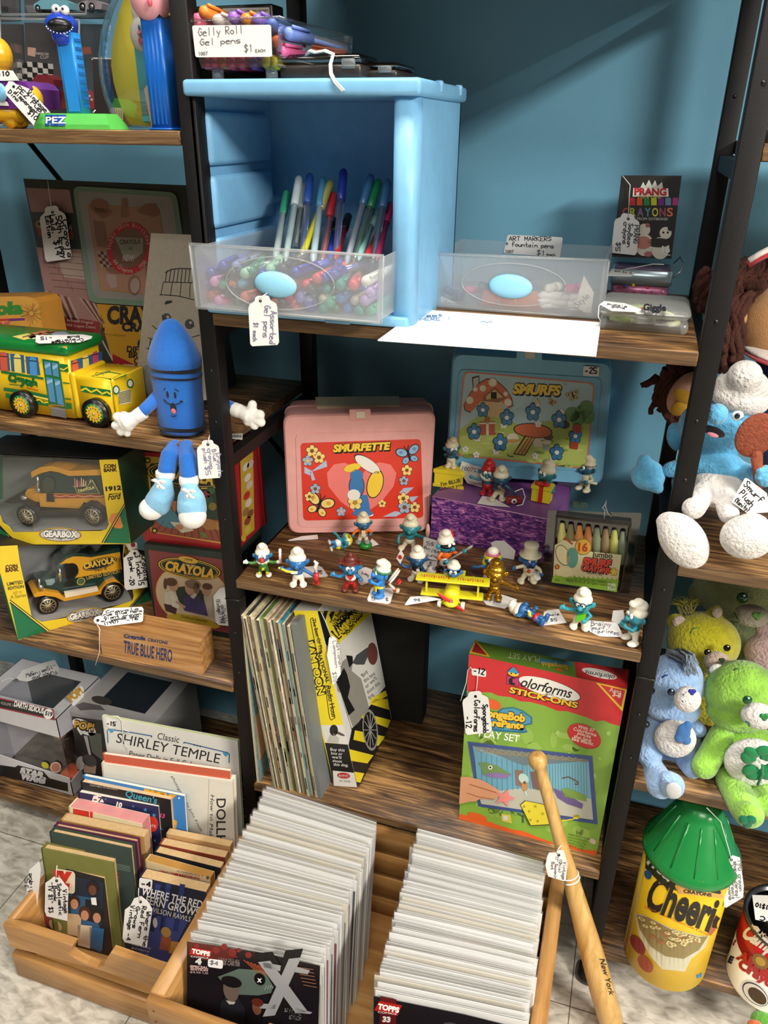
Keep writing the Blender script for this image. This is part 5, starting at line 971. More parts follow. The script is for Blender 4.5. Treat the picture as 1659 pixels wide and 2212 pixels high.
HD=PL('#1f3fae',.25);hc=at(*z(735,300)[0],Y=.034);s_=mpp(hc)/5.53
mb=MB();mb.ell(hc,(200*s_,.017,130*s_),HD);mb.ell(hc-V((-15*s_,0,120*s_)),(140*s_,.014,110*s_),HD);mb.tube([hc-V((-40*s_,0,120*s_)),hc-V((-45*s_,0,215*s_))],[130*s_,118*s_],HD,16);o=mb.build('head',pz);soft(o,.0009,4)
mb=MB();tn_=Matrix.Rotation(R(30),3,'Z');mc=hc+tn_@V((0,-.0150,-15*s_));mb.ell(mc,(140*s_,.006,72*s_),PL('#0c0d12',.3),rot=tn_);mb.build('mouth',pz)
mb=MB()
for i in range(11):aa=R(195+i*15);mb.ell(mc+tn_@V((150*s_*math.cos(aa),-.003,88*s_*math.sin(aa))),8*s_,PL('#e8ecf4',.3),n=8,k=6)
mb.build('trim_dots',pz)
for x,y,px_,py_ in((672,112,672,102),(775,125,748,104)):
    mb=MB();c=at(*z(x,y)[0],Y=.03);mb.ell(c,53*s_,EYE);mb.ell(at(*z(px_,py_)[0],Y=.03-50*s_),15*s_,PUP);mb.build('eye',pz)
mb=MB();p=[at(*z(x,y)[0],Y=.03)for x,y in((1110,1345),(1140,1315))];mb.tube(p,.0006,STRING,5);mb.build('string',pz)
# egg shaped clear pack
z=ZF(0,0,3.95);ep=thing('egg_pack','clear egg-shaped pack with yellow card holding a rabbit-headed dispenser','toy pack',at(310,276,Y=.07))
f=Face((0,.07,0),(0,-1,0));f.mb=MB()
yc=[(1070,-60),(1010,120),(975,270),(952,420),(948,560),(968,700),(1010,850),(1060,980),(1110,1062),(1240,1075),(1500,1075),(1600,700),(1640,400),(1600,0),(1500,-160),(1200,-160)]
f.slab(z(*[k for p in yc for k in p]),.002,PA('#e3d33a',.5));f.mb.build('backing_card',ep)
mb=MB();oc=[(1040,-100),(960,80),(910,250),(880,480),(895,680),(930,840),(985,990),(1085,1085),(1300,1092),(1560,1080),(1680,600),(1660,100),(1500,-200),(1250,-220)]
fr=[at(*p,Y=.07)for p in z(*[k for q in oc for k in q])];cn=sum(fr,V())/len(fr)
L_=[[v+V((0,.003,0))for v in fr],fr,[cn+(v-cn)*.94-V((0,.014,0))for v in fr],[cn+(v-cn)*.72-V((0,.026,0))for v in fr],[cn+(v-cn)*.3-V((0,.031,0))for v in fr]]
n=len(fr);mb.add([v for l in L_ for v in l],[(i*n+j,i*n+(j+1)%n,(i+1)*n+(j+1)%n,(i+1)*n+j)for i in range(4)for j in range(n)]+[tuple(range(4*n,5*n))],CLEARG,True);mb.build('clear_dome',ep)
bn=thing('candy_dispenser','turquoise candy dispenser with white rabbit head inside the egg-shaped pack','candy dispenser',at(310,270,Y=.055))
a,b=at(*z(1245,1045)[0],Y=.056),at(*z(1235,410)[0],Y=.056);mb=MB();mb.rbox((b.x-.010,.05,a.z),(b.x+.012,.064,b.z+.004),PL('#4fb4c4',.4),.0015,2);mb.build('stem',bn)
c=at(*z(1205,300)[0],Y=.053);mb=MB();mb.ell(c,(.0125,.010,.017),PL('#efe9e2',.4));mb.ell(c+V((-.002,0,.022)),(.006,.006,.014),PL('#efe9e2',.4));mb.ell(c+V((.010,0,.022)),(.006,.006,.014),PL('#efe9e2',.4));o=mb.build('head',bn);soft(o,.0009,3)
mb=MB();mb.ell(at(*z(1192,283)[0],Y=.042),.0026,PL('#e07a86',.4));mb.build('nose',bn)
mb=MB();mb.ell(at(*z(1200,350)[0],Y=.0425),(.003,.001,.0035),PL('#d8606c',.4));mb.build('mouth',bn)
for x in(1187,1232):mb=MB();mb.ell(at(*z(x,235)[0],Y=.0425),(.0016,.001,.0026),PL('#5a86b0',.3));mb.build('eye',bn)
f=Face((0,.034,0),(0,-1,0))
hangtag('brown paper tag inside the edge of the egg-shaped pack',z(1228,760,1285,690,1330,700,1335,1085,1290,1075),f,(),[('15',*z(1290,785,1292,835),7)],None,INK,wpx=2.2,card=PA('#a59484'))
pg=thing('candy_dispenser','blue candy dispenser with a pink round head beside the black post','candy dispenser',at(357,279,Y=.02))
a,b=at(*z(1415,1108)[0],Y=.02),at(*z(1330,160)[0],Y=.02);BD=PL('#1560b8',.3);xm=(a.x+b.x)/2-.0015
mb=MB();mb.rbox((xm-.0125,.012,LT),(xm+.0125,.034,b.z),BD,.003,2,edges='z');mb.rbox((xm-.014,.010,LT),(xm+.014,.036,LT+.0025),BD,.001,1);[mb.box((xm-.008+i*.005,.0115,LT+.006),(xm-.006+i*.005,.013,b.z-.004),BD)for i in range(4)];mb.build('stem',pg)
mb=MB();mb.box((xm-.012,.012,b.z),(xm+.012,.034,b.z+.004),PL('#0c1830',.3));mb.build('collar',pg)
c=at(*z(1290,20)[0],Y=.02);mb=MB();mb.ell(c+V((0,0,.004)),(.0215,.02,.0225),PL('#eba6b0',.3),n=28,k=18);mb.build('head',pg)
mb=MB();mb.ell(at(*z(1278,18)[0],Y=-.001),(.0026,.002,.004),PL('#d8586c',.3));mb.build('nose',pg)
# yellow and purple toy at the left end
z=ZF(0,0,5.53);dn=thing('dinosaur_toy','purple and yellow plastic dinosaur vehicle toy at the left end of the board','toy',at(10,270,Y=.05))
PUR=PL('#6b2f86',.3);YD=PL('#e0ae22',.3);f=Face((0,.03,0),(0,-1,0))
f.mb=MB();fr=[f.p(q)for q in z(-260,1300,-250,1050,-150,960,210,960,300,990,360,1060,380,1300)];f.mb.prism(fr,[v+V((0,.05,0))for v in fr],PUR);f.mb.build('body',dn)
for nm,x,y,rx,ry,yy in(('arch',400,1180,110,150,.04),):mb=MB();c=at(*z(x,y)[0],Y=yy);mb.ell(c,(rx*s_,.012,ry*s_),YD);mb.build(nm,dn)
mb=MB();a,b=at(*z(-250,1350)[0],Y=.04),at(*z(250,1360)[0],Y=.04);mb.tube([a,b],[.0095,.0095],YD,14);mb.build('chassis',dn)
for x in(190,-150):mb=MB();c=at(*z(x,1440)[0],Y=.045);c.z=LT+.0075;mb.tube([c-V((0,.012,0)),c+V((0,.012,0))],.0075,YD,16);mb.build('wheel',dn)
mb=MB();c=at(*z(-20,660)[0],Y=.05);mb.ell(c,(.0165,.015,.019),YD);mb.tube([c,c-V((.004,0,.04))],[.012,.010],YD,12);o=mb.build('head',dn);soft(o,.0012,3)
mb=MB();mb.ell(at(*z(5,1105)[0],Y=.028),(.009,.003,.010),PL('#7fbce4',.3));mb.build('blue_badge',dn)
f=Face((0,.0285,0),(0,-1,0));f.mb=MB();f.poly(z(-60,1260,110,1265,85,1215,40,1205,60,1180,-60,1170),WHT,1);f.mb.build('lettering',dn)
f=Face((0,.022,0),(0,-1,.12));f.O=V((0,.022,LT));f.mb=MB();f.slab(z(-80,835,150,842,228,962,-80,965),.0005,CARD);f.hand('-10',*z(-25,912,108,905),INK,1,2.6,10);f.mb.build('price_sticker',dn)
f=Face((0,.008,LT),(0,-1,.1))
hangtag('white scalloped tag leaning between the dinosaur toy and the green base',z(88,1000,100,970,150,972,190,1005,260,1025,345,1060,600,1345,460,1352,402,1498,72,1130,60,1040),f,(),
        [('Vintage',*z(315,1110,540,1345),10),('PEZ Pup',*z(195,1065,480,1345),10),('dispenser',*z(160,1105,430,1370),9),('Dino',*z(92,1105,205,1215),9),('$10',*z(325,1350,420,1440),10)],z(162,1035)[0],INK,wpx=2)
# boxed model cars behind
CDK=PA('#4a484a',.5);CHK=PA('#c9c6c0',.5)
def modelbox(label,q,Yp,paint):
    f=Face((0,Yp,0),(0,-1,0));p=[f.p(v)for v in q];b=p[3];t=thing('model_car_box',label,'model car',(b.x,Yp,b.z))
    f.mb=MB();f.slab(q,.003,CDK);paint(f);f.mb.build('backing_card',t)
    mb=MB();k=V((0,-.045,0));fr=[v+k for v in p]
    mb.prism(fr,[v+V((0,.001,0))for v in fr],WINDOW)
    for i in range(4):mb.prism([fr[i],fr[(i+1)%4],p[(i+1)%4],p[i]],[v+V((0,0,.001))for v in(fr[i],fr[(i+1)%4],p[(i+1)%4],p[i])],WINDOW);mb.tube([fr[i],fr[(i+1)%4]],.0012,FROSTY,6)
    mb.build('clear_cover',t);return f,t
def modelcar(f,t,q,col,wheels):
    mb=MB();fr=[f.p(v,.028)for v in q];mb.prism(fr,[v+V((0,.02,0))for v in fr],PL(col,.3));o=mb.build('car_body',t)
    for x,y,r in wheels:mb=MB();c=f.p((x,y),.028);rr=r*mpp(c);mb.tube([c,c+V((0,.02,0))],rr,PL('#201f20',.5),16);mb.tube([c-V((0,.0006,0)),c],rr*.55,M('#9a9a9a',.3,.7),12);mb.build('wheel',t)
def chk(f,x0,y0,w,h,nx,ny):
    for i in range(nx):
        for j in range(ny):f.poly(z(x0+i*w,y0+j*h+i*6,x0+(i+1)*w,y0+j*h+(i+1)*6,x0+(i+1)*w+8,y0+(j+1)*h+(i+1)*6,x0+i*w+8,y0+(j+1)*h+i*6),(BKP if(i+j)%2 else CHK),2)
def pa1(f):
    chk(f,322,735,62,62,5,6);f.text('NASCAR',*z(430,650,585,660),CHK,2,bold=.02);f.text('CUP',*z(480,700,580,705),CHK,2,h=7);f.poly(z(330,560,430,575,420,680,330,660),PA('#c9a090'),1);f.poly(z(890,570,1080,560,1100,640,900,660),PA('#b0542c'),1)
    f.poly(z(722,1075,1080,1070,1160,1130,1165,1300,740,1300),PA('#a82c2c'),3)
    for x,y in((1040,1110),(1070,1145),(1095,1190)):c=z(x,y)[0];f.poly([(c[0]+(4 if i%2==0 else 1.6)*math.sin(i*math.pi/5),c[1]-(4 if i%2==0 else 1.6)*math.cos(i*math.pi/5))for i in range(10)],WHT,4)
    f.circ(z(980,1150)[0],5,BKP,4);f.line(z(965,1195,1030,1198),2,WHT,4)
f,t=modelbox('boxed red model car on chequered card, behind the blue dispenser',z(290,270,1215,290,1180,1500,330,1500),.20,pa1)
modelcar(f,t,z(380,960,440,890,560,890,640,950,640,1030,390,1030),'#7a2430',((55,0,0),)[:0])
def pa2(f):f.poly(z(300,60,1250,60,1230,150,330,150),PA('#6a6a70'),1)
f,t=modelbox('boxed pale blue model car on the upper row of clear boxes',z(280,-160,1320,-160,1290,225,300,225),.20,pa2)
modelcar(f,t,z(400,50,480,0,700,-20,820,30,830,110,410,110),'#6fa8b8',(*[(x/5.53,y/5.53,7)for x,y in((450,100),)],))
modelcar(f,t,z(930,40,990,10,1130,0,1220,40,1210,110,930,110),'#8a7f86',(*[(x/5.53,y/5.53,8)for x,y in((985,80),(1095,80))],))
f,t=modelbox('boxed grey model car at the left edge, upper row of clear boxes',z(-300,-160,225,-160,235,255,-280,255),.20,lambda f:f.poly(z(-20,80,100,80,100,180,-20,180),BKP,1))
def pa4(f):chk(f,200,740,60,66,2,4)
f,t=modelbox('boxed model car at the left edge, lower row of clear boxes',z(-300,285,265,290,320,1500,-260,1500),.20,pa4)
mb=MB();f=Face((0,.14,0),(0,-1,0));f.mb=mb;f.slab(z(1100,690,1330,695,1300,1505,1140,1505),.05,PA('#33302f'));f.line(z(1102,712,1106,695,1330,700),3,CHK,1);tag(mb.build('dark_carton'),'dark narrow carton with a pale torn edge behind the egg-shaped pack','carton')
mb=MB();f=Face((0,.11,0),(0,-1,0));f.mb=mb;q=z(1325,1285,1470,1290,1470,1505,1325,1470);f.slab(q,.02,PA('#d8c2a4'))
for i in range(5):f.line(z(1340+i*26,1292,1345+i*26,1470),1.6,PA('#a8886a'),1)
tag(mb.build('striped_carton'),'small cream striped carton behind the foot of the egg-shaped pack','carton')
# ================================================================ left bay, second board
z=ZF(0,360,3.19)
b0=V((-.41,.20,L2));f=Face(b0,(0,-math.cos(R(14)),math.sin(R(14))))
ts=thing('gift_set_box','large shrink-wrapped gift set box with embossed picture tin and brick street print','gift set',b0)
f.mb=mb=MB();DG=PA('#3a4038',.4);q=z(160,82,1275,128,1520,1600,424,1436);f.slab(q,.06,DG,PA('#2c302c'))
BRK=PA('#a98078',.45);CRB=PA('#b9a294',.45);BRW=PA('#6f4038',.45)
f.poly(z(178,145,478,160,505,318,215,312),BRK,1);f.poly(z(250,556,560,570,700,1100,680,1185,360,1120),BRK,1);f.poly(z(380,590,560,600,590,780,440,760),CRB,2)
for i in range(6):f.line(z(300+i*14,600+i*45,560+i*14,625+i*45),1,PA('#7a5650'),3);f.line(z(340+i*30,620+i*40,350+i*30,660+i*40),1,PA('#7a5650'),3)
for i in range(7):f.poly(z(310+i*26,850+i*8,326+i*26,856+i*8,420+i*22,1035+i*6,400+i*22,1030+i*6),CRB if i%2==0 else BRW,3)
for i in range(5):f.poly(z(540+i*24,900+i*8,556+i*24,905+i*8,690+i*10,1090,672+i*8,1070),CRB if i%2==0 else BRW,3)
f.poly(z(250,400,330,420,480,440,510,460,500,510,470,490,270,480),PA('#b03a30'),2);f.text('C',*z(248,415,280,417),YL,3,h=14);f.text('A',*z(470,440,496,442),YL,3,h=14)
f.poly(z(345,1015,690,1070,700,1190,360,1125),PA('#8a3230',.45),3);f.text('Includes Original',*z(460,1065,640,1085),PA('#d8c4b4'),4);f.text('1958 Crayon Colors',*z(450,1098,658,1116),PA('#d8c4b4'),4)
YCR=PA('#cf9a2a',.45);f.poly(z(665,945,985,968,1300,990,1350,1420,775,1340),YCR,3);f.text('CRAYOLA',*z(738,1080,1290,1075),INK,4,h=36,bold=.05);f.text('CRAYONS',*z(838,1130,1210,1145),INK,4,bold=.06);f.text('64',*z(945,1240,1030,1245),INK,4,bold=.06);f.poly(z(700,1120,720,1105,722,1130,705,1135),INK,4)
for s_t,p in(('DIFFERENT',(872,1275,1150,1290)),('BRILLIANT',(885,1315,1160,1330)),('COLORS',(920,1356,1130,1368))):f.text(s_t,*z(*p),INK,4,bold=.04)
f.text('built in sharpener',*z(705,1160,870,1172),PA('#7a5a20'),4)
f.poly(z(775,1290,960,1380,1340,1420,1350,1500,780,1440),PA('#a82428',.45),4);f.text('NEW!',*z(800,1425,1020,1440),PA('#d8d0c4'),5,h=20,bold=.06)
f.line(z(700,1190,780,1340),3,PA('#c9c6bc'),4)
mb.build('carton',ts)
f.mb=mb=MB();q=z(500,132,1215,178,1330,985,612,935);TG=M('#8aa890',.35,.3)
fr=[f.p(p,.004)for p in rrect(q,.08)];bk=[f.p(p)for p in rrect(q,.08)];mb.prism(fr,bk,TG)
f.poly(rrect(z(525,158,1190,200,1300,958,640,910),.07),TG,17);f.poly(rrect(z(535,168,1182,208,1292,948,648,900),.07),M('#b4b0aa',.3,.4),18)
SEP=PA('#9a6e58',.4);f.poly(z(600,258,1100,290,1195,905,690,850),PA('#b08a46'),19);f.poly(z(608,266,1094,297,1188,897,697,842),PA('#b98a72',.4),20)
f.ell(z(685,275)[0],(21,2),(0,-17),SEP,21);f.poly(z(640,280,780,300,760,340,700,360),SEP,21);f.poly(z(838,220,875,222,890,345,830,350),SEP,21);f.poly(z(945,300,1000,255,1070,250,1090,290,1100,330,1060,350,960,320),SEP,21)
for i in range(6):
    for j in range(5):f.poly(z(668+i*22+j*5,580+j*22+i*3,690+i*22+j*5,583+j*22+i*3,695+i*22+j*5,605+j*22+i*3,673+i*22+j*5,602+j*22+i*3),BRW if(i+j)%2 else CRB,21)
f.poly(z(640,370,720,380,750,560,670,550),SEP,21);f.ell(z(790,715)[0],(20,3),(0,-7),SEP,22);f.poly(z(730,740,800,745,810,830,770,840,740,800),CRB,22);f.ell(z(925,815)[0],(14,2),(2,-22),SEP,22);f.ell(z(930,820)[0],(10,2),(2,-16),CRB,23);f.poly(z(1000,640,1130,660,1160,850,1010,830),SEP,21)
f.ell(z(890,562)[0],(47,4),(6,-56),RB,24,32);f.ell(z(890,562)[0],(36,3),(5,-43),PA('#8a6450',.4),25,32)
f.arc('Happy 50th Birthday',(279+0,360+562/3.19),39,-88,78,PA('#d8c8b8'),26,h=9,ky=1.2);f.arc('64 Crayons . 1958',(281,536),44,235,128,PA('#d8c8b8'),26,h=9,ky=1.2,flip=True)
f.poly(z(790,485,985,495,985,590,925,640,850,620),PA('#b0a894',.4),26);f.text('CRAYOLA',*z(825,535,970,530),PA('#5a4a40'),27,bold=.03,h=10);f.text('64',*z(885,572,912,574),PA('#5a4a40'),27);f.text('NEW!',*z(845,645,920,650),PA('#d8d0c4'),27,h=12,bold=.06)
mb.build('embossed_tin',ts)
f.mb=mb=MB();f.slab(z(150,70,1285,118,1530,1600,414,1440),.0004,SHRINK,off=.009);mb.build('shrink_wrap',ts)
f2=Face(f.O+f.N*.0105,f.N)
hangtag('white scalloped tag with black writing hanging on the large gift set box',tagshape(z(352,272)[0],57,118,82),f2,[[f2.p(z(362,310)[0],.0005),f2.p(z(350,255)[0],.001),f2.p(z(335,150)[0],.001),f2.p(z(328,95)[0],0)]],
        [('Crayola',*z(428,368,468,622),12),('50th b-day',*z(385,345,428,630),12),('LmTd.',*z(340,338,362,465),12),('$14',*z(368,515,388,612),12),('Edition',*z(312,345,332,490),11)],z(362,313)[0],INK,wpx=2.6)
# bag with printed cloth doll face
f=Face((-.2,.115,L2),(0,-math.cos(R(9)),math.sin(R(9))));dk=thing('doll_kit_bag','clear bag holding a flat grey-beige cloth doll printed with big eyes','craft kit',(-.2,.115,L2))
f.mb=mb=MB();f.slab(z(1040,458,1470,475,1560,1600,920,1640),.003,FUR('#b0a596')if 0 else CL('#b3a998'));KI=PA('#35322e')
f.line(z(1140,730,1180,708,1240,702,1330,705),2.4,KI,1);f.line(z(1125,795,1330,800),1.8,KI,1);f.line(z(1100,882,1220,890,1340,918),2,KI,1)
for i in range(8):f.line(z(1152+i*26,715-i*1,1138+i*27,795),1.8,KI,1)
for i in range(4):f.line(z(1125+i*62,800,1108+i*66,885+i*6),1.6,KI,1)
f.ell(z(1160,935)[0],(8,-2),(1,-3.5),KI,1);f.line(z(1140,945,1150,930,1182,932),4,KI,2)
for x,y in((1148,1045),(1305,1085)):f.ell(z(x,y)[0],(10,0),(0,-11),PA('#4a4844'),1);f.circ(z(x+8,y-10)[0],3,PA('#b8b0a4'),2);f.line(z(x-30 if x<1200 else x+12,y-20 if x<1200 else y+10,x+(-5 if x<1200 else 32),y+(10 if x<1200 else 15)),3,KI,2)
f.line(z(1050,1095,1090,1130,1085,1110,1130,1140),2,KI,1);f.line(z(1310,1180,1375,1160),2,KI,1);f.line(z(1020,1180,1060,1190,1045,1280),2,KI,1);f.line(z(1010,1250,1060,1270),2,KI,1);f.line(z(1040,1185,1025,1260),2,KI,1)
mb.build('cloth_doll',dk)
f.mb=mb=MB();f.slab(z(1020,400,1500,412,1580,1600,900,1650),.0004,SHRINK,off=.006);mb.build('clear_bag',dk)
mb=MB();c=f.p(z(1050,1490)[0],.012);mb.ell(c,(.022,.010,.026),M('#6a6a6c',.8));tag(mb.build('foam_ball'),'grey foam pad at the foot of the cloth doll bag','foam pad')
# orange-topped tin at the left edge
f=Face((-.4,.125,L2),(0,-1,.05));f.mb=mb=MB();q=z(-500,905,165,893,230,905,262,940,295,1120,305,1165,330,1560,-480,1600)
f.slab(q,.05,PA('#e0a24a',.4),PA('#c98a34'));f.text('Crayola',*z(-330,1030,160,1010),PA('#3f8a3a'),1,h=25,bold=.07);f.poly(z(-330,1062,170,1042,172,1056,-330,1082),PA('#c83c34'),1);f.poly(z(60,1050,170,1044,172,1058,60,1064),PA('#6a3a8a'),2);f.text('CRAYONS',*z(-200,1125,72,1112),PA('#d8406c'),1,h=14,bold=.03)
for i in range(26):a_=R(i*13.8);c=z(215,1010)[0];f.line([(c[0]+5*math.cos(a_),c[1]+5*math.sin(a_)),(c[0]+random.uniform(14,30)*math.cos(a_),c[1]+random.uniform(14,30)*math.sin(a_))],.9,PA(('#4a8a3a','#c87a2c','#b0503a')[i%3]),2)
f.poly(z(-480,1150,300,1130,305,1165,-480,1190),PA('#e8e2d0'),1);f.text('INCL',*z(-60,1580,32,1572),PA('#2c2c50'),2,h=9,bold=.04)
tag(mb.build('crayon_tin'),'tall orange-yellow tin with green and pink lettering at the left end behind the bus','tin')
# tin bus
z=ZF(0,690,5.027);yb_=.03;BYL=M('#e6bf1e',.25,.15,noise=.03);BGR=M('#157a34',.25,.2,noise=.03);BG2=PA('#1a6b34',.3)
bs=thing('tin_bus','yellow toy tin bus with green roof, printed windows and black wheels','toy bus',(-.25,.06,L2))
xr=-.219;zr=.889;zb=.803
mb=MB();mb.rbox((-.43,yb_,zb),(xr,.102,zr),BYL,.010,3,edges='z')
f=Face((0,yb_-.0002,0),(0,-1,0));f.mb=mb
for x0 in(-240,-120):pass
WB=PA('#3f6f9a',.3)
def bpoly(p,m,l):f.poly(z(*p),m,l)
bpoly((-300,330,445,425,440,470,-300,372),PA('#e2c22a'),1)
for p in((-100,348,95,368,110,560,-100,530),(108,370,258,388,272,580,125,562),(275,398,412,412,438,605,292,588)):bpoly(p,PA('#2c5a86',.3),2)
for x,y,c in((40,470,'#c8523a'),(190,490,'#d8c86a'),(360,520,'#4a8ac0')):
    f.poly(z(x-42,y-85,x-20,y-118,x+12,y-118,x+34,y-85,x+46,y+95,x-30,y+85),PA(c,.3),3);f.line(z(x-42,y-72,x+36,y-66),1.8,INK,4)
bpoly((10,555,470,630,475,655,10,580),BG2,2);f.text('Crayola',*z(78,660,402,738),PA('#12612c',.3),3,h=16,bold=.09);bpoly((100,700,240,715,240,722,100,708),PA('#12612c'),3);bpoly((290,738,412,768,410,776,288,745),PA('#c8342c'),3)
bpoly((40,740,300,775,515,825,518,850,40,775),BG2,2);bpoly((60,800,520,900,525,945,60,850),BG2,2);f.line(z(380,880,430,870,470,905,520,900),3,PA('#e2c22a'),3);f.line(z(340,825,520,868),3,PA('#e2d86a'),3)
bpoly((455,428,640,455,715,970,530,925),BG2,3)
for p in((478,455,545,465,562,608,495,598),(562,468,625,478,640,625,578,612),(500,625,570,640,605,905,540,890),(590,645,650,658,695,935,625,915)):bpoly(p,PA('#4f86b4',.3),4);bpoly((p[0]+6,p[1]+40,p[2],p[3]+5,p[2]+2,p[3]+40,p[0]+10,p[1]+80),PA('#8ab4d4',.3),5)
bpoly((545,918,698,935,700,950,548,930),PA('#a86a4a'),5);bpoly((548,950,708,970,720,1075,560,1040),M('#a8a8a8',.3,.6),3);[f.line(z(552+i*3,975+i*22,712+i*3,998+i*22),2,PA('#6a6a6c'),4)for i in range(4)]
bpoly((648,480,735,490,745,570,655,560),BG2,2);f.line(z(655,535,690,548,735,520),3,PA('#e2c22a'),3);bpoly((682,680,755,690,758,702,684,694),BG2,2);bpoly((705,855,770,862,772,875,707,868),BG2,2);bpoly((715,905,775,915,780,975,722,970),BG2,2)
fr_=Face((xr+.0002,0,0),(1,0,0));fr_.mb=mb
fr_.poly(z(770,450,1110,345,1112,520,785,632),PA('#2c5a86',.3),1)
for x,y,c in((815,545,'#d85a3a'),(930,490,'#d8c86a'),(1035,450,'#b0486a')):fr_.poly(z(x-34,y-70,x-15,y-100,x+15,y-108,x+32,y-80,x+42,y+55,x-25,y+85),PA(c,.3),2);fr_.line(z(x-32,y-62,x+32,y-78),1.8,INK,3)
mb.build('bus_body',bs)
mb=MB();mb.rbox((-.434,yb_-.003,zr),(xr+.003,.106,zr+.016),BGR,.006,3);fz=Face((0,0,zr+.0162),(0,0,1));fz.mb=mb
for i,(p,c)in enumerate((((130,185,300,150,420,185,260,225),'#d8c86a'),((330,150,470,120,600,140,430,175),'#c86a5a'),((280,180,420,160,520,190,360,215),'#d8d0a0'),((520,140,700,130,760,160,600,180),'#8a9ab0'),((480,250,700,265,920,240,700,230),'#d8d8c4'))):fz.poly(z(*p),PA(c,.3),1)
for i in range(8):fz.line(z(200+i*45,200-i*8,330+i*40,165-i*6),2,PA('#b0443a' if i%2 else '#e2d88a'),2)
fz.circ(z(705,300)[0],5,PA('#c88a2c'),2,2.4);mb.build('roof',bs)
hx=-.156
mb=MB();mb.rbox((xr-.002,yb_+.001,.806),(hx,.098,.864),BYL,.008,3,edges='y');mb.rbox((xr-.004,yb_-.001,.803),(xr+.006,.1,.868),BYL,.004,2);mb.rbox((hx-.003,yb_-.001,.806),(hx+.003,.1,.866),BYL,.004,2)
f2=Face((0,yb_+.0007,0),(0,-1,0));f2.mb=mb;f2.poly(z(872,718,1200,768,1205,838,880,785),BG2,1);f2.line(z(885,770,930,748,990,790,1050,762,1110,808,1160,788,1200,812),3.6,PA('#e2d02a'),2)
f3=Face((hx+.0032,0,0),(1,0,0));f3.mb=mb;f3.poly(z(1280,785,1420,750,1430,905,1300,930),PA('#d8cf9a'),1)
for i in range(8):f3.line(z(1290,800+i*16,1420,765+i*17),1.4,PA('#4a4a44'),2)
for x,y in((1262,765),(1415,695)):f3.ell(z(x,y)[0],(7.5,0),(0,-10),BG2,2);f3.ell(z(x,y)[0],(5,0),(0,-7),PA('#dfe6e0',.2),3)
f4=Face((0,0,.8642),(0,0,1));f4.mb=mb;f4.poly(z(985,615,1180,565,1395,600,1240,655),BG2,1);f4.poly(z(1000,618,1170,575,1350,605,1220,645),PA('#e2c22a'),2);f4.text('Crayola',*z(1040,612,1200,575),BG2,3)
mb.build('hood',bs)
for x,y,r in((255,905,150),(1045,1000,160)):
    c=at(*z(x,y)[0],Y=.024);r=r/5.027*mpp(c)*1.0;c.z=L2+r;w=MB()
    w.tube([c+V((0,-.005,0)),c+V((0,.006,0))],r,BLKS,32);w.tube([c+V((0,-.0053,0)),c+V((0,-.004,0))],r*.72,BG2,24)
    P=[c+V(((r*(.66 if i%2==0 else .5))*math.cos(i*math.pi/14),-.0056,(r*(.66 if i%2==0 else .5))*math.sin(i*math.pi/14)))for i in range(28)];w.add(P,[tuple(range(28))],PA('#e0b422',.3))
    for i in range(12):a_=i*math.pi/6;w.ell(c+V((r*.4*math.cos(a_),-.0057,r*.4*math.sin(a_))),(r*.06,.0004,r*.06),PA(('#c8342c','#5a5a9a','#2c7a3a')[i%3],.3),n=8,k=6)
    w.ell(c+V((0,-.006,0)),r*.1,M('#c0b8a8',.2,.8),n=10,k=8);w.build('wheel',bs)
for x in(-.28,xr+.03):mb=MB();mb.tube([(x,.095,L2+.017),(x,.105,L2+.017)],.017,BLKS,24);mb.build('wheel',bs)
fz=Face((0,0,zr+.0185),(0,0,1))
hangtag('white tag with black writing lying on the green bus roof',z(390,172,900,162,1005,182,990,205,870,245,420,258,385,245),fz,(),[('Vintage',*z(830,232,560,240),6),('Crayola',*z(905,205,620,222),6),('bus',*z(860,178,730,185),6),('-15',*z(560,185,440,190),6)],None,INK,wpx=1.6)
# ================================================================ blue crayon plush on the second board's edge
z=ZF(220,660,4.366)
cr=thing('crayon_plush','blue plush crayon doll with white gloves, its pale blue shoes dangling over the board edge','plush toy',(-.045,.03,L2))
BC=CL('#2468bd');BCL=CL('#f0ede4');SHB=CL('#8cc4e6');BKC=CL('#111116')
ctr=at(*z(745,800)[0],Y=.04);ctr.z=0;ctr=V((ctr.x-.004,.04,0));s_=mpp(at(*z(745,900)[0],Y=.04))/4.366
zt_=lambda y,x=745:at(*z(x,y)[0],Y=.012).z
def rr(w):return w*s_
zz={k:zt_(k)for k in(170,300,450,600,640,700,760,1000,1240,1330,1370)}
base_z=L2+.0008;top_z=zt_(185,690)
Z_=lambda y:base_z+(top_z-base_z)*(1340-y)/(1340-185)
prof=[(rr(150),Z_(1340)),(rr(205),Z_(1310)),(rr(222),Z_(1240)),(rr(228),Z_(1100)),(rr(232),Z_(900)),(rr(238),Z_(740)),(rr(240),Z_(650)),(rr(250),Z_(600)),(rr(248),Z_(560)),(rr(215),Z_(450)),(rr(160),Z_(340)),(rr(110),Z_(250)),(rr(70),Z_(205)),(rr(30),Z_(186))]
XF=Matrix.Translation((ctr.x,ctr.y,0))@Matrix.Scale(.9,4,V((0,1,0)))
mb=MB();mb.lathe(prof,BC,40,XF);mb.build('body',cr)
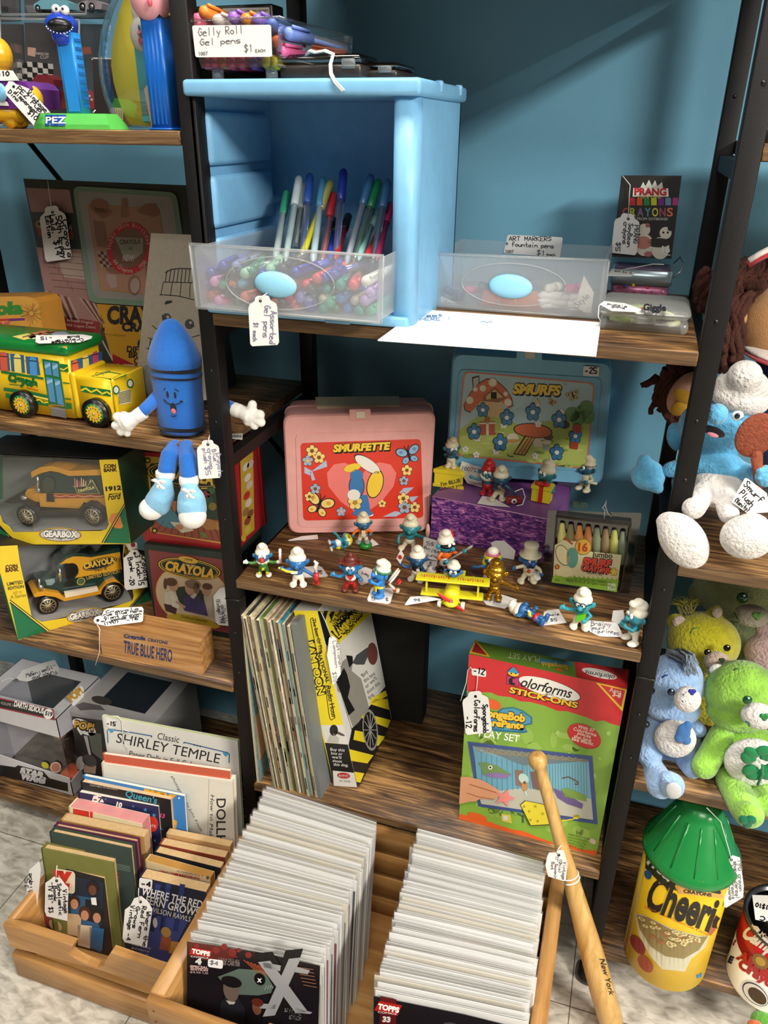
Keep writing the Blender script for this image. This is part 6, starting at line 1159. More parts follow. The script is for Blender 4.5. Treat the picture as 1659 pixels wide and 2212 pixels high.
for y0,y1 in((628,668),(715,735),(1232,1268),(1305,1322)):
    mb=MB();vs=[];fs=[];N_=48
    for i in range(N_):
        a_=2*math.pi*i/N_;wv=10*math.cos(a_*2)
        for y in(y0,y1):
            r=rr(241 if y<900 else 226)-(0 if y<1300 else rr(12));vs.append(XF@V((r*math.cos(a_)*1.012,r*math.sin(a_)*1.012,Z_(y+wv))))
    for i in range(N_):j=(i+1)%N_;fs.append((2*i,2*j,2*j+1,2*i+1))
    mb.add(vs,fs,BKC,True);mb.build('black_band',cr)
# face, wrapped on the round front, turned towards the right
def wrap(x,y,d=.0006):
    r=rr(232)+d;c=at(*z(x,y)[0],Y=ctr.y-r*.8);dx=max(-.9,min(.9,(c.x-ctr.x)/r))
    return V((ctr.x+r*dx,ctr.y-.9*r*math.sqrt(1-dx*dx),Z_(y)))
mb=MB()
for p,w in((((612,935),(640,955),(670,970),(700,968),(730,955),(755,935)),5),(((600,920),(620,938)),5),(((735,925),(758,945)),5),(((605,830),(608,810),(618,803)),4),(((690,812),(705,815),(722,835)),4),(((668,1080),(690,1090),(715,1082)),4)):
    mb.tube([wrap(*q)for q in p],w*s_,BKC,6)
for x,y in((635,868),(697,872)):mb.ell(wrap(x,y),(14*s_,3*s_,32*s_),BKC)
mb.ell(wrap(688,1005),(32*s_,3*s_,52*s_),BKC);mb.build('face',cr)
mb=MB();mb.ell(wrap(690,1035,.0011),(25*s_,4*s_,26*s_),CL('#e0706e'));mb.build('tongue',cr)
def limb(nm,pts,rads,m,Ys,vox=.0016):
    mb=MB();P=[at(*z(*p)[0],Y=y)for p,y in zip(pts,Ys)];mb.tube(P,[r*s_ for r in rads],m,14)
    mb.ell(P[0],rads[0]*s_,m);mb.ell(P[-1],rads[-1]*s_,m);o=mb.build(nm,cr);soft(o,vox,4);return P
limb('arm',((520,860),(460,930),(400,985)),(60,62,58),BC,(.03,.015,0));limb('arm',((1080,915),(1165,945),(1230,965)),(58,62,60),BC,(.034,.03,.028))
for pts,Ys,fin in((((400,1000),(330,1045),(230,1110)),(0,-.004,-.008),(((150,1050),55),((130,1130),50),((180,1190),48),((240,1205),42),((210,1050),62))),(((1240,975),(1310,1000),(1400,1035)),(.028,.026,.024),(((1420,935),50),((1490,1030),55),((1500,1100),52),((1440,1130),50),((1380,1090),55)))):
    mb=MB();P=[at(*z(*p)[0],Y=y)for p,y in zip(pts,Ys)];mb.tube(P[:2],[66*s_,66*s_],BCL,16);mb.tube([P[1],P[2]],[60*s_,78*s_],BCL,14);mb.ell(P[2],(90*s_,62*s_,82*s_),BCL)
    for(q,r)in fin:e=at(*z(*q)[0],Y=Ys[2]);mb.tube([P[2],e],[r*s_,r*.85*s_],BCL,10);mb.ell(e,r*.85*s_,BCL)
    o=mb.build('glove',cr);soft(o,.0014,4)
for(pts,ank,shoe,toe,bow,Ys)in((((690,1340),(640,1420),(615,1540)),(600,1590),(((590,1680),80),((570,1780),118),((530,1860),128)),((470,1915),118),(540,1670),-.022),(((800,1340),(815,1450),(820,1590)),(822,1650),(((830,1740),85),((845,1830),128),((850,1920),138)),((855,1985),128),(820,1760),-.026)):
    limb('leg',pts,(78,85,84),BC,(.008,-.014,-.02))
    mb=MB();c=at(*z(*ank)[0],Y=Ys);e=at(*z(ank[0]-4,ank[1]+40)[0],Y=Ys);mb.tube([c+V((0,0,40*s_)),c,e],[88*s_,92*s_,86*s_],BCL,18);o=mb.build('sock',cr);soft(o,.0016,3)
    mb=MB();P=[]
    for(q,r)in shoe:p=at(*z(*q)[0],Y=Ys-.008);P.append(p);mb.ell(p,(r*s_,r*s_*.9,r*s_),SHB)
    mb.tube(P,[r*s_ for q,r in shoe],SHB,16);o=mb.build('shoe',cr);soft(o,.0018,6)
    mb=MB();p=at(*z(*toe[0])[0],Y=Ys-.013);r=toe[1]*s_;mb.ell(p,(r*1.0,r,r*.92),BCL);mb.build('toe_cap',cr)
    mb=MB();b_=at(*z(*bow)[0],Y=Ys-.034)
    for dx,dz in((-60,12),(60,14),(-25,-52),(45,-50)):mb.tube([b_,b_+V((dx*s_*.6,-.001,dz*s_+8*s_)),b_+V((dx*s_*1.25,0,dz*s_))],[.0012,.0026,.0012],BCL,8)
    mb.ell(b_,.003,BCL);mb.build('lace_bow',cr)
f=Face((0,-.024,L2),(.15,-1,0));LV=PA('#8d88a8')
hangtag('white scalloped tag hanging from the blue crayon doll in front of the post',tagshape(z(995,1270)[0],48,83,86),f,[[f.p(z(1000,1310)[0],.0005),f.p(z(1008,1260)[0],.002),at(*z(1018,1215)[0],Y=.0)]],
        [('Crayola',*z(1078,1392,1100,1610),10),('Blue',*z(1038,1362,1055,1470),9),('crayon',*z(995,1352,1020,1540),10),('plush',*z(950,1352,968,1485),9),('$5',*z(970,1520,985,1600),10)],z(1000,1310)[0],LV,wpx=1.7)
fz=Face((0,0,L2+.001),(0,0,1));fz.mb=MB();fz.slab(z(1192,1210,1328,1206,1326,1262,1186,1246),.0006,PA('#d8d4cc'))
for i in range(14):fz.line(z(1200+i*9,1222,1199+i*9,1244),1.0 if i%3 else 1.8,PA('#6a6866'),1)
tag(fz.mb.build('barcode_label'),'small white barcode label lying at the end of the second board by the post','label')
# ================================================================ left bay, third board
YW=PA('#dfc02c',.35);YW2=PA('#d8a82c',.35);GD=PA('#1d6b44',.35)
TRG=M('#1f3a32',.25,.1);TRY=M('#d99a26',.25,.1);CH=M('#b8b4a8',.25,.8);GOLDW=M('#c2b48c',.3,.7);TRAY=M('#8d8d8b',.35,.1)
def windowbox(name,label,f,frame,outer,depth,floor_q):
    t=thing(name,label,'toy box',f.p(outer[3]))
    f.mb=mb=MB();f.slab(frame,.0008,YW)
    fr=[f.p(q,-.0009)for q in outer];bk=[v-f.N*depth for v in fr]
    mb.prism(bk,[v-f.N*.001 for v in bk],PA('#77787a',.5))
    for i,m in((0,BKP),(1,PA('#1b3a2a',.4)),(2,YW),(3,GD)):a,b=fr[i],fr[(i+1)%4];c,d=bk[(i+1)%4],bk[i];o_=(f.N.cross(b-a)).normalized()*.0008;mb.prism([a,b,c,d],[v+o_ for v in(a,b,c,d)],m)
    return t,mb
def wheel(f,c,rt,rw,off,t,sx=1):
    p=f.p(c,off);k=mpp(p);mb=MB();n=f.N;mb.tube([p-n*.010,p],[rt*k,rt*k],BLKS,28);mb.tube([p-n*.001,p+n*.0006],[rw*k*1.05,rw*k],GOLDW,24);mb.tube([p,p+n*.0009],[rw*k*.9,rw*k*.88],BLKS,24)
    u=V((0,0,1));w=n.cross(u)
    for i in range(6):a_=i*math.pi/6;d=(w*math.cos(a_)+u*math.sin(a_))*rw*k*.95;mb.tube([p+n*.0012-d,p+n*.0012+d],.0007,GOLDW,6)
    mb.tube([p,p+n*.003],[rw*k*.16,rw*k*.14],GOLDW,10);mb.build('wheel',t)
def solid(f,q,off,th,m,mb):fr=[f.p(v,off)for v in q];mb.prism(fr,[v-f.N*th for v in fr],m)
# lower box
z=ZF(0,1160,5.027);a,b=at(40,1381,z=L3),at(323,1298,z=L3);f=vface(a,b,0)
outer=z(-75,105,1335,80,1662,755,200,1115);frame=z(-75,105,190,92,215,270,345,868,455,924,700,882,1200,770,1438,692,1452,640,1335,84,1395,82,1662,757,200,1115)
tb,mb=windowbox('truck_box','yellow window box with a dark green model truck, underneath the other truck box',f,frame,outer,.075,None)
f.poly(z(105,690,520,1038,200,1115),GD,1);f.poly(z(1420,772,1600,560,1662,757,1440,810),GD,1)
for o_ in(0,16,30):f.line(z(108,712-o_,525+o_,1036-o_*.2),1.6,INK if o_!=16 else PA('#e8d060'),2);f.line(z(1395+o_,778,1580+o_,560),1.6,INK,2)
f.text('COIN',*z(60,345,192,330),PA('#4a1c14'),1,bold=.05);f.text('BANK',*z(60,382,208,368),PA('#4a1c14'),1,bold=.05);f.text('LIMITED',*z(78,528,250,505),PA('#2a2a1c'),1,bold=.03);f.text('EDITION',*z(88,575,260,550),PA('#2a2a1c'),1,bold=.03);f.text('#3 in',*z(145,622,238,608),PA('#8a7a1c'),1);f.text('A Series',*z(115,672,285,645),PA('#8a7a1c'),1,bold=.02)
def gearbox(f,q,c,rx,ry,sl):
    f.ell(c,(rx*1.05,sl*1.05),(0,-ry*1.12),YW2,1,28);f.ell(c,(rx,sl),(0,-ry),INK,2,28);f.ell(c,(rx*.97,sl),(0,-ry*.94),PA('#c9c5bb',.3),3,28)
    p0,p1=(c[0]-rx*.82,c[1]+ry*.35-sl*.82),(c[0]+rx*.82,c[1]+ry*.35+sl*.82)
    wordart(f,'GEARBOX',p0,p1,ry*.95,PA('#e9e6de'),4,.06,0,(1,1));f.text('Another fine quality',(c[0]-rx*.6,c[1]-ry*.42-sl*.6),(c[0]+rx*.6,c[1]-ry*.42+sl*.6),INK,5,shear=.3);f.text('Toy',(c[0]-rx*.1,c[1]+ry*.75),(c[0]+rx*.1,c[1]+ry*.75+sl*.15),INK,5,shear=.3)
gearbox(f,None,z(925,850)[0],39,13,-7);mb.build('carton',tb)
f.mb=mb=MB();f.slab(z(190,92,1335,82,1455,645,1438,695,455,924,345,868),.0003,WINDOW,off=-.0006);mb.build('clear_window',tb)
mb=MB();solid(f,z(300,880,345,640,1400,460,1500,700,455,960),-.058,.004,TRAY,mb);f.mb=mb;q=[f.p(v,-.002)for v in z(345,868,455,922,1438,695)];bq=[v-f.N*.06+V((0,0,.02))for v in q];mb.prism(q+bq[::-1],[v-V((0,0,.001))for v in q+bq[::-1]],TRAY);mb.build('inner_tray',tb)
tk=thing('model_truck','dark green and yellow model delivery truck inside the lower window box','model truck',f.p(z(870,700)[0],-.03))
mb=MB();solid(f,z(605,470,615,330,640,280,700,215,800,175,900,175,980,195,1060,178,1300,112,1345,490,1100,520,1065,560,640,610),-.012,.034,TRG,mb);mb.build('cab_body',tk)
mb=MB();solid(f,z(648,300,720,240,800,212,900,213,985,222,1302,165,1325,350,815,446,850,400,856,350,800,296,720,285),-.0112,.001,PA('#dba02c',.25),mb)
ff=Face(f.O-f.N*.0110,f.N);ff.mb=mb
ff.ell(z(1085,290)[0],(37,-8),(3,-13),INK,1,28);ff.ell(z(1085,290)[0],(35,-7.6),(2.8,-11.6),PA('#e0aa38'),2,28);ff.ell(z(1085,290)[0],(33.5,-7.2),(2.7,-10.6),INK,3,28);ff.text('CRAYOLA',*z(915,345,1255,275),PA('#e0b848',.3),4,h=12,bold=.05);ff.text('"No. 8"',*z(1020,385,1180,350),INK,2);ff.text('LIMITED EDITION',*z(942,462,1308,388),PA('#c9a050',.3),1,bold=.02)
ff.ell(z(752,370)[0],(19,-3),(2,-17),PA('#0e1210',.3),2);ff.poly(z(690,480,800,455,815,525,700,545),PA('#16201c',.3),2);ff.ell(z(880,482)[0],(9,-1),(0,-8),PA('#c9b04a'),2);ff.ell(z(880,482)[0],(7.5,-1),(0,-6.5),PA('#4a5a3a'),3);mb.build('side_panel',tk)
mb=MB();solid(f,z(395,470,480,440,600,445,645,610,430,600),-.014,.026,TRG,mb);solid(f,z(490,470,590,455,600,490,560,525,510,525),-.013,.001,M('#8aa0a0',.15,.3),mb);mb.build('bonnet',tk)
mb=MB();solid(f,z(362,632,400,602,500,588,650,612,700,662,1060,590,1090,560,1150,490,1250,455,1345,530,1352,555,1250,492,1150,515,1095,620,700,698,600,652,480,636,380,655),-.004,.046,TRY,mb);solid(f,z(700,606,1060,545,1070,588,712,662),-.0036,.006,PA('#e8d8c0',.3),mb);mb.build('mudguard',tk)
mb=MB()
for q in(z(425,455,430,560),z(650,340,655,480)):mb.tube([f.p(v,-.006)for v in q],.002,CH,8)
mb.ell(f.p(z(440,540)[0],-.006),(.005,.004,.004),CH);mb.ell(f.p(z(650,410)[0],-.006),(.0028,.003,.004),M('#cfae5a',.2,.8));mb.build('lamp',tk)
wheel(f,z(522,745)[0],22,16.5,-.004,tk);wheel(f,z(1222,598)[0],24,17,-.004,tk);wheel(f,z(560,720)[0],20,15,-.034,tk);wheel(f,z(1250,570)[0],20,15,-.034,tk)
# upper box
z=ZF(0,950,5.53);f=Face((0,.052,0),(.04,-1,0))
outer=z(-330,150,1400,235,1560,1240,-300,1250);frame=z(-330,900,0,900,30,990,110,1040,150,1105,1200,1090,1270,1070,1300,1010,1280,900,1185,240,1400,235,1560,1240,-300,1250)
tb,mb=windowbox('truck_box','yellow window box with an orange model truck, stacked on the lower truck box',f,frame,outer,.075,None)
f.poly(z(-300,960,0,1040,180,1235,-300,1250),GD,1);f.poly(z(1490,760,1560,1240,1215,1230),GD,1)
for o_ in(0,16,32):f.line(z(1215+o_,1230,1485+o_*.2,765+o_),1.4,INK if o_!=16 else PA('#e8d060'),2);f.line(z(-20,1005+o_,200+o_,1240),1.4,INK,2)
f.text('COIN',*z(1240,335,1385,330),PA('#3a1c14'),1,bold=.05);f.text('BANK',*z(1240,385,1402,375),PA('#3a1c14'),1,bold=.05);f.text('1912',*z(1262,612,1450,595),INK,1,bold=.05,h=9);f.text('Ford',*z(1290,720,1450,705),INK,1,shear=.35,h=13,bold=.02);f.line(z(1320,655,1370,645,1430,648),1.4,INK,1)
f.poly(z(1330,890,1420,870,1470,1040,1440,1060,1360,1055,1300,960),PA('#e0904a'),1)
gearbox(f,None,z(720,1135)[0],45,14,1);mb.build('carton',tb)
f.mb=mb=MB();f.slab(z(-330,160,1190,240,1300,1010,1270,1070,150,1105,0,900,-330,900),.0003,WINDOW,off=-.0006);mb.build('clear_window',tb)
mb=MB();q=[f.p(v,-.002)for v in z(-300,1100,150,1105,1270,1070)];bq=[v-f.N*.06+V((0,0,.03))for v in q];mb.prism(q+bq[::-1],[v-V((0,0,.001))for v in q+bq[::-1]],TRAY);solid(f,z(-300,200,1200,240,1290,900,-300,920),-.066,.003,TRAY,mb);mb.build('inner_tray',tb)
tk=thing('model_truck','orange-yellow model delivery truck with crayons on its side inside the upper window box','model truck',f.p(z(700,900)[0],-.03))
mb=MB();solid(f,z(460,640,640,640,1240,660,1262,800,1000,745,950,822,480,800),-.012,.034,TRY,mb);solid(f,z(455,430,600,372,700,388,820,432,1200,428,1235,660,640,655,560,640,480,640),-.013,.032,TRG,mb);mb.build('cab_body',tk)
mb=MB();solid(f,z(368,385,480,328,600,312,700,330,820,372,1200,355,1202,425,820,432,700,388,600,372,470,405,378,455),-.008,.042,TRY,mb);mb.build('roof',tk)
ff=Face(f.O-f.N*.0110,f.N);ff.mb=mb=MB();ff.poly(z(640,652,1242,658,1242,692,645,698),PA('#9a2a20'),2);ff.line(z(645,668,720,680,790,668,860,682,930,668,1000,682,1080,668,1150,682,1235,670),2,PA('#e0a878'),3)
ff.poly(z(555,640,640,640,652,742,556,740),PA('#101412',.3),3);ff.ell(z(570,540)[0],(15,1),(2,-17),PA('#3a3c34',.3),2)
ff.poly(z(862,545,900,590,920,642,1195,645,1105,475,1000,600,930,590),PA('#c9b86a'),3);ff.poly(z(872,556,905,590,925,638,1185,640,1100,490,1010,605,940,600),PA('#3a4a34'),4);ff.text('CRAYOLA',*z(935,630,1135,580),PA('#d8c87a'),5,bold=.05)
for i,c in enumerate(('#c87a6a','#d8a89a','#c0504a','#d8b0a0','#e0c88a','#d8b878','#3a4a3a','#d8c8a0')):x=890+i*24;ff.poly(z(x,570-i*3,x+18,570-i*3,x+6+i*3,455+(i%3)*18,x-4+i*3,455+(i%3)*18),PA(c),3)
mb.build('side_panel',tk)
mb=MB();solid(f,z(298,640,330,590,450,580,475,745,330,725),-.014,.026,TRY,mb);mb.build('bonnet',tk)
mb=MB();solid(f,z(40,745,100,718,280,725,380,775,460,850,930,850,965,800,1050,745,1130,755,1215,820,1270,880,1200,830,1100,775,1000,800,950,900,460,905,360,800,260,760,120,760),-.004,.046,BLKS,mb);mb.build('mudguard',tk)
mb=MB();mb.tube([f.p(v,-.006)for v in z(450,440,455,620)],.002,CH,8);mb.ell(f.p(z(455,600)[0],-.006),(.004,.003,.004),CH);mb.ell(f.p(z(285,690)[0],-.006),(.006,.004,.004),CH);mb.build('lamp',tk)
wheel(f,z(312,915)[0],24,17.5,-.004,tk);wheel(f,z(1100,912)[0],24,17,-.004,tk);wheel(f,z(350,890)[0],22,16,-.036,tk);wheel(f,z(1130,890)[0],22,16,-.036,tk)
z=ZF(0,1160,5.027);f=Face(at(*z(1440,560)[0],Y=.115),(.05,-1,.1))
hangtag('white scalloped tag with black writing hanging at the right corner of the truck boxes',z(1338,230,1385,190,1420,145,1490,140,1520,185,1570,215,1602,545,1375,578,1352,550),f,[[f.p(v,.0008)for v in z(1440,165,1360,80,1345,110,1335,230)]],
        [('Crayola',*z(1535,200,1565,470),11),('3 Truck-15',*z(1462,200,1510,525),11),('Bank',*z(1388,230,1420,380),10),('-20',*z(1402,432,1415,525),10)],z(1462,178)[0],INK,wpx=2.3)
f=Face(at(*z(1440,560)[0],Y=.118),(.05,-1,.1));f.mb=MB();f.slab(z(1370,70,1480,60,1500,130,1395,150),.0008,PA('#d8d2c4'));f.ell(z(1445,85)[0],(5,0),(0,-5),PA('#7a2430'),1);tag(f.mb.build('paper_scrap'),'torn white paper slip stuck at the corner between the two truck boxes','paper')
# picture tins
z=ZF(290,950,5.143)
def picbox(name,label,f,q,r,depth,m,paint,grow=1.0):
    t=thing(name,label,'tin',f.p(q[3]));f.mb=mb=MB();o=rrect(q,r);fr=[f.p(v)for v in o];cn=sum(fr,V())/len(fr)
    ring=lambda k,off:[cn+(v-cn)*k-f.N*off for v in fr]
    L=[ring(.985,-.002),ring(1,.001),ring(1,.006),ring(.985,.007),ring(.98,depth-.007),ring(.995,depth-.006),ring(.995,depth)];n=len(fr)
    mb.add([v for l in L for v in l],[tuple(range(n)),tuple(range(7*n-1,6*n-1,-1))]+[(i*n+j,(i+1)*n+j,(i+1)*n+(j+1)%n,i*n+(j+1)%n)for i in range(6)for j in range(n)],m)
    ff=Face(f.O+f.N*.002,f.N);ff.mb=mb;paint(ff,mb);mb.build('tin_shell',t);return t
TRED=M('#a8282c',.3,.2);TGR=M('#26332c',.3,.2);GO=PA('#c9a23c',.35)
def sign(f,c,rx,ry,sl,t,p0,p1,h):
    f.ell(c,(rx*1.08,sl*1.08),(0,-ry*1.18),INK,3,32);f.ell(c,(rx*1.05,sl*1.05),(0,-ry*1.12),GO,4,32);f.ell(c,(rx,sl),(0,-ry),INK,5,32);f.ell(c,(rx*.96,sl),(0,-ry*.92),GO,6,32);f.ell(c,(rx*.93,sl),(0,-ry*.85),PA('#1b2a22'),7,32)
    f.text(t,p0,p1,PA('#d8a83c',.35),8,h=h,bold=.05)
def pt1(f,mb):
    f.poly(rrect(z(120,180,985,260,1130,1180,180,1025),.03),GO,1);f.poly(rrect(z(175,260,1000,330,1110,1160,195,1020),.03),PA('#2a3a2c'),2)
    f.poly(z(190,880,960,890,1110,1000,1110,1160,195,1020),PA('#8a4430',.4),3);[f.line(z(240+i*80,1020+i*12,330+i*62,900+i*8),1.4,PA('#5a2a20'),4)for i in range(10)]
    f.poly(z(240,900,300,760,420,760,470,830,500,900,460,990,380,980,300,950),PA('#4a7a8a'),4);f.poly(z(420,680,470,680,460,800,420,800),PA('#b0643c'),4);f.poly(z(400,910,600,930,660,1010,530,1035,440,960),PA('#c9c0a4'),5);f.ell(z(500,970)[0],(9,1),(0,-6),PA('#b88060'),6)
    f.ell(z(830,940)[0],(17,2),(0,-12),PA('#9a6a3c'),5);f.poly(z(850,900,990,920,1000,1010,860,990),PA('#a8743c'),4);f.poly(z(720,1020,790,1030,830,1090,750,1090),PA('#6a6a3c'),5)
    sign(f,z(590,400)[0],82,24,10,'CRAYOLA',z(290,400)[0],z(880,500)[0],22)
    for x,y,c in((700,520,'#3a5a3a'),(800,610,'#8a3a3a'),(850,560,'#3f6040'),(870,740,'#7a6a2c'),(480,480,'#7a5a3c'),(830,660,'#2f4a34')):f.circ(z(x,y)[0],9,PA(c),4)
    for c in((150,230),(225,1010),(1060,1120)):f.ell(z(*c)[0],(6,0),(0,-6),INK,5);f.ell(z(*c)[0],(3.5,0),(0,-3.5),GO,6)
f=Face((0,.115,0),(0,-1,0));q=z(15,120,1070,160,1180,1255,105,1130)
t=picbox('picture_tin','red picture tin with gold sign behind the blue crayon doll, standing on the green tin',f,q,.06,.095,TRED,pt1)
s4=[f.p(v)for v in(q[1],q[2])];fs=Face((s4[0]+s4[1])/2+V((.002,0,0)),(1,0,.0));fs.O=V((s4[0].x+.0005,0,0));fs.mb=MB();fs.slab(z(1180,220,1320,130,1335,1000,1205,1110),.0006,PA('#b89a3a',.35),off=.001)
for(x,y,c)in((1240,300,'#c9bfae'),(1290,270,'#b8ae9a'),(1260,420,'#d0c6b4'),(1280,500,'#bdb3a0'),(1250,620,'#a83028'),(1270,700,'#c9bfae'),(1240,800,'#8a6a3a'),(1290,820,'#7a4a2c'),(1260,900,'#8a3a2c'),(1260,1000,'#c2a83c')):fs.ell(z(x,y)[0],(7,-4),(1,-9),PA(c),5)
for y in(180,1090):fs.ell(z(1215,y)[0],(5,0),(0,-8),GO,5)
fs.mb.build('side_print',t)
def pt2(f,mb):
    f.poly(rrect(z(155,1220,1095,1345,1160,2170,240,2000),.02),PA('#7d3a38',.4),1)
    f.ell(z(650,1730)[0],(80,16),(6,-65),GO,2,36);f.ell(z(650,1730)[0],(78,16),(6,-63),PA('#c2ab8c',.4),3,36)
    f.poly(z(450,1640,640,1620,760,1680,800,1800,800,1950,560,1900,480,1760),PA('#3a4438',.4),4)
    # plain framed landscape with three seated figures in outline colours
    f.poly(z(330,1700,420,1680,480,1740,500,1850,440,1880,340,1820),PA('#c9bca4'),5);f.poly(z(330,1820,480,1850,460,1940,350,1900),PA('#4a3430'),6);f.ell(z(435,1610)[0],(11,2),(0,-14),PA('#b08a70'),5);f.ell(z(410,1580)[0],(13,1),(0,-9),PA('#5a4030'),6);f.ell(z(345,1600)[0],(4,0),(0,-12),PA('#5a4030'),5)
    f.poly(z(540,1760,640,1700,720,1740,790,1830,820,1960,560,1900),PA('#4a4264'),6);f.ell(z(640,1650)[0],(15,2),(0,-17),PA('#b89078'),6);f.ell(z(650,1605)[0],(17,2),(0,-10),PA('#7a6450'),7);f.ell(z(690,1650)[0],(7,2),(0,-13),PA('#7a6450'),7);f.poly(z(620,1740,660,1770,700,1720,680,1700),PA('#c9c0b0'),7)
    f.poly(z(770,1740,880,1720,890,1980,810,1960),PA('#b0a088'),5);f.ell(z(800,1670)[0],(10,1),(0,-13),PA('#b08a70'),6);f.ell(z(810,1630)[0],(11,1),(0,-7),PA('#5a4030'),7);f.poly(z(400,1720,470,1760,520,1830,490,1880,420,1850),PA('#d0c6b0'),7);f.line(z(470,1800,560,1860),5,PA('#b89078'),8)
    sign(f,z(612,1430)[0],64,19,9,'CRAYOLA',z(338,1440)[0],z(885,1540)[0],19);f.ell(z(600,1335)[0],(21,4),(0,-7),GO,9);f.text('1994',*z(560,1340,645,1350),INK,10,h=5);f.text('TRADE',*z(540,1395,680,1412),PA('#c9b48a'),9,h=4);f.text('MARK',*z(555,1500,680,1508),PA('#c9b48a'),9,h=4)
    f.poly(z(355,1950,480,1925,700,1960,860,2010,960,2080,900,2100,700,2060,500,2010,370,1985),PA('#b0922c',.4),5);f.text('Childhood memories',*z(515,1975,810,2030),PA('#3a3420'),6,h=6,shear=.2)
f=Face((0,.105,0),(0,-1,.0));q=z(98,1140,1100,1250,1165,2215,250,2120)
t=picbox('picture_tin','green-rimmed picture tin with gold sign on the third board beneath the red tin',f,q,.05,.095,TGR,pt2)
f=Face((0,.097,0),(0,-1,0))
hangtag('white tag leaning at the right side of the green-rimmed tin beside the post',z(878,1735,915,1690,950,1650,1000,1640,1040,1650,1060,2070,935,2058,905,2030),f,(),[('(Vintage) 1994',*z(905,1775,955,2040),9),('collectible',*z(962,1840,990,2040),9)],None,G,wpx=1.6)
# wooden box
z=ZF(0,940,2.765)
p0,p1,p2=at(*z(612,1310)[0],z=L3),at(*z(1212,1430)[0],z=L3),at(*z(1283,1335)[0],z=L3);dv=(p2-p1);ht=V((0,0,.0605))
wb=thing('wooden_box','long cedar pencil-style box with blue lettering and sliding end on the third board','wooden box',p0)
mb=MB();p3=p0+dv;up=.052
mb.prism([p0,p1,p1+V((0,0,up)),p0+V((0,0,up))],[v+dv for v in(p0,p1,p1+V((0,0,up)),p0+V((0,0,up)))],CEDAR);mb.build('box_body',wb)
mb=MB();e=(p1-p0).normalized();g=dv.normalized();h0=V((0,0,up+.0008));lid=[p0-e*.001-g*.001+h0,p1+e*.001-g*.001+h0,p2+e*.001+g*.001+h0,p3-e*.001+g*.001+h0];mb.prism([v+V((0,0,.006))for v in lid],lid,CEDAR);mb.build('lid',wb)
f=vface(p0,p1,0);f.mb=mb=MB();NV=PA('#22305e',.5);f.text('Crayola',*z(737,1205,868,1222),NV,1,bold=.06,h=6.5);f.text('CRAYONS',*z(882,1230,1000,1250),NV,1,bold=.03);f.text('TRUE BLUE HERO',*z(737,1298,1027,1355),NV,1,bold=.02,up=(1,-26));f.line(z(740,1210,870,1226),1,NV,1);mb.build('lettering',wb)
f=Face(p1+e*.0006,e);mb=MB();w=[p1,p2,p2+V((0,0,up)),p1+V((0,0,up))];c=sum(w,V())/4;mb.prism([c+(v-c)*.86+e*.0015 for v in w],[c+(v-c)*.86 for v in w],CEDAR);mb.build('sliding_end',wb)
z5=ZF(0,1160,5.027);f=Face((0,0,L3+up+.009),(0,-.5,1));f.O=at(*z5(1080,920)[0],z=L3+up+.009)
hangtag('white tag with black writing leaning across the wooden box corner',z5(1015,905,1035,868,1100,850,1130,800,1165,775,1540,757,1558,780,1552,905,1535,922,1165,968,1080,950,1030,935),f,[[f.p(v,.001)for v in z5(1045,905,1060,960,1085,1000)]+[at(*z5(1078,1100)[0],Y=-.004),at(*z5(1083,1240)[0],Y=-.004),at(206,1437,Y=-.005)]],
        [('Crayola',*z5(1150,830,1500,790),6),('True Blue Hero',*z5(1095,862,1540,812),6),('Giant crayon',*z5(1130,895,1530,845),6),('w/ woode box',*z5(1100,925,1510,870),6),('(1997)',*z5(1130,958,1290,932),6),('-16',*z5(1380,915,1500,898),6)],z5(1062,905)[0],INK,wpx=1.6)
f=Face(p0-V((0,.003,0)),(0,-1,.1));f.mb=MB();f.slab(z5(1105,1015,1185,1000,1222,1055,1195,1090,1110,1095),.0005,CARD);f.hand('-16',*z5(1110,1065,1190,1045),INK,1,2.2,7);tag(f.mb.build('price_sticker'),'small white price tag with black digits at the left end of the wooden box','tag')
# ================================================================ left bay, bottom board: boxed collectibles
z=ZF(0,1390,5.53)
WGR=PA('#c9c6c8',.4);WGS=PA('#b0aeb6',.4);PK=PA('#1c1a1b',.4)
def popbox(label,br,Hh,W,D,yaw):
    c,s__=math.cos(R(yaw)),math.sin(R(yaw));ex,ey=V((c,s__,0)),V((-s__,c,0));f_=lambda x,y,z_:br+ex*x+ey*y+V((0,0,z_));return f_
br=at(*z(880,1825)[0],z=LB)
fb=thing('collectible_box','white window box with red name strip standing on the lowest left board','toy box',br)
Wd,Dp,Hh=.18,.125,.185
def V4(x,y,z_):return br+V((x,y,z_))
f=Face(br,(0,-1,0));mb=MB()
def plate(mb,a,b,c,d,n,m,th=.0012):mb.prism([a,b,c,d],[v-n*th for v in(a,b,c,d)],m)
fx=V((0,-1,0));rx_=V((1,0,0));uz=V((0,0,1))
plate(mb,V4(-Wd,0,0),V4(0,0,0),V4(0,0,.045),V4(-Wd,0,.058),fx,WGR);plate(mb,V4(-Wd,0,.145),V4(0,0,.142),V4(0,0,Hh),V4(-Wd,0,Hh),fx,WGR)
plate(mb,V4(0,0,0),V4(0,Dp,0),V4(0,Dp,.045),V4(0,0,.035),rx_,WGS);plate(mb,V4(0,0,.142),V4(0,Dp,.12),V4(0,Dp,Hh),V4(0,0,Hh),rx_,WGS);plate(mb,V4(0,.05,.03),V4(0,Dp,.04),V4(0,Dp,.15),V4(0,.06,.15),rx_,WGS)
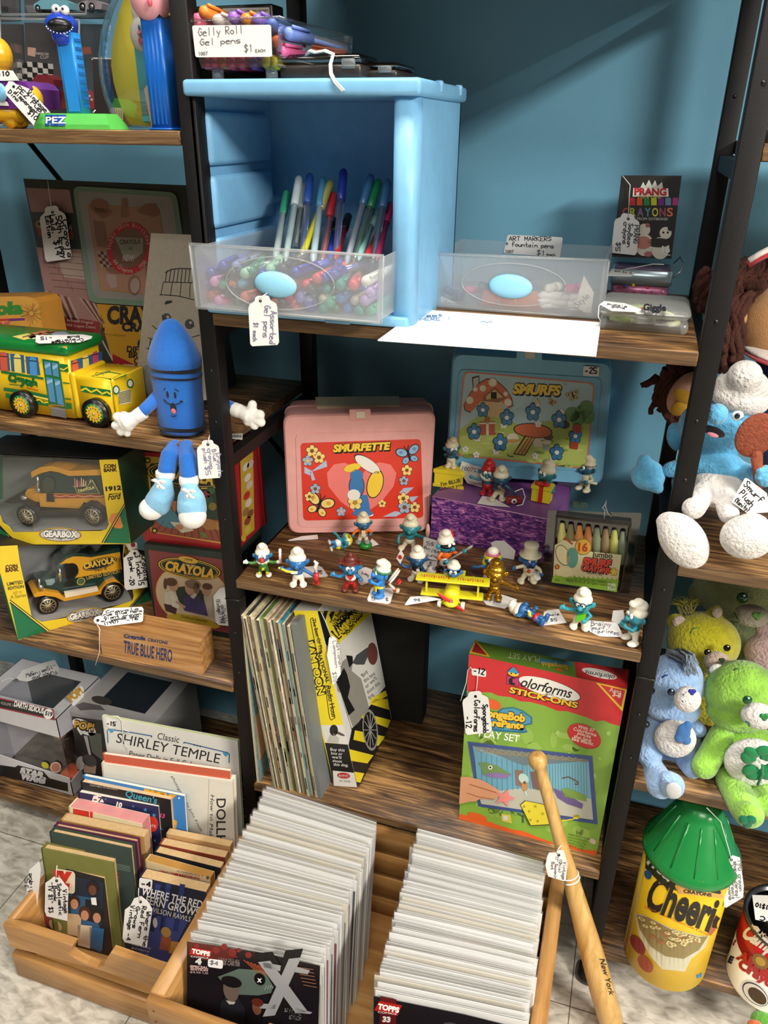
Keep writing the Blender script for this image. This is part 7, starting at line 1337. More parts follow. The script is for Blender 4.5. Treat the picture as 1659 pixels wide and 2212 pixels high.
plate(mb,V4(-Wd,Dp,0),V4(0,Dp,0),V4(0,Dp,Hh),V4(-Wd,Dp,Hh),fx,PA('#5a5654',.5));plate(mb,V4(-Wd,0,0),V4(0,0,0),V4(0,Dp,0),V4(-Wd,Dp,0),-uz,PA('#4a4442',.5));plate(mb,V4(-Wd,0,0),V4(-Wd,Dp,0),V4(-Wd,Dp,Hh),V4(-Wd,0,Hh),-rx_,WGS)
for a,b in(((-Wd,0),(0,.022)),((-Wd,Dp-.022),(0,Dp)),((-.024,.022),(0,Dp-.022)),((-Wd,.022),(-Wd+.03,Dp-.022))):mb.box(V4(a[0],a[1],Hh-.001),V4(b[0],b[1],Hh),WGR)
f.mb=mb
f.poly(z(-150,618,640,790,655,922,-150,742),PA('#a02434',.4),1);f.poly(z(-150,636,625,802,638,900,-150,728),PK,2);f.text('DARTH SIDIOUS',*z(162,748,515,838),WHT,3,bold=.04,h=12);f.text('VOLUME 1',*z(5,725,150,752),PA('#c9c4c4'),3,h=6);f.circ(z(577,843)[0],10.5,WHT,3,11.5);f.text('519',*z(535,855,622,872),INK,4,bold=.04,h=9)
f.poly(z(-150,1430,180,1478,215,1455,520,1530,590,1610,808,1668,815,1770,-150,1545),PK,1);f.text('STAR',*z(235,1545,530,1615),WGR,2,bold=.09,h=12);f.text('WARS',*z(235,1610,540,1675),WGR,2,bold=.09,h=12)
fs=Face(br+V((.0003,0,0)),(1,0,0));fs.mb=mb;fs.ell(z(925,630)[0],(13,-16),(-6,-15),WHT,1);fs.text('POP!',*z(850,705,1000,580),PA('#c99a3c'),2,bold=.08,h=15)
mb.build('carton',fb)
mb=MB();plate(mb,V4(-Wd,.0015,.05),V4(-.001,.0015,.04),V4(-.001,.0015,.145),V4(-Wd,.0015,.147),fx,WINDOW,.0004);plate(mb,V4(-.0012,0,.035),V4(-.0012,.06,.04),V4(-.0012,.06,.14),V4(-.0012,0,.142),rx_,WINDOW,.0004);plate(mb,V4(-Wd+.03,.022,Hh-.001),V4(-.024,.022,Hh-.001),V4(-.024,Dp-.022,Hh-.001),V4(-Wd+.03,Dp-.022,Hh-.001),uz,WINDOW,.0004);mb.build('clear_window',fb)
fg=thing('vinyl_figure','hooded brown figure with orange base inside the left window box','figurine',V4(-.05,.06,LB));DKC=PL('#3a2c26',.5)
mb=MB();c=V4(-.055,.07,.03);mb.tube([c,c+V((0,0,.05))],[.03,.022],DKC,16);mb.ell(c+V((0,0,.075)),(.03,.028,.03),DKC);o=mb.build('body',fg);soft(o,.002,4)
mb=MB();mb.ell(c+V((.004,-.022,.072)),(.017,.012,.017),PL('#8a6a52',.5));mb.build('face',fg)
mb=MB();mb.rbox(V4(-.04,.015,.002),V4(-.005,.05,.03),PL('#d8603c',.5),.006,2);mb.build('base',fg)
f.mb=MB();f.ell(z(538,1455)[0],(8,2),(0,-7),PA('#b8b02c'),1);f.circ(z(665,1480)[0],12,PA('#c9a898'),1);f.circ(z(665,1480)[0],9,PA('#b0705c'),2);f.mb.build('round_sticker',fb)
fz=Face(V4(0,0,Hh+.001),(0,0,1))
hangtag('white scalloped tag lying upside down on top of the left window box',z(185,405,240,360,262,320,500,235,655,192,705,290,690,330,330,452,230,440),fz,[[fz.p(v,.001)for v in z(210,400,170,425,110,415,60,430,15,450)]],[('Funko pop',*z(665,320,380,410),8),('deluxe',*z(560,300,340,375),8),('SW',*z(395,330,300,365),8),('-15',*z(655,245,555,280),8)],None,TK,wpx=1.6)
# second box
a2=at(*z(822,800)[0],Y=.072);b2=V((a2.x,.072,LB));W2,D2,H2=.165,.16,a2.z-LB
pb2=thing('collectible_box','grey-white window box with yellow burst lettering behind the standing books','toy box',b2)
U=lambda x,y,z_:b2+V((x,y,z_));mb=MB();mb.box(U(0,0,0),U(W2,D2,H2-.002),PA('#8f8d8c',.5))
for a,b in(((0,0),(W2,.035)),((0,D2-.03),(W2,D2)),((0,.035),(.035,D2-.03)),((W2-.03,.035),(W2,D2-.03))):mb.box(U(a[0],a[1],H2-.002),U(b[0],b[1],H2),PA('#a09e9c',.5))
mb.box(U(.034,.034,H2-.003),U(W2-.029,D2-.029,H2-.0012),PA('#20242a',.15))
f=Face(U(0,0,0),(0,-1,0));f.mb=mb;f.poly(z(860,870,1800,1000,1900,2000,960,1800),PK,1);f.poly(z(1000,1100,1045,1110,1090,1340,1060,1330),WGR,2);f.poly(z(1050,1060,1210,1080,1230,1400,1100,1300),PA('#6a6f68'),2)
f.ell(z(1005,1000)[0],(25,8),(-5,-17),WHT,2);f.poly(z(930,1040,1000,1070,965,1095),WHT,2);f.text('POP!',*z(878,1008,1122,1050),PA('#3a2c14'),3,bold=.15,h=16);f.text('POP!',*z(882,1000,1118,1042),PA('#d8a83c'),4,bold=.04,h=14.5)
f.circ(z(965,1430)[0],10,PA('#b8b6b4'),3,15);f.ell(z(1070,1400)[0],(16,4),(0,-13),PA('#4a4d48'),3);f.poly(z(1010,1440,1150,1460,1140,1560,1000,1540),PA('#b89884'),3)
ft=Face(U(0,0,H2+.0002),(0,0,1));ft.mb=mb;ft.poly(z(900,740,990,700,1200,740,1260,800,1100,790,960,800),PA('#5a5458'),1);ft.ell(z(1215,680)[0],(22,4),(0,-9),PA('#3a3430'),1)
mb.build('carton',pb2)
# ================================================================ floor: two wooden crates, books, comics, bat
z=ZF(0,1640,2.676)
c1=thing('wooden_crate','low pine crate of old books on the floor with a finger notch in its front','crate',(-.12,-.13,0))
xl,xr1,yf,yk,zt1=-.267,.030,-.258,-.006,.118
mb=MB();f=Face((0,yf,0),(0,-1,0));f.mb=mb
f.slab(z(15,958,130,985,300,1040,420,1078,415,1102,392,1118,430,1150,500,1185,560,1205,600,1200,608,1165,640,1118,760,1160,900,1210,1180,1290,1170,1405,900,1320,600,1225,300,1145,62,1085),.012,CRATEW)
mb.build('front_slat',c1)
mb=MB();mb.rbox((xl,yf-.001,.002),(xr1,yf+.011,.052),CRATEW,.0015,1);mb.build('front_slat',c1)
for za,zb_ in((.002,.052),(.06,zt1)):
    for nm,a,b in(('back_slat',(xl,yk-.011),(xr1,yk)),):mb=MB();mb.rbox((a[0],a[1],za),(b[0],b[1],zb_),CRATEW,.0015,1);mb.build(nm,c1)
for x in(xl,xr1-.011):mb=MB();mb.rbox((x,yf+.011,.002),(x+.011,yk-.011,zt1),CRATEY,.0015,1);mb.build('side_board',c1)
mb=MB();mb.box((xl+.004,yf+.008,.004),(xr1-.004,yk-.008,.012),CRATEW);mb.build('base',c1)
PAGE=M('#c9a878',.8,noise=.12,nscale=220);PAGEW=M('#e6dcc8',.8,noise=.06,nscale=220)
def book(name,label,a,b,zt,th,cover,page,H,art=None,hard=0,lean=.10,group=None,lift=0):
    A,B=at(*z(*a)[0],z=zt),at(*z(*b)[0],z=zt);u=(B-A).normalized();dn=V((0,-lean,-1)).normalized();n=u.cross(V((0,0,1))).cross(u)
    n=dn.cross(u);n=n if n.y<0 else-n;n.normalize();bk=-n*th;h=min(H,(zt-.013)/-dn.z);lo=dn*h
    t=thing(name,label,'book',A+lo,group)
    mb=MB();i=u*(.003 if hard else .0004);k=(dn*.003 if hard else V());c_=.0022 if hard else .0007
    P=[A+u*.003+k,B-i+k,B-i+lo-k,A+u*.003+lo-k];mb.prism([v-n*c_ for v in P],[v+bk+n*c_ for v in P],page);mb.build('pages',t)
    mb=MB();Q=[A,B,B+lo,A+lo]
    for o in(V(),bk+n*c_):mb.prism([v+o for v in Q],[v+o-n*c_ for v in Q],cover)
    s1=[A,A+bk,A+bk+lo,A+lo];mb.prism(s1,[v+u*.0025 for v in s1],cover)
    f=Face(A,n);f.mb=mb
    if art:art(f)
    mb.build('cover',t);return t,f
def a_tv(f):
    f.poly(z(262,640,600,712,580,1125,250,960),PA('#1e2a38'),1);f.poly(z(400,780,520,800,585,1000,580,1120,420,1000),PA('#2f5a80'),2)
    f.poly(rrect(z(262,622,435,650,432,782,268,745),.2),PA('#e8d8b8'),3);f.text('TV',*z(285,698,410,712),PA('#c8342a'),4,bold=.14,h=19);f.text('81',*z(300,745,400,755),PA('#c8342a'),4,bold=.1,h=12)
    SK=PA('#c08a68');
    for x,y,h,c in((535,750,'#2a1c18','#1c1c20'),(430,830,'#3a2a1c','#c9a882'),(490,895,'#4a2a1c','#d8c4a8'),(560,910,'#241c18','#2f6a9a')):
        f.poly(z(x-42,y+60,x+42,y+70,x+30,y+200,x-40,y+180),PA(c),4);f.ell(z(x,y-5)[0],(13,2),(0,-15),PA(h),5);f.ell(z(x,y+8)[0],(8.5,1),(0,-11),SK if x!=535 else PA('#6a4432'),6)
    f.poly(z(525,800,555,800,560,845,530,840),WHT,7);f.ell(z(320,960)[0],(14,5),(0,-12),PA('#c9a882'),5);f.ell(z(280,930)[0],(12,4),(0,-14),PA('#8a3a3a'),4)
book('paperback','thick worn paperback with a red lettered front and white tag at the left crate front',(253,600),(602,690),.17,.022,PA('#23201f'),PAGE,.165,a_tv)
book('hardback_book','olive green hardback behind the paperback with the white tag in the left crate',(236,515),(655,600),.20,.014,M('#6f7034',.6),PAGE,.2,None,1)
def a_g(f):
    for i in range(4):f.line(z(600,590+i*9,752,622+i*9),1.3,PA('#6a7a6c'),1)
    f.text('S',*z(668,690,688,694),PA('#8a3a34'),1)
book('hardback_book','dark green hardback with fine stripes, third from the crate front',(285,420),(755,520),.22,.012,M('#2c3e38',.6),PAGE,.21,a_g,1)
book('hardback_book','hardback with purple and red edge behind the dark green one',(310,385),(790,480),.215,.010,M('#5a2440',.5),PAGE,.205,None,1)
book('paperback','tan old paperback with brown top edge, before the pink-edged book',(350,350),(832,450),.20,.016,M('#c08f50',.7),PAGE,.19,None)
def a_p(f):f.poly(z(422,285,515,302,515,345,422,325),PA('#d8382a'),1);f.poly(z(520,302,536,306,536,348,520,345),PA('#d8382a'),1)
book('paperback','cream paperback with pink page edges and a red square on its cover',(395,275),(822,375),.20,.022,PA('#e6d8ac'),M('#d98f8c',.8,noise=.08),.19,a_p)
def a_n(f):
    f.text('10',*z(670,272,702,280),WHT,1,bold=.05);f.circ(z(882,375)[0],12,PA('#c8342a'),1,17);f.text('NTZ',*z(862,390,900,395),WHT,2)
    for x,y,r in((840,292,5),(890,325,6),(770,272,3),(610,232,3),(895,470,4),(700,300,3),(850,340,3)):c=z(x,y)[0];f.poly([(c[0]+(r if i%2==0 else r*.4)*math.sin(i*math.pi/5),c[1]-(r if i%2==0 else r*.4)*math.cos(i*math.pi/5))for i in range(10)],PA('#3a8ac0'),1)
    f.slab(z(540,212,580,205,600,250,530,245),.0003,CARD,off=.0009);f.hand('-7',*z(542,242,585,248),INK,5,2.4,9)
book('paperback','navy puzzle book with light blue stars and white page edges',(450,190),(915,275),.21,.010,PA('#20264e'),PAGEW,.2,a_n)
def a_q(f):f.text("Queen's",*z(722,215,905,258),PA('#3aa0b8'),1,bold=.02,h=14);f.text('PORTABLE KEYBOARDS',*z(520,155,678,180),PA('#b9b4a4'),1,h=4);f.text('13',*z(925,335,950,340),PA('#d8507a'),1,bold=.04);f.text('Songs',*z(922,402,945,410),PA('#3aa0b8'),1)
book('paperback','black music book with turquoise script title behind the navy star book',(465,130),(985,235),.225,.009,PA('#1a191c'),M('#d8b890',.8),.22,a_q)
def a_b(f):f.text('KEY',*z(820,235,1008,275),PA('#e0a82c'),1,bold=.12,h=22);f.text('SONGS',*z(760,385,1018,420),PA('#e0a82c'),1,bold=.12,h=22);f.circ(z(1035,225)[0],2,WHT,1)
book('paperback','bright blue song book with yellow letters in the left crate',(478,95),(1065,215),.23,.006,PA('#3a7fc0'),PAGEW,.225,a_b)
def a_d(f):
    k=PA('#2e2c2c');f.line(z(1208,115,1200,470),.9,PA('#a8a294'),1)
    f.text('DOLLHOUSE',*z(1252,228,1250,700),k,1,h=20,bold=.01);f.text('How to Make and',*z(1218,205,1205,560),k,1,h=8,shear=.2);f.text('photographs by John Knott',*z(988,100,1160,420),PA('#55524c'),1,h=6,shear=.15)
    f.poly(z(1050,200,1070,240,1160,420,1155,450,1060,440),PA('#c9c4b4'),1)
z0=z;book('hardback_book','large cream dollhouse craft book with dark lettering up its cover edge',(585,22),(1345,130),.25,.016,PA('#dcd6c6'),PAGEW,.245,a_d,1)
z=ZF(0,1380,2.765)
def a_s(f):
    k=PA('#26242a');f.text('Classic',*z(938,598,1068,622),k,1,h=14);f.text('SHIRLEY TEMPLE',*z(692,618,1308,745),k,1,h=21);f.text('Paper Dolls in Full Color',*z(770,700,1180,772),k,1,h=12)
    lb=PA('#3a6a94');f.line(z(645,540,740,552,905,580,905,588),2.4,lb,1);f.line(z(640,545,645,620),2.4,lb,1);f.line(z(1098,625,1100,618,1360,680,1370,690,1368,740),2.4,lb,1)
    for c in((665,548),(1348,688)):f.poly(z(c[0]-20,c[1]-10,c[0]+18,c[1]-6,c[0]+10,c[1]+10,c[0]-4,c[1]+14),PA('#4a9ac8'),2)
    for i in range(3):f.circ(z(1160+i*18,634+i*4)[0],1.6,k,2)
t_,f_=book('paperback','tall cream paper doll book with blue corner ornaments at the crate back',(608,462),(1420,612),.285,.006,PA('#dcd9d0'),M('#c8d09a',.7),.27,a_s,lean=.06)
f_.mb=MB();f_.slab(z(628,480,640,470,690,485,692,530,655,535,632,512),.0003,CARD,off=.001);f_.hand('-15',*z(638,515,688,520),INK,5,2.4,8);f_.mb.build('price_sticker',t_)
mb=MB();mb.tube([f_.p(p,.002)for p in z(650,458,705,462,728,490,735,580,748,640,760,660)],.0007,STRING,5);mb.tube([f_.p(p,.002)for p in z(735,540,770,555,735,565)],.0006,STRING,5);mb.build('string',t_)
z=z0
book('paperback','red-topped thin paper book between the two cream craft books',(590,-30),(1330,70),.262,.006,PA('#c05a40'),PAGEW,.25,None,lean=.08)
def a_f(f):
    f.poly(z(808,690,1190,772,1000,1210,740,1135),PA('#1d2236'),1);f.poly(z(880,900,1090,930,960,1190,800,1120),PA('#34468a'),2)
    for x in(900,960,1040):f.poly(z(x,720,x+30,725,x-10,1000,x-40,990),PA('#2a3a78'),2)
    f.text('WHERE THE RED',*z(815,782,1165,865),WHT,4,bold=.02,h=17);f.text('FERN GROWS',*z(838,832,1145,912),WHT,4,bold=.02,h=17);f.text('BY WILSON RAWLS',*z(822,868,1098,940),WHT,4,bold=.0,h=11)
    f.ell(z(897,945)[0],(5,1),(0,-11),PA('#c9c8d0'),4);f.ell(z(960,1000)[0],(11,2),(0,-11),PA('#b08a4a'),4);f.poly(z(935,1020,990,1030,985,1110,920,1100),PA('#a0523a'),3);f.poly(z(985,1050,1050,1060,1020,1130,975,1120),PA('#c08a3c'),3);f.poly(z(845,1160,900,1170,890,1200,850,1185),PA('#b0642c'),3)
    for i,s_t in enumerate(('a heartwarming','tale of adventure and','devotion you will','never forget')):f.text(s_t,*z(762-i*4,1075+i*20,870-i*8,1098+i*20),PA('#c9c8d0'),4,h=5)
    f.slab(rrect(z(806,685,882,698,876,755,803,742),.2),.0003,CARD,off=.0012);f.hand('-4',*z(818,730,868,738),INK,6,3,10)
book('paperback','dark blue adventure paperback with bold white title at the right crate front',(805,680),(1190,770),.175,.017,PA('#1d2236'),PAGE,.165,a_f)
def a_t(f):
    f.text('FROM MENDEN TO REVOLUTIONARY',*z(1155,685,920,640),PA('#b8402c'),1,h=4.5,bold=.03);f.text('THE',*z(1065,672,1005,662),PA('#c8342a'),1,h=7,bold=.1);f.text('A PAPERBACK',*z(1180,672,1020,640),PA('#55504a'),1,h=3.5);f.ell(z(1200,685)[0],(3.6,0),(0,-4),PA('#55504a'),1)
book('paperback','upside-down tan paperback with small red lettering behind the blue adventure paperback',(838,585),(1215,690),.18,.014,M('#cdb48a',.7),M('#b08038',.8),.16,a_t)
book('paperback','paperback with black cover edge in the right book row',(890,535),(1275,630),.18,.013,PA('#201f24'),PAGE,.16)
book('paperback','paperback with rust-red cover edge in the right book row',(920,490),(1300,570),.18,.014,PA('#8a3a24'),PAGE,.16)
book('paperback','plain tan paperback last in the right book row',(960,430),(1330,505),.18,.012,M('#c89a62',.7),PAGE,.16)
f=Face(at(*z(320,700)[0],z=.16)+V((0,-.004,0)),(0,-1,.1))
hangtag('white scalloped tag hanging on the red lettered paperback',z(262,715,285,700,310,680,350,690,375,725,395,745,388,935,270,908,258,880),f,[[f.p(v,.0008)for v in z(325,700,325,650,330,615)]],[('Vintage',*z(362,755,372,890),9),('Scholastic',*z(332,720,342,900),8),('Book',*z(308,735,312,820),8),('"TV 81" $3',*z(278,712,282,888),9)],z(327,703)[0],INK,wpx=2)
f=Face(at(*z(800,900)[0],z=.14)+V((0,-.012,0)),(0,-1,.1))
hangtag('white scalloped tag hanging on the dark blue adventure paperback',z(722,870,755,845,775,805,815,792,855,825,880,870,848,1088,720,1058,708,1035),f,[[f.p(v,.0008)for v in z(810,825,800,780,802,745)]],[('Where the',*z(848,880,825,1080),9),('Red Fern',*z(822,850,795,1030),9),('Grows',*z(788,850,765,975),9),('Vintage -4',*z(755,845,730,1045),9)],z(812,825)[0],INK,wpx=2)
f=Face(V((xl+.016,-.2,.12)),(-.15,-1,.15))
hangtag('white tag leaning at the left end of the book crate',z(168,640,225,590,235,640,215,850,140,870),f,(),[('Antique',*z(190,820,180,660),9),('15',*z(165,745,170,690),9)],None,INK,wpx=1.8)
f=Face(at(*z(510,140)[0],z=.215)+V((0,-.004,0)),(0,-1,.1))
hangtag('white scalloped tag tied over the top of the navy star book',z(472,145,490,125,520,122,560,150,565,178,520,195,470,175),f,[[f.p(v,.001)for v in z(500,150,470,180,500,215,480,235,530,190)]],[('$9',*z(545,165,500,150),7)],None,TK,wpx=1.4)
# ---- comic crate
XA,XB,YA,YB2,ZT2=.034,.506,-.322,.004,.205
c2=thing('wooden_crate','tall slatted pine crate packed with bagged comics in front of the record shelf','crate',(.27,-.16,0))
def slat(nm,a,b,m):mb=MB();mb.rbox(a,b,m,.0014,1);return mb.build(nm,c2)
for i in range(4):
    z0_=.004+i*.0505;z1_=z0_+(.0495 if i==3 else .0455);s_=slat('front_slat',(XA,YA-.011,z0_),(XB,YA,z1_),CRATEW);slat('back_slat',(XA,YB2,z0_),(XB,YB2+.009,z1_),CRATEW)
    for x in(XA+.010,XB-.010):
        for dz in(.012,.034):mb=MB();mb.tube([(x,YA-.0115,z0_+dz),(x,YA-.010,z0_+dz)],.0013,PA('#3a2414'),8);mb.build('nail',s_)
for x in(XA,XB-.020):slat('side_board',(x,YA,.004),(x+.020,YB2,ZT2+.002),CRATEY)
slat('base',(XA+.004,YA,.004),(XB-.004,YB2,.012),CRATEW);slat('corner_post',(.188,YA,.012),(.202,YA+.014,ZT2-.002),CRATEW)
WB_=[M(c,.45,noise=.02,bump=.05,bscale=30)for c in('#edebe7','#e2e0dc','#f2f1ee','#d8d5d0','#e0d8c6')]
def slabmesh(nm,x0,x1,y0,y1,z0,z1,m,parent=None,curve=0):
    mb=MB();n=6;vs=[];fs=[]
    for i in range(n+1):
        x=x0+(x1-x0)*i/n;c=curve*math.sin(math.pi*i/n)
        vs+=[(x,y0+c,z0),(x,y1+c,z0),(x,y1+c,z1),(x,y0+c,z1)]
    for i in range(n):
        a,b=i*4,i*4+4
        for j in range(4):fs.append((a+j,b+j,b+(j+1)%4,a+(j+1)%4))
    fs+=[(0,1,2,3),(n*4+3,n*4+2,n*4+1,n*4)];mb.add(vs,fs,m);return mb.build(nm,parent)
HC=.252
protos=[]
for k in range(5):
    t=thing('bagged_comic','x','comic',(0,0,0));slabmesh('backing_board',.003,.997,.0004,.0013,.002,HC,WB_[k],t,(.0006,-.0004,.0009,0,.0003)[k])
    slabmesh('cover',.006,.988,-.0009,.0003,.003,HC-(.018+.003*k),PA(('#3a3f48','#7a3038','#d8d4cc','#22324a','#8a8a86')[k],.35),t)
    slabmesh('sleeve',0,1,-.0016,.0018,0,HC+.0035,BAG,t,.0004);protos.append(t)
random.seed(21)
rows=((60,(405,2043),(693,2096),(577,1699),(820,1777),'left','comics in the left crate row'),(58,(810,2140),(1143,2210),(905,1793),(1178,1866),'right','comics in the right crate row'))
used=set();fronts=[]
for n,a,b,c,d,side,grp in rows:
    fl,fr=at(*a,z=.25),at(*b,z=.25);bl_,br_=at(*c,z=.252),at(*d,z=.252)
    for i in range(n):
        t=(i/(n-1));L=fl.lerp(bl_,t);Rr=fr.lerp(br_,t);j=V((random.uniform(-.0028,.0028),0,random.uniform(-.0045,.0045)))if i else V()
        if i%9==4:j.x-=.004
        L=L+j;Rr=Rr+j+V((random.uniform(-.003,.002),0,random.uniform(-.002,.002)if i else 0))
        u=(Rr-L);W=u.length;u.normalize();up=V((0,.10+.05*t,1)).normalized();nn=up.cross(u).normalized();up=u.cross(nn)
        k=random.choice((0,0,1,1,2,2,3,4))if i else 0
        if i and k not in used:o=protos[k];used.add(k)
        else:o=dup(protos[k])
        y_=-nn if nn.y<0 else nn
        base=L-up*HC;base.z=max(base.z,.013)if 0 else base.z
        o.matrix_basis=Matrix(((u.x*W,y_.x,up.x,base.x),(u.y*W,y_.y,up.y,base.y),(u.z*W,y_.z,up.z,base.z),(0,0,0,1)))
        o['label']=f'bagged comic with white backing board packed in the {side} row of the tall crate';o['group']=grp
        if i==0:fronts.append((o,L,u,up,y_));o['label']=('front comic of the left row, dark cover with a big silver letter X','front comic of the right row, black cover with red number box')[side=='right'];del o['group']
for t in protos:
    if protos.index(t)not in used:
        for ch in list(t.children):bpy.data.objects.remove(ch)
        bpy.data.objects.remove(t)
z=ZF(320,1680,2.86);o,L,u,up,y_=fronts[0];f=Face(L-y_*.0022,-y_);f.mb=MB()
SIL=PA('#9a9a9c',.3);RD2=PA('#b0241f',.35)
f.poly(z(240,1012,700,1082,1062,1162,1050,1640,240,1640),PA('#16141a',.3),1);f.poly(z(250,1012,500,1050,560,1110,400,1140,250,1100),PA('#5a1c1a',.35),2)
for x,y,r in((420,1065,8),(520,1080,9),(620,1095,7),(300,1040,6),(560,1065,5),(470,1045,7)):f.circ(z(x,y)[0],r,PA('#7a2420',.35),3)
f.poly(z(268,1048,395,1068,382,1112,255,1090),RD2,4);f.text('TOPPS',*z(268,1082,380,1102),WHT,5,bold=.06,h=9);f.text('COMICS',*z(262,1108,372,1120),WHT,5,h=3.5);f.text('4',*z(290,1150,330,1152),PA('#d8d4d0'),5,bold=.08,h=12)
f.text('SPECIAL',*z(258,1172,372,1182),PA('#c8a4a0'),5,h=5,bold=.05);f.text('EDITION',*z(262,1188,368,1197),PA('#c8a4a0'),5,h=4.5,bold=.05);f.text('$4.95 US',*z(258,1205,370,1214),PA('#a88a88'),5,h=4,bold=.03)
f.text('CREATED BY',*z(432,1125,565,1140),PA('#8a7a78'),4,h=5);f.text('CHRIS CARTER',*z(425,1152,568,1165),PA('#7a6a68'),4,h=9,bold=.04)
f.poly(z(430,1230,560,1180,700,1190,860,1270,860,1310,680,1345,560,1340,480,1290),PA('#5a6a60',.35),3);f.ell(z(690,1245)[0],(12,2),(0,-13),PA('#0e0e12',.3),5);f.text('X',*z(672,1262,702,1264),WHT,6,bold=.06)
for i in range(9):f.line(z(720+i*16,1310-i*3,730+i*16,1285-i*2),1.2,PA('#a8b0a8'),5)
for i in range(6):f.line(z(590+i*22,1125+i*8,690+i*20,1215+i*4),1.6,PA('#a8502c'),4);f.line(z(920+i*8,1170+i*22,1020+i*4,1185+i*22),1.6,PA('#8a5a3c'),4)
f.text('X',*z(690,1470,1000,1440),PA('#08080a'),5,bold=.12,h=118);f.text('X',*z(705,1455,985,1425),SIL,6,bold=.05,h=106)
for q in(z(708,1140,820,1160,815,1195,715,1170),z(905,1165,1000,1190,985,1215,900,1200),z(690,1395,790,1400,785,1430,690,1425),z(910,1420,1015,1450,1000,1460,905,1450)):f.poly(q,SIL,6)
f.poly(z(445,1390,480,1350,560,1360,600,1430,590,1640,440,1640),PA('#1c1e24',.35),5);f.ell(z(512,1310)[0],(17,3),(-1,-26),PA('#6a5a50',.4),6);f.ell(z(515,1262)[0],(22,4),(0,-12),PA('#141214',.4),7);f.poly(z(480,1375,540,1385,530,1400,500,1400),PA('#b0aaa4'),6)
f.ell(z(672,1420)[0],(10,2),(0,-16),PA('#7a4a38',.4),6);f.ell(z(675,1388)[0],(13,2),(0,-9),PA('#5a2418',.4),7);f.text('SPECIAL',*z(840,1445,945,1470),SIL,5,h=9);f.text('EDITION',*z(870,1490,945,1502),SIL,5,h=9)
f.slab(rrect(z(370,1118,463,1130,460,1182,368,1168),.3),.0003,CARD,off=.0018);f.hand('$4',*z(382,1152,430,1160),TK,8,2,8);f.mb.build('cover_art',o)
z=ZF(760,1720,2.86);o,L,u,up,y_=fronts[1];f=Face(L-y_*.0022,-y_);f.mb=MB()
f.poly(z(135,1235,700,1350,1105,1450,1105,1700,135,1700),PA('#17151a',.3),1);f.poly(z(175,1235,275,1255,270,1700,165,1700),PA('#5a1418',.35),2);f.poly(z(170,1265,310,1292,282,1355,138,1322),RD2,3);f.text('TOPPS',*z(158,1312,290,1338),WHT,4,bold=.06,h=11);f.text('COMICS',*z(160,1338,275,1352),WHT,4,h=4);f.text('33',*z(188,1392,238,1396),PA('#d8d4d0'),4,bold=.06,h=11);f.ell(z(630,1430)[0],(24,6),(0,-10),PA('#3a3a40'),2);f.mb.build('cover_art',o)
# ---- bat
k0=at(1161,1640,Y=-.035);k1=at(1318,2200,Y=-.070);k1=k0+(k1-k0)*((k0.z-.012)/(k0.z-k1.z));d=k1-k0;L=d.length;q_=d.to_track_quat('Z','Y').to_matrix().to_4x4();XF=Matrix.Translation(k0)@q_
bt=thing('baseball_bat','small wooden souvenir baseball bat leaning on the shelf edge beside the comic crate','bat',k1)
mb=MB();mb.lathe([(.004,-.008),(.009,-.007),(.0115,-.002),(.0118,.004),(.0105,.009),(.008,.013),(.0078,.03),(.0084,L*.22),(.0098,L*.35),(.0128,L*.5),(.0158,L*.65),(.0172,L*.8),(.0174,L*.93),(.015,L*.985),(.008,L),(.001,L+.0005)],ASH,32,XF);mb.build('bat_body',bt)
class RodFace(Face):
    def __init__(s,a,d,r):s.a=a;s.d=d.normalized();s.r=r;s.mb=None
    def p(s,q,off=0):
        v=ray(*q);o=CAM-s.a;v_=v-s.d*v.dot(s.d);o=o-s.d*o.dot(s.d);A=v_.dot(v_);B=2*v_.dot(o);C=o.dot(o)-(s.r+off)**2
        return CAM+v*((-B-math.sqrt(max(0,B*B-4*A*C)))/(2*A))
f=RodFace(k0,d,.0176);f.mb=MB();zz=ZF(1200,1720,3.614)
f.text('New York',*zz(345,1270,425,1560),INK,1,h=11,shear=.3,bold=.01);f.mb.build('lettering',bt)
mb=MB()
for tt in(.395,.41):
    c=k0.lerp(k1,tt);e1=d.normalized().orthogonal().normalized();e2=d.normalized().cross(e1);mb.tube([c+(e1*math.cos(a_*.524)+e2*math.sin(a_*.524))*.0118+d.normalized()*.002*math.sin(a_*.524)for a_ in range(13)],.0009,STRING,6)
mb.build('string',bt)
z=ZF(960,1360,3.77);f=Face(at(*z(930,1840)[0],Y=-.058),(0,-1,.1))
hangtag('white scalloped tag hanging from the baseball bat',[(1182,1850),(1186,1842),(1200,1842),(1208,1836),(1218,1838),(1222,1852),(1226,1865),(1222,1903),(1216,1903),(1184,1893),(1178,1870)],f,[[f.p((1206,1846),.0008),f.p((1203,1838),.001),at(1212,1826,Y=-.055)]],[('Vintage',(1217,1862),(1214,1900),7),('(Ohio)',(1208,1856),(1206,1885),7),('17" Souvenir',(1200,1850),(1197,1898),6),('Bat',(1192,1862),(1190,1878),6)],(1207,1847),G,wpx=1.4)
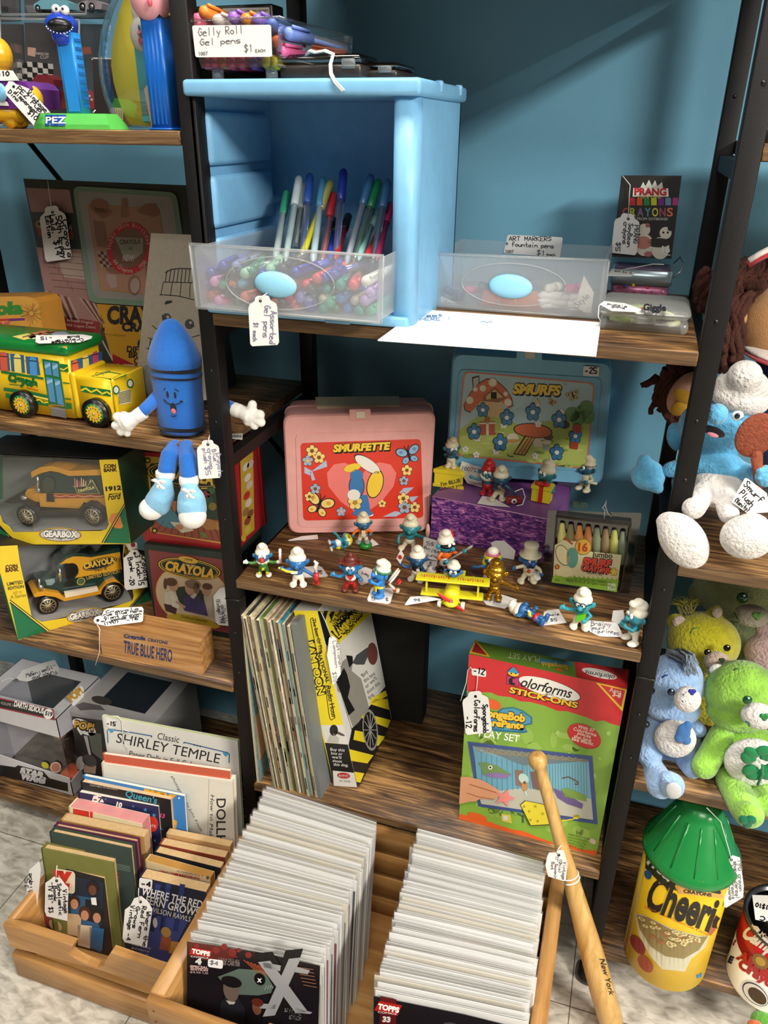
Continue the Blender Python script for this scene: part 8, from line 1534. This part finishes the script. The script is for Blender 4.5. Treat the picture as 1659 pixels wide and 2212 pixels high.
# ================================================================ right bay: plush toys, doll, cans
def pl(z,sc,t,nm,E=(),T=(),m=None,vox=.0028,sm=6,fuse=True):
    """Soft part from ellipsoids (x, y, Y, rx, ry, depth) and limbs (x0, y0, Y0, r0, x1, y1, Y1, r1), sizes in zoomed photo pixels at that depth."""
    mb=MB()
    for e in E:
        x,y,Y,rx,ry=e[:5];c=at(*z(x,y)[0],Y=Y);k=mpp(c)/sc;mb.ell(c,(rx*k,(e[5]if len(e)>5 else min(rx,ry))*k,ry*k),m,rot=(0,R(e[6]),0)if len(e)>6 else None,n=20,k=14)
    for x0,y0,Y0,r0,x1,y1,Y1,r1 in T:
        a,b=at(*z(x0,y0)[0],Y=Y0),at(*z(x1,y1)[0],Y=Y1);k=mpp(a)/sc;mb.tube([a,b],[r0*k,r1*k],m,14);mb.ell(a,r0*k,m);mb.ell(b,r1*k,m)
    o=mb.build(nm,t)
    if fuse and len(E)+len(T)>1:soft(o,vox,sm)
    return o
zA_=ZF(1340,540,3.16);A=3.16
def yarn(t,strands,r,m,nm='yarn_hair'):
    mb=MB()
    for p in strands:
        ph=random.uniform(0,6);n=max(4,int((V(p[-1])-V(p[0])).length/.006));q=[]
        for i in range(n+1):
            u=i/n*(len(p)-1);k=min(int(u),len(p)-2);v=V(p[k]).lerp(V(p[k+1]),u-k);q.append(v+V((.0022*math.sin(i*1.3+ph),.0018*math.cos(i*1.1+ph),0)))
        mb.tube(q,r,m,6)
    mb.build(nm,t)
YARN=M('#4a2216',.9,noise=.2,nscale=300,bump=.8,bscale=700);SKN=CL('#b98a5a');random.seed(9)
dl=thing('yarn_doll','tan cloth-faced doll with long curly brown yarn hair and blue collar on the right board','doll',(.70,.13,R2))
pl(zA_,A,dl,'head',[(1040,500,.14,250,240,200)],m=SKN);pl(zA_,A,dl,'ear',[(828,470,.11,35,55,30)],m=SKN);pl(zA_,A,dl,'body',[(1070,900,.16,200,200,150)],[(1070,950,.16,175,1085,1270,.15,235)],CL('#1f3560'));pl(zA_,A,dl,'hair_cap',[(1045,440,.165,262,240,200)],m=YARN);pl(zA_,A,dl,'collar',[(1050,720,.125,210,36,210,12)],m=CL('#d8d0c8'));pl(zA_,A,dl,'collar_trim',[(1050,752,.12,220,22,215,12)],m=CL('#a82a30'))
S_=[]
for i in range(46):
    x=random.uniform(690,840);y=700+random.uniform(0,150);S_.append([at(*zA_(x+120+random.uniform(-40,60),190+random.uniform(-50,40))[0],Y=.12),at(*zA_(x+10,420)[0],Y=random.uniform(.075,.13)),at(*zA_(x,y)[0],Y=random.uniform(.07,.13))])
for i in range(52):
    x=random.uniform(800,1060);S_.append([at(*zA_(x,90+random.uniform(-40,60))[0],Y=.13),at(*zA_(x-60,180)[0],Y=.09),at(*zA_(x-100,260+(x<900)*120)[0],Y=.10)])
for i in range(40):x=random.uniform(520,660);y=random.uniform(120,230);S_.append([at(*zA_(x+40,y)[0],Y=.14),at(*zA_(x,y+110)[0],Y=.15),at(*zA_(x+random.uniform(-10,50),y+220)[0],Y=.15)])
yarn(dl,S_,.0034,YARN)
mb=MB();P=[at(*zA_(*p)[0],Y=.085)for p in((870,100),(940,55),(1030,10))];mb.tube(P,.004,CL('#b03038'),8);mb.tube([p+V((0,-.002,.004))for p in P],.003,CL('#e0d8d0'),8);mb.build('headband',dl)
d2_=thing('yarn_doll','second brown-haired doll lying behind the black post with a yellow petal collar','doll',(.60,.16,R2))
pl(zA_,A,d2_,'head',[(450,980,.17,105,165,100,25)],m=CL('#d8a88c'))
for e in((430,1000,.15,75,45,30,30),(400,1080,.15,60,50,30,-50),(620,950,.15,50,45,30,60)):pl(zA_,A,d2_,'petal',[e],m=CL('#c99a2c'))
S_=[]
for i in range(50):x=random.uniform(250,480);S_.append([at(*zA_(x+60,770+random.uniform(0,90))[0],Y=.19),at(*zA_(x,960)[0],Y=.2),at(*zA_(x+random.uniform(-40,40),1080+random.uniform(-40,120))[0],Y=.2)])
for i in range(4):S_.append([at(*zA_(260,860+i*10)[0],Y=.2),at(*zA_(200,890+i*6)[0],Y=.2),at(*zA_(150+i*12,925)[0],Y=.2)])
yarn(d2_,S_,.0034,YARN)
PB=FUR('#5fb0dc');PW_=FUR('#e2dcd6');BRM=M('#8a4228',.8,noise=.2,nscale=200,bump=.5)
sp=thing('plush_doll','blue plush doll in white cap and trousers, big feet over the board edge','plush toy',(.61,.05,R2))
pl(zA_,A,sp,'body',[(675,1200,.075,268,188,170),(660,1120,.015,78,76,76),(375,1275,.085,62,108,40,-15),(680,1500,.06,165,140,120)],[(560,1450,.06,70,340,1500,.06,58),(820,1500,.06,60,960,1540,.03,60)],PB)
pl(zA_,A,sp,'hand',[(190,1540,.06,118,112,80),(165,1440,.06,50,50,40)],[(215,1600,.05,52,260,1630,.05,40)],PB);pl(zA_,A,sp,'hand',[(985,1545,.02,72,85,60),(950,1510,.012,30,30,26),(945,1560,.012,30,28,26)],(),PB)
pl(zA_,A,sp,'cap',[(810,1010,.075,205,105,165,10),(830,930,.075,180,130,140),(850,860,.06,118,112,100)],(),PW_,sm=8)
pl(zA_,A,sp,'trousers',[(660,1625,.05,178,140,125)],[(560,1660,.03,85,500,1760,.0,80),(720,1700,.03,80,740,1800,.0,70)],PW_)
pl(zA_,A,sp,'foot',[(430,1985,-.025,150,225,120,-38),(360,1880,-.02,120,90,90,20)],(),PW_);pl(zA_,A,sp,'foot',[(865,1960,-.03,178,160,130,-10),(900,1890,-.02,120,100,90)],(),PW_)
for x,y,r in((592,1080,24),(800,1132,40)):
    pl(zA_,A,sp,'eye',[(x,y,.033-(.012 if x<700 else .004),r,r*.9,10)],m=PL('#e9eef0',.25));pl(zA_,A,sp,'pupil',[(x-2,y+2,.028-(.012 if x<700 else .004),r*.45,r*.55,10)],m=PL('#15202c',.2))
pl(zA_,A,sp,'mouth',[(640,1240,.022,78,34,16,18)],m=CL('#141016'));pl(zA_,A,sp,'tongue',[(630,1262,.0185,40,15,10,12)],m=CL('#d88a9a'))
hm=thing('toy_mirror','brown felt hand mirror held up beside the blue plush face','mirror',at(*zA_(930,1400)[0],Y=.02));pl(zA_,A,hm,'disc',[(925,1265,.022,125,165,22,15)],m=BRM);pl(zA_,A,hm,'handle',(),[(930,1400,.022,40,945,1640,.018,24)],m=BRM)
f=Face(at(*zA_(900,1650)[0],Y=.0),(.1,-1,.15))
hangtag('white tag with black writing at the side of the blue plush doll',zA_(850,1558,870,1560,1000,1660,1030,1790,870,1800,765,1722,770,1700),f,(),[('Smurf',*zA_(838,1605,955,1730),15),('Plush',*zA_(810,1665,890,1755),14),('(Vanity)',*zA_(775,1715,870,1790),11)],None,INK,wpx=2.2)
zB_=ZF(1340,1160,3.351);Bs=3.351;GRNF,YLF,PKF,BLF,LGF,WF=FUR('#a4b080'),FUR('#b4ac1c'),FUR('#c8aaa6'),FUR('#9cbde6'),FUR('#86c83c'),FUR('#e0dad6')
def eyes_(t,pts,col):
    for x,y,Y,r in pts:pl(zB_,Bs,t,'eye',[(x,y,Y,r,r*1.1,r*.6)],m=PL(col,.12));pl(zB_,Bs,t,'eye_glint',[(x+r*.3,y-r*.4,Y-.004,r*.22,r*.22,r*.22)],m=PL('#f4f4f4',.2))
def brow(t,pts,Y,m):mb=MB();mb.tube([at(*zB_(*p)[0],Y=Y)for p in pts],.0012,m,6);mb.build('brow',t)
def heart(t,nm,x,y,Y,r,m):pl(zB_,Bs,t,nm,[(x-r*.42,y-r*.2,Y,r*.6,r*.6,r*.4),(x+r*.42,y-r*.2,Y,r*.6,r*.6,r*.4),(x,y+r*.25,Y,r*.55,r*.7,r*.4)],m=m,vox=.0008,sm=2)
b1=thing('teddy_bear','large pale green teddy bear in the shade at the back of the bear board','teddy bear',(.70,.24,R3))
pl(zB_,Bs,b1,'body',[(860,340,.24,310,300,230),(900,800,.26,320,320,200),(590,390,.25,90,110,60,20)],(),GRNF);pl(zB_,Bs,b1,'muzzle',[(950,570,.165,120,85,80)],m=FUR('#b4a894'));eyes_(b1,((885,440,.165,40),),'#0e4a26');heart(b1,'nose',990,572,.133,38,PL('#5a8a3c',.3));brow(b1,((835,215),(865,195),(905,205)),.165,CL('#2a5a2c'));brow(b1,((825,548),(845,590),(862,612)),.155,CL('#3a5a30'))
b2=thing('teddy_bear','olive-yellow teddy bear with tufted head behind the blue bear','teddy bear',(.63,.16,R3))
pl(zB_,Bs,b2,'body',[(600,760,.16,255,235,190),(640,1250,.17,230,330,150),(405,615,.17,72,75,40),(690,545,.17,55,60,40)],(),YLF);pl(zB_,Bs,b2,'inner_ear',[(425,615,.155,46,52,20)],m=FUR('#c9b4a4'));pl(zB_,Bs,b2,'inner_ear',[(700,548,.155,34,42,20)],m=FUR('#c9b4a4'));pl(zB_,Bs,b2,'muzzle',[(700,905,.10,92,80,70)],m=FUR('#c4ac98'));eyes_(b2,((632,835,.104,25),(772,803,.112,25)),'#17100c');heart(b2,'nose',735,893,.075,24,PL('#1f3a1c',.3));brow(b2,((508,700),(518,668),(562,655)),.105,CL('#5a7a1c'))
mb=MB();
for i in range(60):a=at(*zB_(480+random.uniform(-50,50),540+random.uniform(-20,20))[0],Y=.16);b=at(*zB_(470+random.uniform(-110,110),440+random.uniform(-20,50))[0],Y=.16+random.uniform(-.02,.02));mb.tube([a,a.lerp(b,.6)+V((0,0,.004)),b],[.0007,.0005,.0002],YLF,4)
mb.build('hair_tuft',b2)
b3=thing('teddy_bear','pale pink teddy bear half seen beside the olive-yellow bear','teddy bear',(.72,.17,R3));pl(zB_,Bs,b3,'body',[(1085,840,.17,180,160,130),(1035,665,.18,62,55,35),(1100,1150,.18,170,250,120)],(),PKF)
b4=thing('teddy_bear','light blue teddy bear with cloud badge and silver soles by the black post','teddy bear',(.60,.06,R3))
pl(zB_,Bs,b4,'body',[(385,1070,.075,215,255,170),(370,1230,.06,205,120,140),(385,1480,.075,190,200,140),(545,1060,.09,45,80,40)],[(260,1360,.06,85,205,1560,.04,100),(500,1340,.07,60,570,1400,.06,55),(210,1640,.05,85,290,1790,.005,100),(470,1600,.05,80,520,1680,.03,70)],BLF)
pl(zB_,Bs,b4,'paw',[(375,1800,-.012,92,118,60,-8),(350,1740,-.012,70,50,50)],(),BLF);pl(zB_,Bs,b4,'sole',[(385,1835,-.028,55,75,18,-10)],m=CL('#c6c8c8'))
pl(zB_,Bs,b4,'muzzle',[(485,1175,.022,95,105,75)],m=WF);pl(zB_,Bs,b4,'belly',[(395,1460,.028,145,168,60)],m=WF);eyes_(b4,((368,1122,.0225,27),),'#16283a');heart(b4,'nose',520,1122,-.002,30,PL('#1f2f9a',.25));brow(b4,((300,1018),(325,1002),(345,1000)),.021,CL('#2f3f9a'))
pl(zB_,Bs,b4,'cloud_badge',[(455,1420,.012,50,92,26),(428,1450,.012,36,45,28),(486,1370,.013,32,45,28),(476,1470,.013,36,40,28)],(),CL('#3a6fae'),vox=.0012,sm=2)
for x,y in((455,1142),(450,1190)):pl(zB_,Bs,b4,'freckle',[(x,y,.0005,6,7,4)],m=CL('#2a2c40'))
mb=MB()
for i in range(70):a=at(*zB_(400+random.uniform(-70,60),820+random.uniform(-10,30))[0],Y=.07);b=at(*zB_(510+random.uniform(-60,60),930+random.uniform(-40,90))[0],Y=.045+random.uniform(-.02,.02));mb.tube([a,a.lerp(b,.5)+V((.004,-.006,.008)),b],[.0014,.0012,.0004],FUR('#8a9cb0'),4)
mb.build('hair_tuft',b4)
b5=thing('teddy_bear','bright lime green teddy bear with a four-leaf clover belly at the board front','teddy bear',(.69,.05,R3))
LIME=M('#93c84a',.9,noise=.38,nscale=45,bump=.9,bscale=260,sheen=.5,spec=.15)
pl(zB_,Bs,b5,'body',[(875,1130,.07,255,260,190),(840,1280,.06,210,120,150),(920,1580,.07,235,260,160),(700,970,.09,62,70,35)],[(730,1440,.05,90,610,1660,.02,92),(790,1760,.03,100,900,1960,-.012,105),(1040,1800,.03,90,1060,1930,.0,90)],LIME)
pl(zB_,Bs,b5,'inner_ear',[(700,965,.075,55,55,22)],m=WF);pl(zB_,Bs,b5,'paw',[(930,2010,-.028,105,112,70,-20)],m=LIME);pl(zB_,Bs,b5,'muzzle',[(1000,1295,.015,120,100,85)],m=WF);pl(zB_,Bs,b5,'belly',[(960,1630,.02,195,212,70)],m=FUR('#f0eae6'));eyes_(b5,((920,1180,.013,33),),'#124a2a');heart(b5,'nose',1043,1303,-.013,36,PL('#1f7a3a',.25));brow(b5,((820,965),(835,955),(858,952)),.018,CL('#3a6a1c'));brow(b5,((905,1335),(930,1345),(935,1370)),-.008,CL('#1f5a3a'))
CLV=CL('#157a44')
for x,y,a in((940,1585,-50),(1050,1570,40),(955,1700,230),(1065,1695,140)):
    ca,sa=math.cos(R(a)),math.sin(R(a));pl(zB_,Bs,b5,'clover_leaf',[(x+k*27*ca+8*sa,y+k*27*sa-8*ca,-.008,42,58,24,a-k*18)for k in(-1,1)]+[(x-25*sa,y+25*ca,-.008,22,30,22,a)],(),CLV,vox=.0011,sm=2)
mb=MB();mb.tube([at(*zB_(*p)[0],Y=-.0125)for p in((1030,1650),(1028,1720),(995,1795))],.0018,CLV,8);mb.build('clover_stem',b5);heart(b5,'sole_heart',920,2060,-.048,62,CL('#0f6a48'))
# cans
class CylFace(Face):
    def __init__(s,c,r):s.c=V(c);s.r=r;s.mb=None;s.miss=False
    def addf(s,q,fs,m,layer):
        P=[];ok=[]
        for a in q:s.miss=False;P.append(s.p(a,s.e(layer)));ok.append(not s.miss)
        s.mb.add(P,[f for f in fs if all(ok[i]for i in f)],m)
    def p(s,q,off=0):
        d=ray(*q);o=CAM-s.c;rr_=s.r+off;a=d.x**2+d.y**2;b=2*(o.x*d.x+o.y*d.y);c=o.x**2+o.y**2-rr_**2;D=b*b-4*a*c;s.miss=s.miss or D<=0;D=max(D,0);return CAM+d*((-b-math.sqrt(D))/(2*a))
    def poly(s,pts,m,layer=1):
        xs=[p[0]for p in pts];lo,hi=min(xs),max(xs);n=max(1,int((hi-lo)/9))
        for i in range(n):
            a,b=lo+(hi-lo)*i/n,lo+(hi-lo)*(i+1)/n;P=list(pts)
            for lim,sg in((a,1),(b,-1)):
                Q=[]
                for k in range(len(P)):
                    u,v=P[k-1],P[k];iu,iv=(u[0]-lim)*sg>=-1e-9,(v[0]-lim)*sg>=-1e-9
                    if iu!=iv:t=(lim-u[0])/(v[0]-u[0]);Q.append((lim,u[1]+(v[1]-u[1])*t))
                    if iv:Q.append(v)
                P=Q
                if len(P)<3:break
            if len(P)>=3:
                s.miss=False;Q=[s.p(q,s.e(layer))for q in P]
                if not s.miss:s.mb.add(Q,[tuple(range(len(P)))],m)
        return s
zC_=ZF(1200,1720,3.614)
def can(c,r,h,t,nm,parts,n=48):mb=MB();[mb.lathe(pf,m,n,Matrix.Translation((c.x,c.y,0)))for pf,m in parts];return mb
c=at(1434,2060,z=R4);r=.0575;hb=R4+.214
cc=thing('cereal_canister','yellow cereal canister with green crayon-tip lid on the lowest right board','canister',V((c.x,c.y,R4)))
YC=PA('#dcb61e',.35);f=CylFace(c,r);mb=can(c,r,0,cc,'',[([(r-.002,R4),(r,R4+.002),(r,hb),(r-.002,hb+.001)],YC)]);f.mb=mb
f.poly(zC_(525,1180,700,400,730,430,560,1220),PA('#cfc8bc'),1);f.poly(zC_(705,460,740,500,900,630,950,740,830,690,700,560),PA('#22301c'),2);f.text('Free!',*zC_(712,515,885,668),WHT,3,bold=.06,h=17);f.poly(zC_(940,640,1330,690,1330,800,960,760),PA('#e0a45a'),2);f.text('Crayola',*zC_(970,705,1290,760),PA('#1c2c1c'),3,bold=.07,h=15);f.text('CRAYONS',*zC_(998,752,1218,785),PA('#2c2c1c'),3,bold=.04,h=7)
f.text('Cheerios',*zC_(685,860,1380,1120),PA('#1c1814'),3,bold=.035,h=72);f.text('Whole Grain Toasted Oat Cereal',*zC_(690,870,1190,1090),PA('#d8742c'),2,h=6);f.ell(zC_(722,612)[0],(8,2),(0,-10),PA('#2a5a8a'),2)
f.poly(zC_(1170,1050,1210,980,1330,780,1330,900,1290,1000,1210,1090),PA('#b0603a'),2)
BW=PA('#c9c4a8',.35);f.poly(zC_(625,915,700,930,900,1030,1120,1090,1200,1090,1170,1180,1060,1270,1010,1370,830,1350,740,1250,650,1080),BW,3)
f.poly(zC_(632,925,720,945,900,1040,1120,1100,1190,1095,1120,1200,1000,1270,860,1250,740,1170,660,1040),PA('#8a7a4a',.35),4)
random.seed(2)
for i in range(48):
    u=random.random();v=random.random();x=650+480*u;y=945+170*u+(40+150*math.sin(math.pi*min(1,u+.1)))*v*.75;cx_=zC_(x,y)[0];f.ell(cx_,(6.5,2),(-.5,-3.8),PA('#d8c890' if i%3 else '#a8683a',.35),5+i%3,10);f.ell(cx_,(2.4,.7),(0,-1.3),PA('#8a7a4a',.35),8,8)
f.ell(zC_(640,1160)[0],(16,8),(-4,-20),PA('#8a2c2c',.4),3);f.ell(zC_(700,1310)[0],(16,5),(-4,-18),PA('#a04a34',.4),4);f.poly(zC_(590,1080,620,1100,600,1110),PA('#3a5a1c'),3);f.poly(zC_(1100,1400,1185,1355,1185,1385,1105,1425),PA('#3a7ab0'),2)
mb.build('canister_body',cc)
GLD=PL('#1d7a3a',.22);mb=can(c,r,0,cc,'',[([(r+.003,hb-.003),(r+.005,hb),(r+.005,hb+.008),(r+.001,hb+.012),(r*.5,hb+.078),(r*.46,hb+.08),(r*.42,hb+.093),(.0,hb+.0935)],GLD)])
for i in range(12):a=i*math.pi/6;e=V((math.cos(a),math.sin(a),0));mb.tube([c+e*(r*.98)+V((0,0,hb+.014-c.z)),c+e*(r*.53)+V((0,0,hb+.075-c.z))],.0016,GLD,6)
mb.build('lid',cc)
f=Face(c+V((.0,-r-.004,0)),(.2,-1,.1))
hangtag('white tag with writing hanging from the green crayon-tip lid',[q for q in zC_(1290,600,1350,500,1380,462,1440,480,1470,700,1465,790,1330,872,1318,860)],f,[[f.p(v,.001)for v in zC_(1372,500,1360,440,1290,200,1180,90)]],[('1993 crayon',*zC_(1420,500,1435,740),9),('shaped cereal',*zC_(1390,510,1408,800),9),('box w/ crayola',*zC_(1362,540,1378,800),9),('crayons',*zC_(1342,640,1355,810),8),('$10',*zC_(1320,555,1325,625),8)],zC_(1372,497)[0],G,wpx=1.7)
r=.055;c=at(1652,2112,z=R4);c=V((c.x+.004,c.y,R4));ht=R4+.122
sc_=thing('soup_can','red and white soup-style crayon can with dark lid at the end of the lowest board','can',V((c.x,c.y,R4)))
f=CylFace(c,r);SR=PA('#b8181f',.3);mb=can(c,r,0,sc_,'',[([(r+.001,R4),(r+.001,R4+.003),(r,R4+.004),(r,R4+.066)],PA('#e2dccb',.35)),([(r,R4+.066),(r,ht-.005)],SR)]);f.mb=mb
f.text("M'm! M'm! Good!",*zC_(1520,1020,1760,1200),PA('#e0c8b4'),2,h=8,bold=.02);f.text('Campbell',*zC_(1450,1090,1860,1340),WHT,3,bold=.04,shear=.35,h=34);f.text('Alphabet',*zC_(1405,1260,1800,1500),SR,2,bold=.06,h=20);f.text('Crayons',*zC_(1415,1325,1780,1560),SR,2,bold=.06,h=20);f.text('B',*zC_(1362,1160,1385,1175),SR,2,bold=.08,h=16);f.text('E',*zC_(1342,1290,1375,1305),PA('#22304a'),2,bold=.08,h=14)
f.ell(zC_(1600,1290)[0],(18,4),(-2,-17),PA('#8a6a2c',.35),4);f.ell(zC_(1600,1290)[0],(11,3),(-1,-10),PA('#c9a23c',.35),5);f.ell(zC_(1560,1540)[0],(32,12),(-4,-28),WHT,3);f.ell(zC_(1560,1545)[0],(28,11),(-4,-24),PA('#2c3a5a'),4);f.ell(zC_(1562,1548)[0],(26,10),(-4,-22),WHT,5);f.ell(zC_(1575,1560)[0],(20,8),(-3,-17),PA('#4a3418'),6)
mb.build('can_body',sc_)
mb=can(c,r,0,sc_,'',[([(r-.001,ht-.002),(r+.0018,ht),(r+.0018,ht+.004),(r-.003,ht+.0045),(r-.0035,ht-.001),(0,ht-.001)],M('#5a5c5e',.2,.8))]);mb.lathe([(r-.005,ht-.0008),(0,ht-.0006)],BLKS,40,Matrix.Translation((c.x,c.y,0)));mb.build('lid',sc_)
fz=Face((0,0,ht),(0,0,1));fz.mb=MB();fz.slab(zC_(1535,770,1700,775,1700,990,1560,962),.0004,CARD);fz.hand('01$10',*zC_(1690,860,1568,830),INK,1,2.6,9);fz.hand('TC',*zC_(1690,950,1600,935),INK,1,2.6,9);fz.mb.build('price_sticker',sc_)
pt=thing('plush_ball','green and orange plush toy on the floor at the lower right corner','plush toy',at(1655,2212,z=.03));pl(zC_,3.614,pt,'body',[(1640,1760,-.03,110,70,80)],m=FUR('#5a9a34'));pl(zC_,3.614,pt,'snout',[(1560,1790,-.06,60,40,40)],m=FUR('#c8642c'))
ob=thing('ornament','small orange-brown ornament on the high right board, cut by the frame edge','ornament',at(1662,300,Y=.05));mb=MB();q=at(1664,236,Y=.05);mb.ell(q,(.013,.012,.014),PL('#c87838',.3));mb.build('globe',ob);mb=MB();mb.tube([V((q.x,q.y,R1)),V((q.x,q.y,q.z-.008))],[.012,.009],PL('#1c2220',.35),16);mb.build('stand',ob)
